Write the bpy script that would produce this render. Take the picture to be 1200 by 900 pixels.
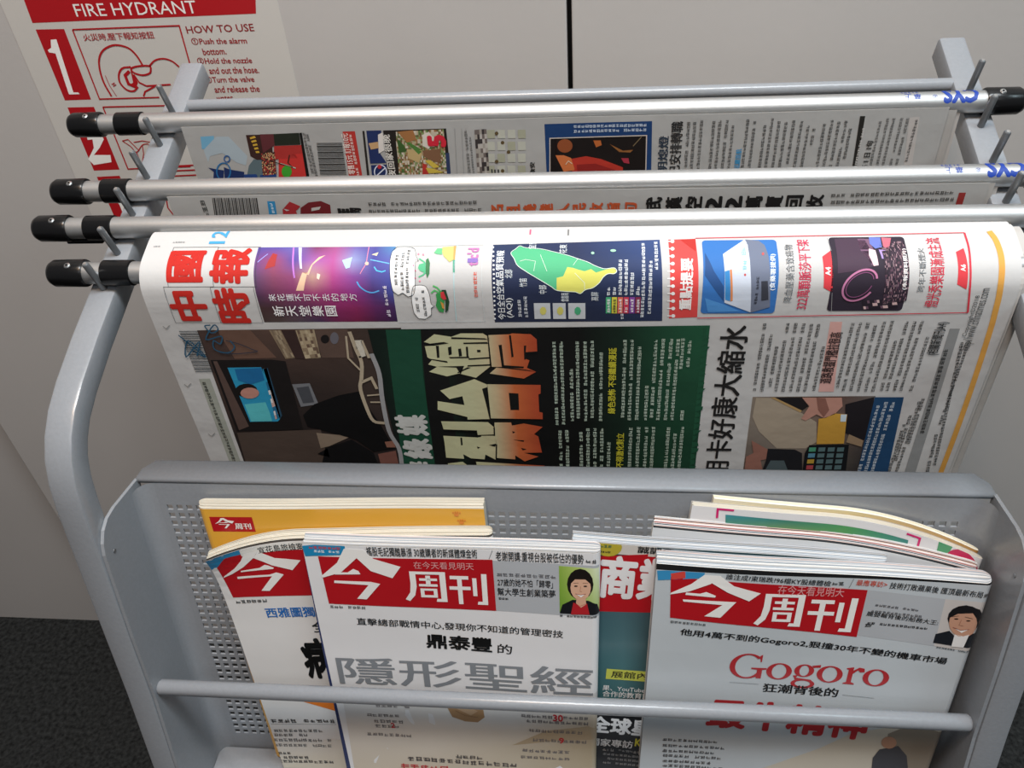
import bpy, bmesh, math, random
from mathutils import Vector, Matrix
from mathutils.geometry import tessellate_polygon
for o in list(bpy.data.objects): bpy.data.objects.remove(o)
S = bpy.context.scene; COL = S.collection
V = Vector
# ------------------------------------------------------------------ camera, world, lights, exposure
cd = bpy.data.cameras.new('camera'); cam = bpy.data.objects.new('camera', cd); COL.objects.link(cam)
cd.sensor_width = 36; cd.lens = 1002.79/1200*36; cd.clip_start = .01
RT, UP, FW = V((0.99477,0.08114,-0.06197)), V((-0.00625,0.65424,0.75626)), V((-0.10190,0.75192,-0.65133))
cam.matrix_world = Matrix(((RT.x,UP.x,-FW.x,.03565),(RT.y,UP.y,-FW.y,0),(RT.z,UP.z,-FW.z,1.133),(0,0,0,1)))
S.camera = cam
w = bpy.data.worlds.new('world'); S.world = w; w.use_nodes = True
w.node_tree.nodes['Background'].inputs[0].default_value = (.93,.96,1,1); w.node_tree.nodes['Background'].inputs[1].default_value = .135
def area(name, loc, target, sx, sy, power, col):
    l = bpy.data.lights.new(name, 'AREA'); l.shape = 'RECTANGLE'; l.size = sx; l.size_y = sy; l.energy = power; l.color = col
    o = bpy.data.objects.new(name, l); COL.objects.link(o); o.location = loc
    o.rotation_euler = (V(target)-V(loc)).to_track_quat('-Z','Y').to_euler(); return o
area('ceiling_panel_light', (.16,.06,2.55), (.1,.40,.8), 1.0, .30, 41, (.89,.955,1))
area('warm_ceiling_light', (-.22,-.15,2.4), (-.7,.65,.5), .4, .4, 9, (1,.55,.22))
area('side_fill_light', (1.5,-.1,2.3), (.6,.6,.7), .5, .4, 9, (.72,.93,1))  # added cool fill lamp, brightens the wall at the right
area('front_fill_light', (.2,-1.3,2.6), (.1,.4,.7), 1.4, .5, 6.3, (.95,.97,1))  # unseen front fill, added to lift the covers and hanging sheets
vs = S.view_settings; vs.view_transform = 'Standard'; vs.look = 'None'; vs.gamma = 1; vs.use_curve_mapping = False; vs.exposure = 0
# ------------------------------------------------------------------ materials
def lin(c): return c/12.92 if c <= .04045 else ((c+.055)/1.055)**2.4
def hexc(h): return tuple(lin(int(h[i:i+2],16)/255) for i in (0,2,4)) + (1.0,)
def mat(name, col, rough=.5, metal=0, bump=0, scale=50, var=0, attr=False, coat=0, spec=.5, stretch=None, vscale=None):
    m = bpy.data.materials.new(name); m.use_nodes = True; nt = m.node_tree; b = nt.nodes['Principled BSDF']
    b.inputs['Base Color'].default_value = (*col,1) if len(col)==3 else col
    b.inputs['Roughness'].default_value = rough; b.inputs['Metallic'].default_value = metal; b.inputs['Specular IOR Level'].default_value = spec
    b.inputs['Coat Weight'].default_value = coat; b.inputs['Coat Roughness'].default_value = .12
    tc = nt.nodes.new('ShaderNodeTexCoord'); mp = nt.nodes.new('ShaderNodeMapping'); nt.links.new(tc.outputs['Object'], mp.inputs[0])
    if stretch: mp.inputs['Scale'].default_value = stretch
    src = None
    if attr:
        a = nt.nodes.new('ShaderNodeAttribute'); a.attribute_name = 'ink'; src = a.outputs['Color']; nt.links.new(src, b.inputs['Base Color'])
    if var:
        n = nt.nodes.new('ShaderNodeTexNoise'); n.inputs['Scale'].default_value = vscale or scale; n.inputs['Detail'].default_value = 6; nt.links.new(mp.outputs[0], n.inputs['Vector'])
        r = nt.nodes.new('ShaderNodeMapRange'); r.inputs['From Min'].default_value = .3; r.inputs['From Max'].default_value = .7; r.inputs['To Min'].default_value = 1-var; r.inputs['To Max'].default_value = 1+var; nt.links.new(n.outputs['Fac'], r.inputs['Value'])
        x = nt.nodes.new('ShaderNodeVectorMath'); x.operation = 'SCALE'; nt.links.new(r.outputs[0], x.inputs['Scale'])
        if src: nt.links.new(src, x.inputs[0])
        else: x.inputs[0].default_value = col[:3]
        nt.links.new(x.outputs[0], b.inputs['Base Color'])
    if bump:
        n = nt.nodes.new('ShaderNodeTexNoise'); n.inputs['Scale'].default_value = scale; n.inputs['Detail'].default_value = 4; nt.links.new(mp.outputs[0], n.inputs['Vector'])
        u = nt.nodes.new('ShaderNodeBump'); u.inputs['Strength'].default_value = bump; u.inputs['Distance'].default_value = .002; nt.links.new(n.outputs['Fac'], u.inputs['Height']); nt.links.new(u.outputs[0], b.inputs['Normal'])
    return m
PAINT = mat('grey_powder_coat', (.255,.268,.288), .27, 0, .06, 420, .03, spec=.5)
ALU = mat('satin_aluminium', (.54,.54,.535), .44, .9, .02, 500, .02)
BLACK = mat('black_plastic', (.006,.006,.0065), .26, 0, .05, 200, spec=.32)
PEG = mat('dull_steel', (.19,.20,.21), .42, .6, .05, 300)
SCREW = mat('bright_steel', (.75,.75,.74), .25, 1)
WALLM = mat('painted_wall_panel', (.50,.475,.455), .55, 0, .05, 160, .03, vscale=5)
GAP = mat('dark_gap', (.012,.010,.010), .8)
CARPET = mat('charcoal_carpet', (.022,.023,.023), .95, 0, 1, 260, .6, vscale=170, spec=.1)
NEWS = mat('printed_newsprint', (.8,.8,.8), .66, 0, .6, 24, 0, attr=True, spec=.22)
GLOSS = mat('printed_gloss_cover', (.8,.8,.8), .33, 0, .22, 16, 0, attr=True, coat=.25)
LEAF = mat('magazine_page_edges', (.8,.78,.74), .7, 0, .1, 300, .06, attr=True, stretch=(.05,1,1))
STICK = mat('printed_vinyl', (.8,.8,.8), .45, 0, .04, 90, 0, attr=True)
INKM = mat('blue_ink', hexc('143a96'), .45)
# ------------------------------------------------------------------ object helpers
def link(o, parent=None):
    COL.objects.link(o)
    if parent: o.parent = parent
    return o
def thing(name, label, cat, group=None, loc=(0,0,0)):
    o = bpy.data.objects.new(name, None); o.empty_display_size = .03; link(o); o.location = loc
    o['label'] = label; o['category'] = cat
    if group: o['group'] = group
    bpy.context.view_layer.update()
    return o
def mesh(name, verts, faces, m, parent=None, smooth=False, cols=None):
    me = bpy.data.meshes.new(name); off = V(parent_world(parent)) if parent else V((0,0,0))
    me.from_pydata([V(v)-off for v in verts], [], faces)
    if cols:
        a = me.color_attributes.new('ink','FLOAT_COLOR','CORNER'); data = []
        for p, c in zip(me.polygons, cols):
            for k in range(p.loop_total): data.extend(c[k] if isinstance(c, list) else c)
        a.data.foreach_set('color', data)
    for mm in (m if isinstance(m, list) else [m]): me.materials.append(mm)
    o = bpy.data.objects.new(name, me); link(o, parent)
    if smooth: me.shade_smooth()
    return o
def parent_world(p):
    v = V((0,0,0))
    while p: v += V(p.location); p = p.parent
    return v
def kind(o, k): o['kind'] = k; return o
class MB:
    def __init__(s): s.v = []; s.f = []
    def add(s, v, f): n = len(s.v); s.v += [tuple(x) for x in v]; s.f += [tuple(i+n for i in q) for q in f]
    def box(s, x0,y0,z0,x1,y1,z1):
        s.add([(x0,y0,z0),(x1,y0,z0),(x1,y1,z0),(x0,y1,z0),(x0,y0,z1),(x1,y0,z1),(x1,y1,z1),(x0,y1,z1)], [(0,3,2,1),(4,5,6,7),(0,1,5,4),(1,2,6,5),(2,3,7,6),(3,0,4,7)])
    def loft(s, rings, cap=True):
        n = len(rings[0]); b = len(s.v)
        for r in rings: s.v += [tuple(p) for p in r]
        for i in range(len(rings)-1):
            for j in range(n): s.f.append((b+i*n+j, b+i*n+(j+1)%n, b+(i+1)*n+(j+1)%n, b+(i+1)*n+j))
        if cap: s.f.append(tuple(b+j for j in reversed(range(n)))); s.f.append(tuple(b+(len(rings)-1)*n+j for j in range(n)))
    def lathe(s, p0, p1, prof, n=28):
        p0 = V(p0); d = (V(p1)-p0); L = d.length; d /= L
        u = d.orthogonal().normalized(); w_ = d.cross(u)
        s.loft([[p0+d*t+(u*math.cos(a)+w_*math.sin(a))*r for a in [2*math.pi*k/n for k in range(n)]] for t, r in prof])
    def build(s, name, m, parent=None, smooth=False, bevel=0, auto=True):
        o = mesh(name, s.v, s.f, m, parent)
        if bevel:
            bm = o.modifiers.new('bevel','BEVEL'); bm.width = bevel; bm.segments = 2; bm.limit_method = 'ANGLE'
        if smooth:
            o.data.shade_smooth()
            if auto:
                es = o.modifiers.new('edges','EDGE_SPLIT'); es.split_angle = math.radians(38)
        return o
# ------------------------------------------------------------------ printing: ink polygons belong to the sheet's own mesh
FONT = {}
def glyphs(text, bold):
    k = (text, bold)
    if k not in FONT:
        c = bpy.data.curves.new('type','FONT'); c.body = text; c.resolution_u = 2; c.fill_mode = 'FRONT'
        o = bpy.data.objects.new('type', c); COL.objects.link(o); bpy.context.view_layer.update()
        me = bpy.data.meshes.new_from_object(o.evaluated_get(bpy.context.evaluated_depsgraph_get()))
        vs_ = [(v.co.x, v.co.y) for v in me.vertices]; fs = [tuple(p.vertices) for p in me.polygons]
        bpy.data.objects.remove(o); bpy.data.curves.remove(c); bpy.data.meshes.remove(me)
        xs = [v[0] for v in vs_]; ys = [v[1] for v in vs_]; x0, x1, y0, y1 = min(xs), max(xs), min(ys), max(ys)
        NC = len(fs)
        if bold:   # heavier weight: overprint the same letters slightly shifted
            v0, f0 = vs_, fs; vs_, fs = [], []
            ring_ = [(math.cos(.5+i*math.pi/5), math.sin(.5+i*math.pi/5)) for i in range(10)]
            for dx, dy in (((-1,-.6),(1,-.6),(1,.6),(-1,.6)) if bold < .03 else ring_+[(x*.5,y*.5) for x, y in ring_[::2]]):
                n = len(vs_); vs_ += [(x+dx*bold, y+dy*bold) for x, y in v0]; fs += [tuple(i+n for i in q) for q in f0]
            x0 -= bold; x1 += bold; y0 -= bold; y1 += bold; NC = len(f0)
        FONT[k] = ([((x-x0)/max(x1-x0,1e-6), (y-y0)/max(y1-y0,1e-6)) for x, y in vs_], [(q, i//NC*.05) for i, q in enumerate(fs)])
    return FONT[k]
def clip(poly, ax, lo, hi):
    for lim, sg in ((lo,1),(hi,-1)):
        out = []
        for i in range(len(poly)):
            p, q = poly[i-1], poly[i]; dp, dq = (p[ax]-lim)*sg, (q[ax]-lim)*sg
            if dp*dq < 0:
                t = dp/(dp-dq); out.append(tuple(p[k]+t*(q[k]-p[k]) for k in range(len(p))))
            if dq >= 0: out.append(q)
        poly = out
        if len(poly) < 3: return []
    return poly
HEADCUT = [170+6*i for i in range(14)]
class Sheet:
    """a sheet with local coordinates in mm (a to the right, b down); pos(a,b,lift) gives the world point"""
    def __init__(s, pos, W, H, paper, na=1, nb=1, cutA=(), cutB=(), step=.0001):
        s.pos, s.W, s.H, s.cA, s.cB, s.step = pos, W, H, list(cutA), list(cutB), step
        s.v = []; s.f = []; s.c = []; pc = hexc(paper)
        A = sorted(set([W*i/na for i in range(na+1)]+[x for x in s.cA if 0<x<W])); B = sorted(set([H*i/nb for i in range(nb+1)]+[x for x in s.cB if 0<x<H]))
        for b in B:
            for a in A: s.v.append(pos(a,b,0))
        n = len(A)
        for j in range(len(B)-1):
            for i in range(n-1): s.f.append((j*n+i,(j+1)*n+i,(j+1)*n+i+1,j*n+i+1)); s.c.append(pc)
        s.A, s.B, s.n = A, B, n
    def face(s, pts, lay, cols):
        P = [(p[0],p[1],*c) for p, c in zip(pts, cols)] if isinstance(cols, list) else [(p[0],p[1],*cols) for p in pts]
        P = clip(clip(P,0,0,s.W),1,0,s.H)
        if not P: return
        parts = [P]
        for ax, cuts in ((0,s.cA),(1,s.cB)):
            new = []
            for q in parts:
                lo, hi = min(p[ax] for p in q), max(p[ax] for p in q); cs = [-1e9]+[c for c in cuts if lo < c < hi]+[1e9]
                if len(cs) == 2: new.append(q); continue
                for l, h in zip(cs, cs[1:]):
                    r = clip(q, ax, l, h)
                    if r: new.append(r)
            parts = new
        for q in parts:
            b = len(s.v); s.v += [s.pos(p[0],p[1],lay*s.step) for p in q]; s.f.append(tuple(range(b,b+len(q)))); s.c.append([tuple(p[2:6]) for p in q])
    def poly(s, pts, lay, col):
        if len(pts) <= 4: 
            ar = sum(pts[i-1][0]*p[1]-p[0]*pts[i-1][1] for i, p in enumerate(pts))
            s.face(pts if ar < 0 else pts[::-1], lay, col); return
        for t in tessellate_polygon([[V((p[0],p[1],0)) for p in pts]]):
            q = [pts[i] for i in t]; ar = sum(q[i-1][0]*p[1]-p[0]*q[i-1][1] for i, p in enumerate(q))
            s.face(q if ar < 0 else q[::-1], lay, col)
    def ink(s, ops):
        rnd = random.Random(7)
        for o in ops:
            k, lay = o[0], o[1]
            if k == 'P' and '>' in o[2]:
                g = [hexc(q) for q in o[2].split('>')]
                def shade(p):
                    f = max(0,min(.9999,(p[0]-o[4])/(o[5]-o[4])))*(len(g)-1); i = int(f); f -= i; return tuple(g[i][q]*(1-f)+g[i+1][q]*f for q in range(4))
                for tr in tessellate_polygon([[V((p[0],p[1],0)) for p in o[3]]]):
                    q = [o[3][i] for i in tr]; ar = sum(q[i-1][0]*p[1]-p[0]*q[i-1][1] for i, p in enumerate(q)); q = q if ar < 0 else q[::-1]
                    for lo, hi in zip([-9]+HEADCUT, HEADCUT+[999]):
                        z = clip(q,0,lo,hi)
                        if z: s.face(z, lay, [shade(p) for p in z])
            elif k == 'P': s.poly(list(o[3]), lay, hexc(o[2]))
            elif k == 'L':
                c, wd, P = hexc(o[2]), o[3]/2, o[4]
                shut = P[0] == P[-1]; m_ = len(P)
                def dr(i, j): d = math.hypot(P[j][0]-P[i][0],P[j][1]-P[i][1]) or 1; return (P[j][0]-P[i][0])/d, (P[j][1]-P[i][1])/d
                off = []
                for i in range(m_):
                    a = dr(i-1,i) if i > 0 else (dr(m_-2,m_-1) if shut else None); b = dr(i,i+1) if i < m_-1 else (dr(0,1) if shut else None)
                    a = a or b; b = b or a; nx, ny = -(a[1]+b[1]), a[0]+b[0]; d = math.hypot(nx,ny) or 1; nx, ny = nx/d, ny/d
                    k_ = min(1.6, 1/max(.3,abs(nx*-a[1]+ny*a[0]))); off.append((nx*wd*k_, ny*wd*k_))
                for i in range(m_-1):
                    (x0,y0),(x1,y1) = P[i],P[i+1]; p, q = off[i], off[i+1]
                    s.poly([(x0+p[0],y0+p[1]),(x0-p[0],y0-p[1]),(x1-q[0],y1-q[1]),(x1+q[0],y1+q[1])], lay+(i%3)*.04, c)
            elif k == 'T':
                _, lay, c, bold, t, x0, y0, x1, y1, h = o; vs_, fs = glyphs(t, bold)
                d = math.hypot(x1-x0,y1-y0); ux, uy = (y1-y0)/d*h, -(x1-x0)/d*h
                if '>' in c:
                    g = [hexc(q) for q in c.split('>')]
                    def colr(v):
                        f = max(0,min(.9999,1-v[1]))*(len(g)-1); i = int(f); f -= i; return tuple(g[i][q]*(1-f)+g[i+1][q]*f for q in range(4))
                else: g = None; cc = hexc(c)
                pt = [(x0+u*(x1-x0)+v*ux, y0+u*(y1-y0)+v*uy) for u, v in vs_]
                for f, up in fs: s.face([pt[i] for i in f], lay+up, [colr(vs_[i]) for i in f] if g else cc)
            elif k == 'Z':
                _, lay, c, x0, y0, x1, y1, h = o; c = hexc(c); d = math.hypot(x1-x0,y1-y0); n = max(1,round(d/(h*1.02))); ex, ey = (x1-x0)/n, (y1-y0)/n; ux, uy = (y1-y0)/d*h, -(x1-x0)/d*h
                def bar(i, u0, v0, u1, v1): s.poly([(x0+ex*(i+u)+ux*v, y0+ey*(i+u)+uy*v) for u, v in ((u0,v0),(u1,v0),(u1,v1),(u0,v1))], lay+(.1 if u1-u0 < .2 else 0), c)
                for i in range(n):
                    if rnd.random() < .05: continue
                    for r in range(rnd.choice((2,3,3))):
                        v = .08+.28*r+rnd.random()*.12; a, b = rnd.random()*.2, .78+rnd.random()*.14; bar(i,a,v,b,v+.13)
                    for r in range(rnd.choice((1,2,2))):
                        u = .12+.42*r+rnd.random()*.25; a, b = rnd.random()*.3, .7+rnd.random()*.25; bar(i,u,a,u+.14,b)
            elif k in 'GS':
                if k == 'G':
                    _, lay, nx, q, cs = o; cs = [hexc(x) for x in cs.split()]; ny = len(cs)//nx; mx, my = nx-1, ny-1
                else:
                    _, lay, mx, my, q, pal = o; pal = [hexc(x) for x in pal.split()]
                def at(u, v): return tuple((q[0][i]*(1-u)+q[1][i]*u)*(1-v)+(q[3][i]*(1-u)+q[2][i]*u)*v for i in (0,1))
                for j in range(my):
                    for i in range(mx):
                        pts = [at(i/mx,j/my),at(i/mx,(j+1)/my),at((i+1)/mx,(j+1)/my),at((i+1)/mx,j/my)]
                        if k == 'G': s.face(pts, lay, [cs[j*nx+i],cs[(j+1)*nx+i],cs[(j+1)*nx+i+1],cs[j*nx+i+1]])
                        else: s.face(pts, lay, rnd.choice(pal))
        return s
    def build(s, name, m, parent=None, back=.00018, backcol='c8c6c2'):
        # the back of the sheet and its edges give it its thickness
        n, A, B = s.n, s.A, s.B; b0 = len(s.v); pc = hexc(backcol)
        for b in B:
            for a in A: s.v.append(s.pos(a,b,-back))
        for j in range(len(B)-1):
            for i in range(n-1): s.f.append((b0+j*n+i,b0+j*n+i+1,b0+(j+1)*n+i+1,b0+(j+1)*n+i)); s.c.append(pc)
        m_ = len(B)
        for i in range(n-1):
            s.f.append((i,i+1,b0+i+1,b0+i)); s.c.append(pc); q = (m_-1)*n; s.f.append((q+i+1,q+i,b0+q+i,b0+q+i+1)); s.c.append(pc)
        for j in range(m_-1):
            s.f.append(((j+1)*n,j*n,b0+j*n,b0+(j+1)*n)); s.c.append(pc); e = n-1; s.f.append((j*n+e,(j+1)*n+e,b0+(j+1)*n+e,b0+j*n+e)); s.c.append(pc)
        return mesh(name, s.v, s.f, m, parent, False, s.c)
# ------------------------------------------------------------------ print layouts (millimetres on each sheet)
INK_YELLOW = [
('P',1,'b3161f',((7.03,6.49),(37.37,6.49),(37.37,18.97),(7.03,18.97))),
('P',3,'f0eeea',((14.98,7.36),(17.38,7.23),(16.28,8.63),(14.12,10.41),(11.86,11.69),(10.18,12.33),(10.37,12),(12.61,10.41),(14.07,8.88))),
('P',3,'f0eeea',((16.28,8.63),(17.35,7.36),(19.81,9.13),(24.13,9.88),(22.26,11.87),(19.01,10.65))),
('P',3,'f0eeea',((13.49,11.17),(16.78,10.96),(17.78,10.4),(18.37,10.6),(19.21,11.16),(19.04,11.42),(13.42,11.48))),
('P',3,'f0eeea',((12.53,12.45),(18.11,12.57),(19.39,12.18),(20.56,12.69),(17.26,16.02),(15.89,15.9),(18.45,12.95),(12.51,12.96))),
('T',3,'f0eeea',0.02,'周刊',23.71,16.72,35.22,16.72,5.14),
('P',3,'d9822f',((178.78,4.89),(178.6,5.43),(178.18,5.88),(177.6,6.19),(176.94,6.3),(176.3,6.19),(175.78,5.89),(175.46,5.43),(175.39,4.89),(175.57,4.36),(175.99,3.9),(176.57,3.6),(177.23,3.49),(177.87,3.6),(178.39,3.9),(178.71,4.35))),
('P',3,'d9822f',((175.6,3.35),(175.37,3.85),(174.91,4.05),(174.49,3.85),(174.36,3.35),(174.6,2.86),(175.06,2.65),(175.48,2.86))),
('P',3,'d9822f',((177.18,2.88),(176.95,3.37),(176.49,3.58),(176.07,3.37),(175.94,2.88),(176.17,2.38),(176.63,2.18),(177.05,2.38))),
('P',3,'d9822f',((178.65,2.88),(178.42,3.37),(177.96,3.58),(177.54,3.37),(177.41,2.88),(177.64,2.38),(178.1,2.18),(178.52,2.38))),
('P',3,'d9822f',((180.13,3.35),(179.89,3.84),(179.43,4.05),(179.01,3.84),(178.88,3.35),(179.12,2.85),(179.58,2.65),(179.99,2.85))),
('P',3,'d9822f',((181.54,11.23),(181.36,11.77),(180.94,12.24),(180.36,12.54),(179.69,12.65),(179.05,12.55),(178.53,12.24),(178.2,11.78),(178.13,11.24),(178.32,10.7),(178.73,10.23),(179.32,9.93),(179.98,9.82),(180.62,9.92),(181.14,10.23),(181.47,10.69))),
('P',3,'d9822f',((178.35,9.68),(178.11,10.18),(177.65,10.39),(177.23,10.18),(177.1,9.68),(177.33,9.18),(177.79,8.97),(178.21,9.18))),
('P',3,'d9822f',((179.93,9.2),(179.69,9.7),(179.23,9.91),(178.81,9.7),(178.68,9.2),(178.91,8.7),(179.38,8.49),(179.8,8.7))),
('P',3,'d9822f',((181.4,9.2),(181.17,9.7),(180.71,9.9),(180.29,9.7),(180.16,9.2),(180.39,8.7),(180.85,8.49),(181.27,8.7))),
('P',3,'d9822f',((182.89,9.67),(182.66,10.17),(182.19,10.38),(181.77,10.17),(181.64,9.67),(181.87,9.17),(182.33,8.97),(182.75,9.17))),
]
INK_LEFT = [
('P',1,'2f86b6',((-0.21,0.74),(24.2,0.35),(23.13,9.26),(-2.53,15.75))),
('P',2,'b3161f',((4.03,14.37),(11.8,5.23),(65.75,5.53),(77.44,7.18),(75.39,49.1),(6.37,47.85))),
('P',3,'e8e6e0',((23.35,0.69),(70.02,0.69),(70.02,7.32),(23.35,7.32))),
('T',4,'2a2a2a',0.01,'宜花島旅檢案 看盡台灣',35.31,7.53,90.01,7.53,5.87),
('P',4,'f0eeea',((25.38,5.41),(35.1,5.01),(30.58,10.88),(21.63,18.41),(12.21,23.84),(5.21,26.56),(6.05,25.12),(15.43,18.35),(21.54,11.85))),
('P',4,'f0eeea',((30.58,10.88),(34.97,5.54),(44.91,13.22),(62.45,16.68),(54.88,25.14),(41.62,19.73))),
('P',4,'f0eeea',((19.01,21.69),(32.5,20.95),(36.61,18.58),(39.04,19.48),(42.42,21.93),(41.72,23.03),(18.67,23.02))),
('P',4,'f0eeea',((14.91,27.21),(37.89,27.98),(43.14,26.36),(47.92,28.62),(34.26,43.17),(28.56,42.56),(39.27,29.66),(14.78,29.45))),
('Z',3,'555555',7.07,54.32,30.37,54.32,4.02),
('T',3,'2a6bb5',0.02,'西雅圖獨家',26.28,69.04,71.51,69.04,9.78),
('T',3,'222222',0.02,'全球醫療',57.13,84.77,103.56,84.77,11.61),
('T',3,'0b0b0b',0.04,'病',43.23,132,67.28,132,42.12),
('P',2,'e07b22',((31.24,156.33),(77.52,152.73),(74.04,171.67),(57.85,168.17))),
('Z',3,'303030',2.62,181.37,54.48,181.37,4.9),
('P',1,'999999',((1.61,182.84),(54.34,182.84),(54.34,183.34),(1.61,183.34))),
('Z',3,'666666',2.01,192.39,41.86,192.39,3.99),
('Z',3,'666666',0.82,197.57,28.96,197.57,4.03),
('Z',3,'666666',-0.62,203.4,47.27,203.4,4.06),
('Z',3,'666666',-2.08,209.53,46.05,209.53,4.1),
('Z',3,'333333',-0.69,219.3,10.08,219.3,4.17),
('Z',3,'333333',-1.91,224.32,23.95,224.32,4.19),
('Z',3,'333333',-3.14,229.26,43.54,229.26,4.22),
('G',1,3,((-10.63,205.32),(62.06,199.35),(57.28,239.62),(-15.21,242.12)),'dcdad6 dcd8d2 d8d2c8 e0dcd0 d8d0c0 d0c8b8 d8d4c4 d4ccb8 ccc4b0'),
('P',3,'a86a5c',((62.56,211.43),(61.7,214.57),(60.44,217.27),(58.96,219.09),(57.5,219.77),(56.27,219.18),(55.47,217.42),(55.22,214.76),(55.56,211.63),(56.43,208.49),(57.69,205.83),(59.16,204.05),(60.6,203.39),(61.82,203.97),(62.61,205.7),(62.88,208.31))),
]
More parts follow.
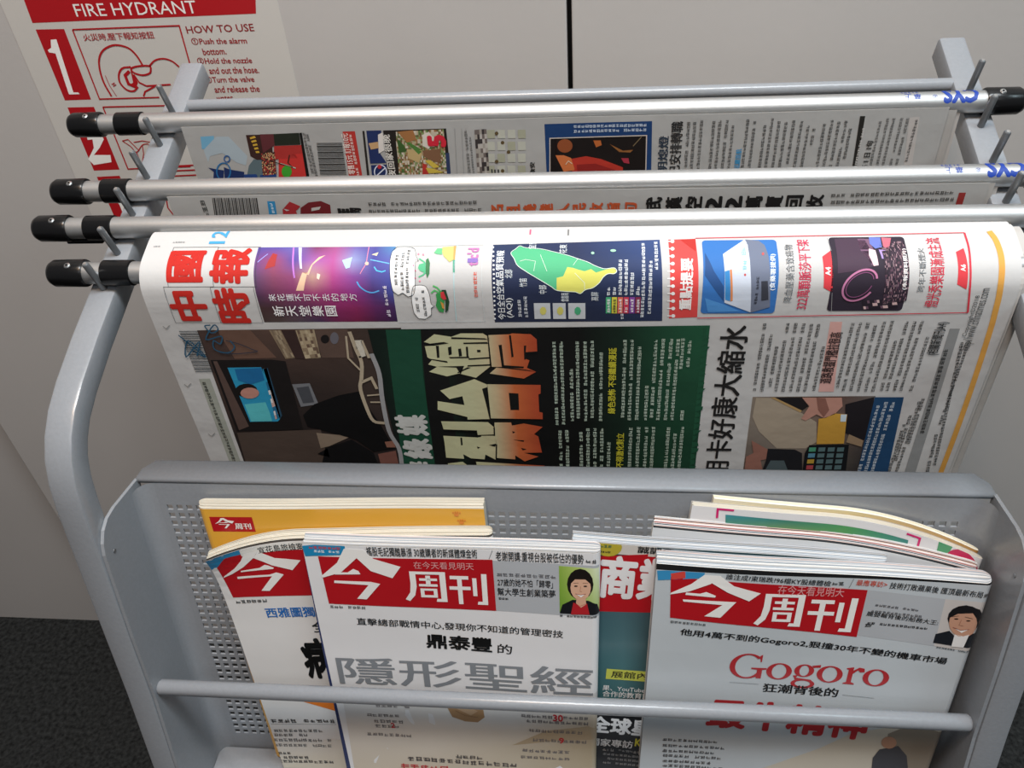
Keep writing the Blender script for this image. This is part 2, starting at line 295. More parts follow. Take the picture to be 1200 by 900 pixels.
INK_CENTRE = [
('P',2,'2187b8',((-0.23,1.44),(28.96,-3.37),(28.09,7.4),(0.7,10.08))),
('Z',3,'c04a50',4.16,3.66,26,3.66,2.89),
('Z',3,'e8f0f4',7.15,6.51,24.44,6.51,2.54),
('P',1,'2b3560',((0,0),(0.12,10.1),(3.08,215.15),(3.26,229.46),(-1.6,229.9),(-3.25,5.9))),
('P',2,'b3161f',((9.41,9.68),(124.65,8.06),(125.18,52.56),(10.97,51.03))),
('P',4,'f0eeea',((27.84,2.16),(40.37,2.52),(35.96,9.09),(23.28,22.44),(9.99,27.81),(9.49,26.17),(21.65,14.35))),
('P',4,'f0eeea',((35.05,9.13),(40.37,2.52),(46.69,9.75),(64.03,15.85),(57.57,25.96),(43.65,20.3))),
('P',4,'f0eeea',((19.59,22.62),(27.9,22.22),(31.97,18.98),(35.4,20.69),(36.34,23.46),(18.95,24.53))),
('P',4,'f0eeea',((17.66,29.81),(42.53,29.77),(48.77,31.36),(37.87,45.65),(31.39,45.26),(40.71,32.71),(17.36,31.97))),
('P',4,'f0eeea',((69.21,19.55),(73.16,19.55),(73.16,32.73),(71.46,40.64),(67.51,45.91),(64.69,44.33),(68.36,38),(69.21,30.09))),
('P',4,'f0eeea',((73.16,19.55),(92.91,19.55),(92.91,21.92),(73.16,21.92))),
('P',4,'f0eeea',((88.96,21.92),(92.91,21.92),(92.91,45.91),(85.57,45.91),(86.14,43.27),(88.96,43.27))),
('P',4,'f0eeea',((75.41,25.35),(87.27,25.35),(87.27,27.46),(75.41,27.46))),
('P',4,'f0eeea',((79.65,22.98),(82.75,22.98),(82.75,30.89),(79.65,30.89))),
('P',4,'f0eeea',((74.85,30.36),(87.27,30.36),(87.27,32.47),(74.85,32.47))),
('P',4,'f0eeea',((75.41,34.31),(86.7,34.31),(86.7,36.16),(75.41,36.16))),
('P',4,'f0eeea',((75.41,36.16),(77.95,36.16),(77.95,42.22),(75.41,42.22))),
('P',4,'f0eeea',((84.16,36.16),(86.7,36.16),(86.7,42.22),(84.16,42.22))),
('P',4,'f0eeea',((77.95,40.11),(84.16,40.11),(84.16,42.22),(77.95,42.22))),
('P',4,'f0eeea',((95.77,22.55),(108.06,22.55),(108.06,25.52),(95.77,25.52))),
('P',4,'f0eeea',((95.01,31.74),(109.06,31.74),(109.06,34.71),(95.01,34.71))),
('P',4,'f0eeea',((100.53,25.52),(103.54,25.52),(103.54,47.42),(100.53,47.42))),
('P',4,'f0eeea',((110.57,24.17),(113.33,24.17),(113.33,39.85),(110.57,39.85))),
('P',4,'f0eeea',((116.59,20.38),(120.1,20.38),(120.1,47.42),(113.07,47.42),(113.58,44.71),(116.59,44.71))),
('T',4,'e0a0a0',0,'在今天看見明天',72.72,17.14,112.18,17.14,6.18),
('T',3,'2a2a2a',0.01,'搖股毛記獨醜暴漲 30歲購者的新媒體煉金術',42.63,7.28,115.03,7.28,7.86),
('L',3,'555555',0.25,((122.47,7.45),(125.01,0.25))),
('T',3,'2a2a2a',0.01,'老謝開講:重視台股被低估的優勢',126.95,8.8,183.12,8.8,8.13),
('Z',3,'444444',184.22,7.99,191.77,7.99,3.52),
('P',1,'b4b7bb',((124.61,8.78),(192.91,9.89),(194.15,54.09),(125.18,52.56))),
('Z',3,'6a6a6e',126.83,22.19,165.68,22.19,3.64),
('T',3,'222226',0.01,'27歲的她不怕「歸零」',127.1,30.33,163.41,30.33,6.63),
('T',3,'222226',0.01,'幫大學生創業築夢',126.75,38.5,164.99,38.5,6.73),
('Z',3,'333333',127.09,42.34,133.92,42.34,2.27),
('G',2,3,((167.39,11.08),(192.94,12.02),(194.11,51.79),(167.66,50.97)),'8fb04a b8cc70 e0e8c8 7fa53c a8c060 c8d8a0 6f9838 8fb04a a8c070'),
('P',3,'17181c',((167.65,51.74),(169.39,44.03),(176.12,39.16),(186.7,39.34),(192.3,42.79),(194.11,51.79))),
('P',4,'b3232a',((175,52.1),(176.68,41.38),(181.16,44.15),(185.61,41.65),(187.38,51.41))),
('P',4,'d8a98c',((178.36,42.04),(178.9,35.28),(184.44,34.99),(185.06,42.43),(181.73,45.63))),
('P',3,'1c1614',((189.58,25.15),(188.99,30.23),(187.19,34.64),(184.43,37.69),(181.13,38.89),(177.83,38.04),(175.03,35.28),(173.17,31.04),(172.53,26.01),(173.19,20.96),(175.04,16.65),(177.79,13.71),(181.01,12.58),(184.24,13.41),(187,16.07),(188.88,20.19))),
('P',4,'dcae92',((187.97,28.16),(187.51,32.27),(186.1,35.83),(183.96,38.29),(181.41,39.25),(178.85,38.56),(176.68,36.33),(175.24,32.91),(174.73,28.83),(175.24,24.74),(176.67,21.25),(178.8,18.87),(181.31,17.95),(183.82,18.62),(185.97,20.79),(187.42,24.13))),
('P',5,'1c1614',((174.46,25.91),(175.57,19.31),(181.02,15.44),(187.06,19.47),(188.21,25.22),(184.34,21.05),(177.76,21.38))),
('P',5,'2a1c18',((179.54,27.12),(179.18,27.61),(178.32,27.84),(177.47,27.69),(177.11,27.24),(177.46,26.76),(178.32,26.52),(179.18,26.67))),
('P',5,'2a1c18',((185.59,26.82),(185.24,27.3),(184.39,27.54),(183.53,27.39),(183.17,26.94),(183.52,26.46),(184.38,26.22),(185.23,26.37))),
('L',5,'6a4034',0.25,((176.67,24.71),(179.97,24.4))),
('L',5,'6a4034',0.25,((182.71,24.26),(186.01,24.24))),
('L',5,'b07860',0.3,((181.35,27.03),(180.99,31.46),(182.21,31.62))),
('P',5,'f4efe8',((178.34,33.82),(181.39,34.55),(184.43,33.5),(181.68,36.62))),
('L',6,'a04040',0.35,((178.06,33.54),(181.39,34.4),(184.71,33.34))),
('Z',3,'444444',167.63,54.88,192.45,54.88,2.3),
('Z',3,'666666',11.12,55.05,36.27,55.05,3.15),
('T',3,'1c1c1e',0.01,'直擊總部戰情中心,發現你不知道的管理密技',28.19,69.87,169.8,74.28,7),
('T',3,'0c0c0c',0.03,'鼎泰豐',74.84,89.88,120.77,91.93,14),
('T',3,'1c1c1c',0.01,'的',124.35,91.7,134.4,92.29,9),
('T',3,'83878c',0.01,'隱形聖經',8,129.44,190.56,129.55,28),
('G',1,4,((7.72,145.64),(195.31,126.6),(196.68,212.79),(5.89,230.25)),'d6d4d4 d8d6d4 d4d2d2 d4d2d2 d8d2cc dcd6d0 d8d4d0 c4b49c d4cabc d8cec0 c8bca8 b4a488 ccc0ac cabda8 c8bca6 b8a98e'),
('P',2,'a8845f',((84.9,149.89),(89.07,144.14),(100.54,140.59),(111.34,147.88),(112.08,157.85),(106.72,163.81),(97.24,163.64),(87.99,159.73))),
('P',3,'c0a080',((88.76,148.68),(95.3,144.57),(107.38,151.81),(102.07,156.79))),
('L',4,'806040',0.4,((90.4,152.2),(97.64,157.14),(107.03,158.25))),
('P',2,'b5a286',((131.14,186.35),(156.85,168.16),(187.87,161.05),(195.93,165.92),(196.08,175.21),(169.27,177.44))),
('Z',3,'777272',31.31,153.17,57.04,153.17,4.06),
('Z',3,'777272',23.59,163.99,48.32,163.99,4.13),
('Z',3,'777272',23.45,170.47,50.9,170.47,4.17),
('Z',3,'777272',28.69,176.1,47.07,176.1,4.21),
('Z',3,'777272',20.93,185.67,55.31,185.67,4.27),
('Z',3,'777272',138.48,155.06,162.02,155.06,4),
('Z',3,'777272',169.4,154.66,187.78,154.66,3.98),
('Z',3,'777272',142.04,160.3,187.82,160.3,4.03),
('Z',3,'777272',144.28,170.38,187.92,170.38,4.09),
('Z',3,'777272',146.56,180.68,186.77,180.68,4.16),
('Z',3,'777272',138.61,193.04,174.27,193.04,4.25),
('Z',3,'777272',137.1,200.89,174.26,200.89,4.3),
('T',3,'c03038',0.03,'2',40.63,175.56,43.9,175.56,5.73),
('T',3,'c03038',0.03,'30',162,157.32,169.4,157.32,7.27),
('T',3,'c03038',0.03,'9',166.13,181.33,169.9,181.33,6.61),
('Z',3,'444040',87.51,205.79,108.52,205.79,4.96),
('Z',3,'4a4444',49.73,212.26,134.36,212.26,6.01),
('Z',3,'c02830',43.63,223.06,81.32,223.06,8.17),
]
INK_RIGHT = [
('P',2,'3a8fc0',((0.57,0.67),(29.79,-2.59),(29.9,4.41),(1.6,8.38))),
('P',3,'d2473f',((9.15,2.23),(17.91,-0.44),(18.36,5.16),(10.03,7.12))),
('P',2,'b3161f',((9.35,5.04),(130.11,9.05),(130.47,49.17),(11.26,39.19))),
('P',4,'f0eeea',((29.64,1.62),(40.13,1.64),(34.25,8.73),(21.61,15.83),(9.84,19.33),(10.4,17.85),(22.42,9.51))),
('P',4,'f0eeea',((34.12,7.32),(39.48,1.68),(48.81,9.54),(65.81,14.64),(59.4,21.74),(45.45,15.12))),
('P',4,'f0eeea',((19.7,16.86),(28.39,17.17),(32.23,15.47),(38.47,18.29),(37.95,19.78),(19.46,18.86))),
('P',4,'f0eeea',((18.16,22.77),(44.91,22.75),(51.57,22.83),(42.98,36.89),(32.77,36.13),(43.21,25.78),(18.57,24.57))),
('P',4,'f0eeea',((68.99,14.76),(73.1,14.76),(73.1,28.56),(71.34,36.83),(67.23,42.35),(64.29,40.7),(68.11,34.07),(68.99,25.8))),
('P',4,'f0eeea',((73.1,14.76),(93.67,14.76),(93.67,17.24),(73.1,17.24))),
('P',4,'f0eeea',((89.55,17.24),(93.67,17.24),(93.67,42.35),(86.03,42.35),(86.62,39.59),(89.55,39.59))),
('P',4,'f0eeea',((75.45,20.83),(87.79,20.83),(87.79,23.04),(75.45,23.04))),
('P',4,'f0eeea',((79.86,18.35),(83.09,18.35),(83.09,26.62),(79.86,26.62))),
('P',4,'f0eeea',((74.87,26.07),(87.79,26.07),(87.79,28.28),(74.87,28.28))),
('P',4,'f0eeea',((75.45,30.21),(87.2,30.21),(87.2,32.14),(75.45,32.14))),
('P',4,'f0eeea',((75.45,32.14),(78.1,32.14),(78.1,38.49),(75.45,38.49))),
('P',4,'f0eeea',((84.56,32.14),(87.2,32.14),(87.2,38.49),(84.56,38.49))),
('P',4,'f0eeea',((78.1,36.28),(84.56,36.28),(84.56,38.49),(78.1,38.49))),
('P',4,'f0eeea',((97.79,18.47),(112.02,18.47),(112.02,21.66),(97.79,21.66))),
('P',4,'f0eeea',((96.91,28.33),(113.19,28.33),(113.19,31.52),(96.91,31.52))),
('P',4,'f0eeea',((103.31,21.66),(106.79,21.66),(106.79,45.15),(103.31,45.15))),
('P',4,'f0eeea',((114.93,20.21),(118.13,20.21),(118.13,37.03),(114.93,37.03))),
('P',4,'f0eeea',((121.91,16.15),(125.97,16.15),(125.97,45.15),(117.84,45.15),(118.42,42.25),(121.91,42.25))),
('T',4,'e0a0a0',0,'在今天看見明天',75.91,15.56,116.43,15.56,8.42),
('T',3,'242426',0.01,'誰注成?東瑞跌?96檔KY股總體檢',43.01,4.26,107.22,7.07,4.6),
('Z',3,'444444',107.84,6.06,115.44,6.06,3.46),
('L',3,'555555',0.25,((118.62,7.72),(120.6,-1.47))),
('T',3,'c8503c',0.01,'最應專訪>',122.3,5.37,140.8,6.23,4.8),
('T',3,'242426',0.01,'技術打敗蘋果後 匯頂最新布局',142.43,6.82,197.58,10.07,5.2),
('Z',3,'444444',198.14,9.8,204.03,9.8,3.43),
('P',1,'b2b5b9',((130.11,9.05),(177.12,12.89),(178.55,52.26),(130.21,47.68))),
('P',1,'c8c2be',((177.12,12.89),(206.46,13.67),(208.65,55.96),(178.55,52.26))),
('Z',3,'5c5c60',136.61,22.13,163.34,24.56,2.4),
('Z',3,'5c5c60',134.97,27.31,166.41,29.41,2.4),
('Z',3,'26262a',134.75,37.61,174.15,39.11,2.4),
('T',3,'1e1e22',0.01,'麗嬰輪背後的船務大王:',132.92,30.38,176.77,34.5,4),
('Z',3,'333333',133.39,40.47,138.57,40.47,3.66),
('P',3,'1d2026',((177.39,49.33),(177.34,41.84),(184.84,38.31),(191.58,45.23),(197.5,39.57),(203.74,39.84),(207.93,52.98))),
('P',4,'e8e6e4',((188.83,51.46),(188.54,40.99),(193.96,42.07),(197.17,40.34),(196.17,51.64))),
('P',3,'19171a',((202.62,26.77),(202.85,31.06),(201.43,34.83),(198.58,37.52),(194.72,38.68),(190.45,38.13),(186.45,35.95),(183.33,32.5),(181.57,28.31),(181.43,24.03),(182.91,20.32),(185.78,17.72),(189.58,16.62),(193.76,17.16),(197.7,19.27),(200.81,22.64))),
('P',4,'c4957c',((199.73,30.61),(200.15,35.05),(199.24,38.94),(197.12,41.66),(194.13,42.8),(190.71,42.15),(187.42,39.83),(184.76,36.2),(183.13,31.83),(182.78,27.4),(183.75,23.59),(185.87,20.95),(188.82,19.87),(192.17,20.5),(195.41,22.75),(198.06,26.3))),
('P',5,'19171a',((181.57,28.31),(183.33,20.26),(190,16.23),(198.76,19.17),(203.64,28.87),(199.29,25.57),(195.46,22.26),(186.64,23.61))),
('P',4,'c4957c',((204.33,31.72),(204.55,33.1),(204.51,34.29),(204.21,35.11),(203.7,35.43),(203.05,35.2),(202.38,34.45),(201.77,33.31),(201.33,31.95),(201.11,30.57),(201.16,29.39),(201.46,28.58),(201.97,28.27),(202.61,28.5),(203.28,29.23),(203.89,30.37))),
('P',5,'2a1c18',((187.91,27.85),(187.62,28.28),(186.73,28.51),(185.77,28.41),(185.3,28.04),(185.59,27.6),(186.47,27.37),(187.44,27.47))),
('P',5,'2a1c18',((195.26,28.76),(194.98,29.19),(194.1,29.42),(193.13,29.32),(192.66,28.95),(192.95,28.52),(193.83,28.28),(194.79,28.38))),
('L',5,'3a2a24',0.35,((183.69,26.34),(187.54,25.34))),
('L',5,'3a2a24',0.35,((191.21,25.8),(196.05,26.89))),
('L',5,'9a6a54',0.35,((189.78,28.43),(189.26,32.84),(191.95,33.37))),
('P',5,'f2ece6',((186.72,35.23),(191.26,37.09),(195.64,36.03),(192.27,39.23))),
('L',6,'8a4a40',0.35,((186.13,34.9),(191.26,37.09),(196.06,35.63))),
('Z',3,'3a3a3c',179.9,53.67,209.01,57.46,1.7),
('Z',3,'555555',11.58,43.69,34.67,45.02,2.4),
('T',3,'161618',0.02,'他用4萬不到的Gogoro2,狠撞30年不變的機車市場',18.46,54.66,188.92,68.34,6.8),
('P',3,'b02a30',((75.57,85.84),(74.42,87.63),(71.59,86.85),(72.38,85.25))),
('P',3,'b02a30',((74.42,87.63),(72.96,89.17),(70.58,88.23),(71.59,86.85))),
('P',3,'b02a30',((72.96,89.17),(71.26,90.43),(69.4,89.36),(70.58,88.23))),
('P',3,'b02a30',((71.26,90.43),(69.36,91.35),(68.09,90.19),(69.4,89.36))),
('P',3,'b02a30',((69.36,91.35),(67.33,91.92),(66.69,90.69),(68.09,90.19))),
('P',3,'b02a30',((67.33,91.92),(65.23,92.1),(65.24,90.86),(66.69,90.69))),
('P',3,'b02a30',((65.23,92.1),(63.13,91.9),(63.79,90.68),(65.24,90.86))),
('P',3,'b02a30',((63.13,91.9),(61.1,91.32),(62.39,90.16),(63.79,90.68))),
('P',3,'b02a30',((61.1,91.32),(59.21,90.38),(61.08,89.32),(62.39,90.16))),
('P',3,'b02a30',((59.21,90.38),(57.52,89.11),(59.91,88.18),(61.08,89.32))),
('P',3,'b02a30',((57.52,89.11),(56.07,87.55),(58.92,86.79),(59.91,88.18))),
('P',3,'b02a30',((56.07,87.55),(54.93,85.76),(58.13,85.18),(58.92,86.79))),
('P',3,'b02a30',((54.93,85.76),(54.13,83.78),(57.58,83.42),(58.13,85.18))),
('P',3,'b02a30',((54.13,83.78),(53.69,81.7),(57.27,81.55),(57.58,83.42))),
('P',3,'b02a30',((53.69,81.7),(53.62,79.56),(57.23,79.64),(57.27,81.55))),
('P',3,'b02a30',((53.62,79.56),(53.94,77.45),(57.45,77.75),(57.23,79.64))),
('P',3,'b02a30',((53.94,77.45),(54.62,75.43),(57.92,75.94),(57.45,77.75))),
('P',3,'b02a30',((54.62,75.43),(55.66,73.57),(58.64,74.28),(57.92,75.94))),
('P',3,'b02a30',((55.66,73.57),(57,71.93),(59.57,72.81),(58.64,74.28))),
('P',3,'b02a30',((57,71.93),(58.62,70.55),(60.68,71.58),(59.57,72.81))),
('P',3,'b02a30',((58.62,70.55),(60.45,69.5),(61.95,70.64),(60.68,71.58))),
('P',3,'b02a30',((60.45,69.5),(62.44,68.8),(63.32,70.01),(61.95,70.64))),
('P',3,'b02a30',((62.44,68.8),(64.52,68.47),(64.76,69.71),(63.32,70.01))),
('P',3,'b02a30',((64.52,68.47),(66.63,68.52),(66.21,69.76),(64.76,69.71))),
('P',3,'b02a30',((66.63,68.52),(68.69,68.96),(67.64,70.15),(66.21,69.76))),
('P',3,'b02a30',((68.69,68.96),(70.64,69.77),(68.98,70.87),(67.64,70.15))),
('P',3,'b02a30',((70.64,69.77),(72.42,70.92),(70.21,71.9),(68.98,70.87))),
('P',3,'b02a30',((72.42,70.92),(73.96,72.37),(71.28,73.2),(70.21,71.9))),
('P',3,'b02a30',((72.52,70.32),(74.19,69.08),(74.18,75.93),(73.34,75.93))),
('P',3,'b02a30',((68.05,81.52),(78.06,81.54),(78.06,82.78),(75.28,83.4),(75.26,91.49),(71.93,91.49),(71.94,83.4),(68.05,82.77))),
('P',3,'b02a30',((94.73,84.05),(94.52,85.78),(91,85.54),(91.12,84.05))),
('P',3,'b02a30',((94.52,85.78),(93.9,87.43),(90.65,86.96),(91,85.54))),
('P',3,'b02a30',((93.9,87.43),(92.91,88.9),(90.08,88.24),(90.65,86.96))),
('P',3,'b02a30',((92.91,88.9),(91.58,90.13),(89.33,89.3),(90.08,88.24))),
('P',3,'b02a30',((91.58,90.13),(90,91.06),(88.44,90.1),(89.33,89.3))),
('P',3,'b02a30',((90,91.06),(88.24,91.63),(87.44,90.6),(88.44,90.1))),
('P',3,'b02a30',((88.24,91.63),(86.38,91.82),(86.38,90.76),(87.44,90.6))),
('P',3,'b02a30',((86.38,91.82),(84.53,91.62),(85.33,90.59),(86.38,90.76))),
('P',3,'b02a30',((84.53,91.62),(82.77,91.05),(84.33,90.1),(85.33,90.59))),
('P',3,'b02a30',((82.77,91.05),(81.19,90.12),(83.44,89.29),(84.33,90.1))),
('P',3,'b02a30',((81.19,90.12),(79.87,88.88),(82.69,88.23),(83.44,89.29))),
('P',3,'b02a30',((79.87,88.88),(78.88,87.41),(82.13,86.95),(82.69,88.23))),
('P',3,'b02a30',((78.88,87.41),(78.26,85.76),(81.79,85.53),(82.13,86.95))),
('P',3,'b02a30',((78.26,85.76),(78.06,84.03),(81.67,84.03),(81.79,85.53))),
('P',3,'b02a30',((78.06,84.03),(78.27,82.3),(81.79,82.54),(81.67,84.03))),
('P',3,'b02a30',((78.27,82.3),(78.89,80.65),(82.14,81.12),(81.79,82.54))),
('P',3,'b02a30',((78.89,80.65),(79.88,79.18),(82.71,79.84),(82.14,81.12))),
('P',3,'b02a30',((79.88,79.18),(81.2,77.95),(83.46,78.78),(82.71,79.84))),
('P',3,'b02a30',((81.2,77.95),(82.79,77.02),(84.35,77.98),(83.46,78.78))),
('P',3,'b02a30',((82.79,77.02),(84.55,76.45),(85.35,77.48),(84.35,77.98))),
('P',3,'b02a30',((84.55,76.45),(86.41,76.26),(86.4,77.32),(85.35,77.48))),
('P',3,'b02a30',((86.41,76.26),(88.26,76.45),(87.46,77.49),(86.4,77.32))),
('P',3,'b02a30',((88.26,76.45),(90.02,77.03),(88.45,77.98),(87.46,77.49))),
('P',3,'b02a30',((90.02,77.03),(91.6,77.96),(89.35,78.79),(88.45,77.98))),
('P',3,'b02a30',((91.6,77.96),(92.92,79.2),(90.09,79.85),(89.35,78.79))),
('P',3,'b02a30',((92.92,79.2),(93.91,80.67),(90.66,81.13),(90.09,79.85))),
('P',3,'b02a30',((93.91,80.67),(94.53,82.32),(91,82.55),(90.66,81.13))),
('P',3,'b02a30',((94.53,82.32),(94.73,84.05),(91.12,84.05),(91,82.55))),
('P',3,'b02a30',((108.91,82.21),(108.75,83.52),(105.5,83.31),(105.58,82.2))),
('P',3,'b02a30',((108.75,83.52),(108.27,84.77),(105.27,84.36),(105.5,83.31))),
('P',3,'b02a30',((108.27,84.77),(107.51,85.89),(104.9,85.31),(105.27,84.36))),
('P',3,'b02a30',((107.51,85.89),(106.5,86.83),(104.42,86.09),(104.9,85.31))),
('P',3,'b02a30',((106.5,86.83),(105.28,87.53),(103.84,86.69),(104.42,86.09))),
('P',3,'b02a30',((105.28,87.53),(103.93,87.97),(103.19,87.05),(103.84,86.69))),
('P',3,'b02a30',((103.93,87.97),(102.51,88.11),(102.51,87.18),(103.19,87.05))),
('P',3,'b02a30',((102.51,88.11),(101.09,87.96),(101.83,87.05),(102.51,87.18))),
('P',3,'b02a30',((101.09,87.96),(99.74,87.52),(101.19,86.68),(101.83,87.05))),
('P',3,'b02a30',((99.74,87.52),(98.53,86.81),(100.61,86.09),(101.19,86.68))),
('P',3,'b02a30',((98.53,86.81),(97.51,85.88),(100.12,85.3),(100.61,86.09))),
('P',3,'b02a30',((97.51,85.88),(96.75,84.75),(99.76,84.35),(100.12,85.3))),
('P',3,'b02a30',((96.75,84.75),(96.28,83.5),(99.54,83.3),(99.76,84.35))),
('P',3,'b02a30',((96.28,83.5),(96.13,82.19),(99.46,82.19),(99.54,83.3))),
('P',3,'b02a30',((96.13,82.19),(96.29,80.87),(99.54,81.08),(99.46,82.19))),
('P',3,'b02a30',((96.29,80.87),(96.76,79.62),(99.77,80.03),(99.54,81.08))),
('P',3,'b02a30',((96.76,79.62),(97.53,78.5),(100.13,79.09),(99.77,80.03))),
('P',3,'b02a30',((97.53,78.5),(98.54,77.57),(100.62,78.3),(100.13,79.09))),
('P',3,'b02a30',((98.54,77.57),(99.75,76.86),(101.2,77.71),(100.62,78.3))),
('P',3,'b02a30',((99.75,76.86),(101.1,76.43),(101.85,77.34),(101.2,77.71))),
('P',3,'b02a30',((101.1,76.43),(102.53,76.28),(102.53,77.22),(101.85,77.34))),
('P',3,'b02a30',((102.53,76.28),(103.95,76.43),(103.21,77.34),(102.53,77.22))),
('P',3,'b02a30',((103.95,76.43),(105.3,76.87),(103.85,77.71),(103.21,77.34))),
('P',3,'b02a30',((105.3,76.87),(106.51,77.58),(104.43,78.31),(103.85,77.71))),
('P',3,'b02a30',((106.51,77.58),(107.52,78.52),(104.91,79.09),(104.43,78.31))),
('P',3,'b02a30',((107.52,78.52),(108.28,79.64),(105.28,80.04),(104.91,79.09))),
('P',3,'b02a30',((108.28,79.64),(108.75,80.89),(105.5,81.09),(105.28,80.04))),
('P',3,'b02a30',((108.75,80.89),(108.91,82.21),(105.58,82.2),(105.5,81.09))),
('P',3,'b02a30',((110.84,94.35),(110.64,95.32),(107.93,94.98),(108.06,94.35))),
('P',3,'b02a30',((110.64,95.32),(110.07,96.24),(107.56,95.59),(107.93,94.98))),
('P',3,'b02a30',((110.07,96.24),(109.14,97.07),(106.96,96.13),(107.56,95.59))),
('P',3,'b02a30',((109.14,97.07),(107.9,97.75),(106.17,96.58),(106.96,96.13))),
('P',3,'b02a30',((107.9,97.75),(106.43,98.27),(105.22,96.92),(106.17,96.58))),
('P',3,'b02a30',((106.43,98.27),(104.78,98.59),(104.17,97.13),(105.22,96.92))),
('P',3,'b02a30',((104.78,98.59),(103.05,98.7),(103.05,97.2),(104.17,97.13))),
('P',3,'b02a30',((103.05,98.7),(101.32,98.58),(101.94,97.13),(103.05,97.2))),
('P',3,'b02a30',((101.32,98.58),(99.67,98.26),(100.88,96.92),(101.94,97.13))),
('P',3,'b02a30',((99.67,98.26),(98.2,97.74),(99.93,96.57),(100.88,96.92))),
('P',3,'b02a30',((98.2,97.74),(96.97,97.05),(99.14,96.12),(99.93,96.57))),
('P',3,'b02a30',((96.97,97.05),(96.04,96.22),(98.55,95.57),(99.14,96.12))),
('P',3,'b02a30',((96.04,96.22),(95.47,95.3),(98.18,94.97),(98.55,95.57))),
('P',3,'b02a30',((95.47,95.3),(95.27,94.33),(98.05,94.33),(98.18,94.97))),
('P',3,'b02a30',((95.27,94.33),(95.47,93.36),(98.18,93.69),(98.05,94.33))),
('P',3,'b02a30',((95.47,93.36),(96.05,92.44),(98.55,93.09),(98.18,93.69))),
('P',3,'b02a30',((96.05,92.44),(96.98,91.61),(99.15,92.55),(98.55,93.09))),
('P',3,'b02a30',((96.98,91.61),(98.21,90.92),(99.94,92.09),(99.15,92.55))),
('P',3,'b02a30',((98.21,90.92),(99.69,90.41),(100.89,91.75),(99.94,92.09))),
('P',3,'b02a30',((99.69,90.41),(101.33,90.09),(101.95,91.54),(100.89,91.75))),
('P',3,'b02a30',((101.33,90.09),(103.06,89.98),(103.06,91.47),(101.95,91.54))),
('P',3,'b02a30',((103.06,89.98),(104.79,90.09),(104.17,91.55),(103.06,91.47))),
('P',3,'b02a30',((104.79,90.09),(106.44,90.42),(105.23,91.76),(104.17,91.55))),
('P',3,'b02a30',((106.44,90.42),(107.91,90.94),(106.18,92.1),(105.23,91.76))),
('P',3,'b02a30',((107.91,90.94),(109.14,91.63),(106.97,92.56),(106.18,92.1))),
('P',3,'b02a30',((109.14,91.63),(110.07,92.46),(107.57,93.1),(106.97,92.56))),
('P',3,'b02a30',((110.07,92.46),(110.65,93.38),(107.93,93.71),(107.57,93.1))),
('P',3,'b02a30',((110.65,93.38),(110.84,94.35),(108.06,94.35),(107.93,93.71))),
('P',3,'b02a30',((95.84,87.17),(99.18,86.55),(98.06,89.04),(102.51,89.67),(108.07,90.3),(109.17,92.79),(104.73,91.54),(97.5,90.91))),
('P',3,'b02a30',((106.97,77.22),(112.53,75.99),(112.53,78.48),(108.08,79.09))),
('P',3,'b02a30',((127.53,84.1),(127.32,85.83),(123.8,85.59),(123.92,84.1))),
('P',3,'b02a30',((127.32,85.83),(126.7,87.48),(123.45,87.01),(123.8,85.59))),
('P',3,'b02a30',((126.7,87.48),(125.71,88.95),(122.88,88.29),(123.45,87.01))),
('P',3,'b02a30',((125.71,88.95),(124.38,90.18),(122.13,89.35),(122.88,88.29))),
('P',3,'b02a30',((124.38,90.18),(122.8,91.11),(121.23,90.15),(122.13,89.35))),
('P',3,'b02a30',((122.8,91.11),(121.04,91.68),(120.23,90.65),(121.23,90.15))),
('P',3,'b02a30',((121.04,91.68),(119.18,91.87),(119.18,90.81),(120.23,90.65))),
('P',3,'b02a30',((119.18,91.87),(117.33,91.67),(118.13,90.64),(119.18,90.81))),
('P',3,'b02a30',((117.33,91.67),(115.56,91.1),(117.13,90.15),(118.13,90.64))),
('P',3,'b02a30',((115.56,91.1),(113.98,90.17),(116.24,89.34),(117.13,90.15))),
('P',3,'b02a30',((113.98,90.17),(112.67,88.93),(115.49,88.28),(116.24,89.34))),
('P',3,'b02a30',((112.67,88.93),(111.68,87.46),(114.93,87),(115.49,88.28))),
('P',3,'b02a30',((111.68,87.46),(111.06,85.81),(114.58,85.58),(114.93,87))),
('P',3,'b02a30',((111.06,85.81),(110.85,84.08),(114.47,84.08),(114.58,85.58))),
('P',3,'b02a30',((110.85,84.08),(111.07,82.35),(114.59,82.59),(114.47,84.08))),
('P',3,'b02a30',((111.07,82.35),(111.69,80.7),(114.94,81.17),(114.59,82.59))),
('P',3,'b02a30',((111.69,80.7),(112.68,79.23),(115.51,79.89),(114.94,81.17))),
('P',3,'b02a30',((112.68,79.23),(114,78),(116.25,78.83),(115.51,79.89))),
('P',3,'b02a30',((114,78),(115.59,77.07),(117.15,78.03),(116.25,78.83))),
('P',3,'b02a30',((115.59,77.07),(117.35,76.5),(118.15,77.53),(117.15,78.03))),
('P',3,'b02a30',((117.35,76.5),(119.2,76.31),(119.2,77.37),(118.15,77.53))),
('P',3,'b02a30',((119.2,76.31),(121.06,76.5),(120.25,77.54),(119.2,77.37))),
('P',3,'b02a30',((121.06,76.5),(122.82,77.08),(121.25,78.03),(120.25,77.54))),
('P',3,'b02a30',((122.82,77.08),(124.4,78.01),(122.15,78.84),(121.25,78.03))),
('P',3,'b02a30',((124.4,78.01),(125.72,79.25),(122.89,79.9),(122.15,78.84))),
('P',3,'b02a30',((125.72,79.25),(126.71,80.72),(123.45,81.18),(122.89,79.9))),
('P',3,'b02a30',((126.71,80.72),(127.33,82.37),(123.8,82.6),(123.45,81.18))),
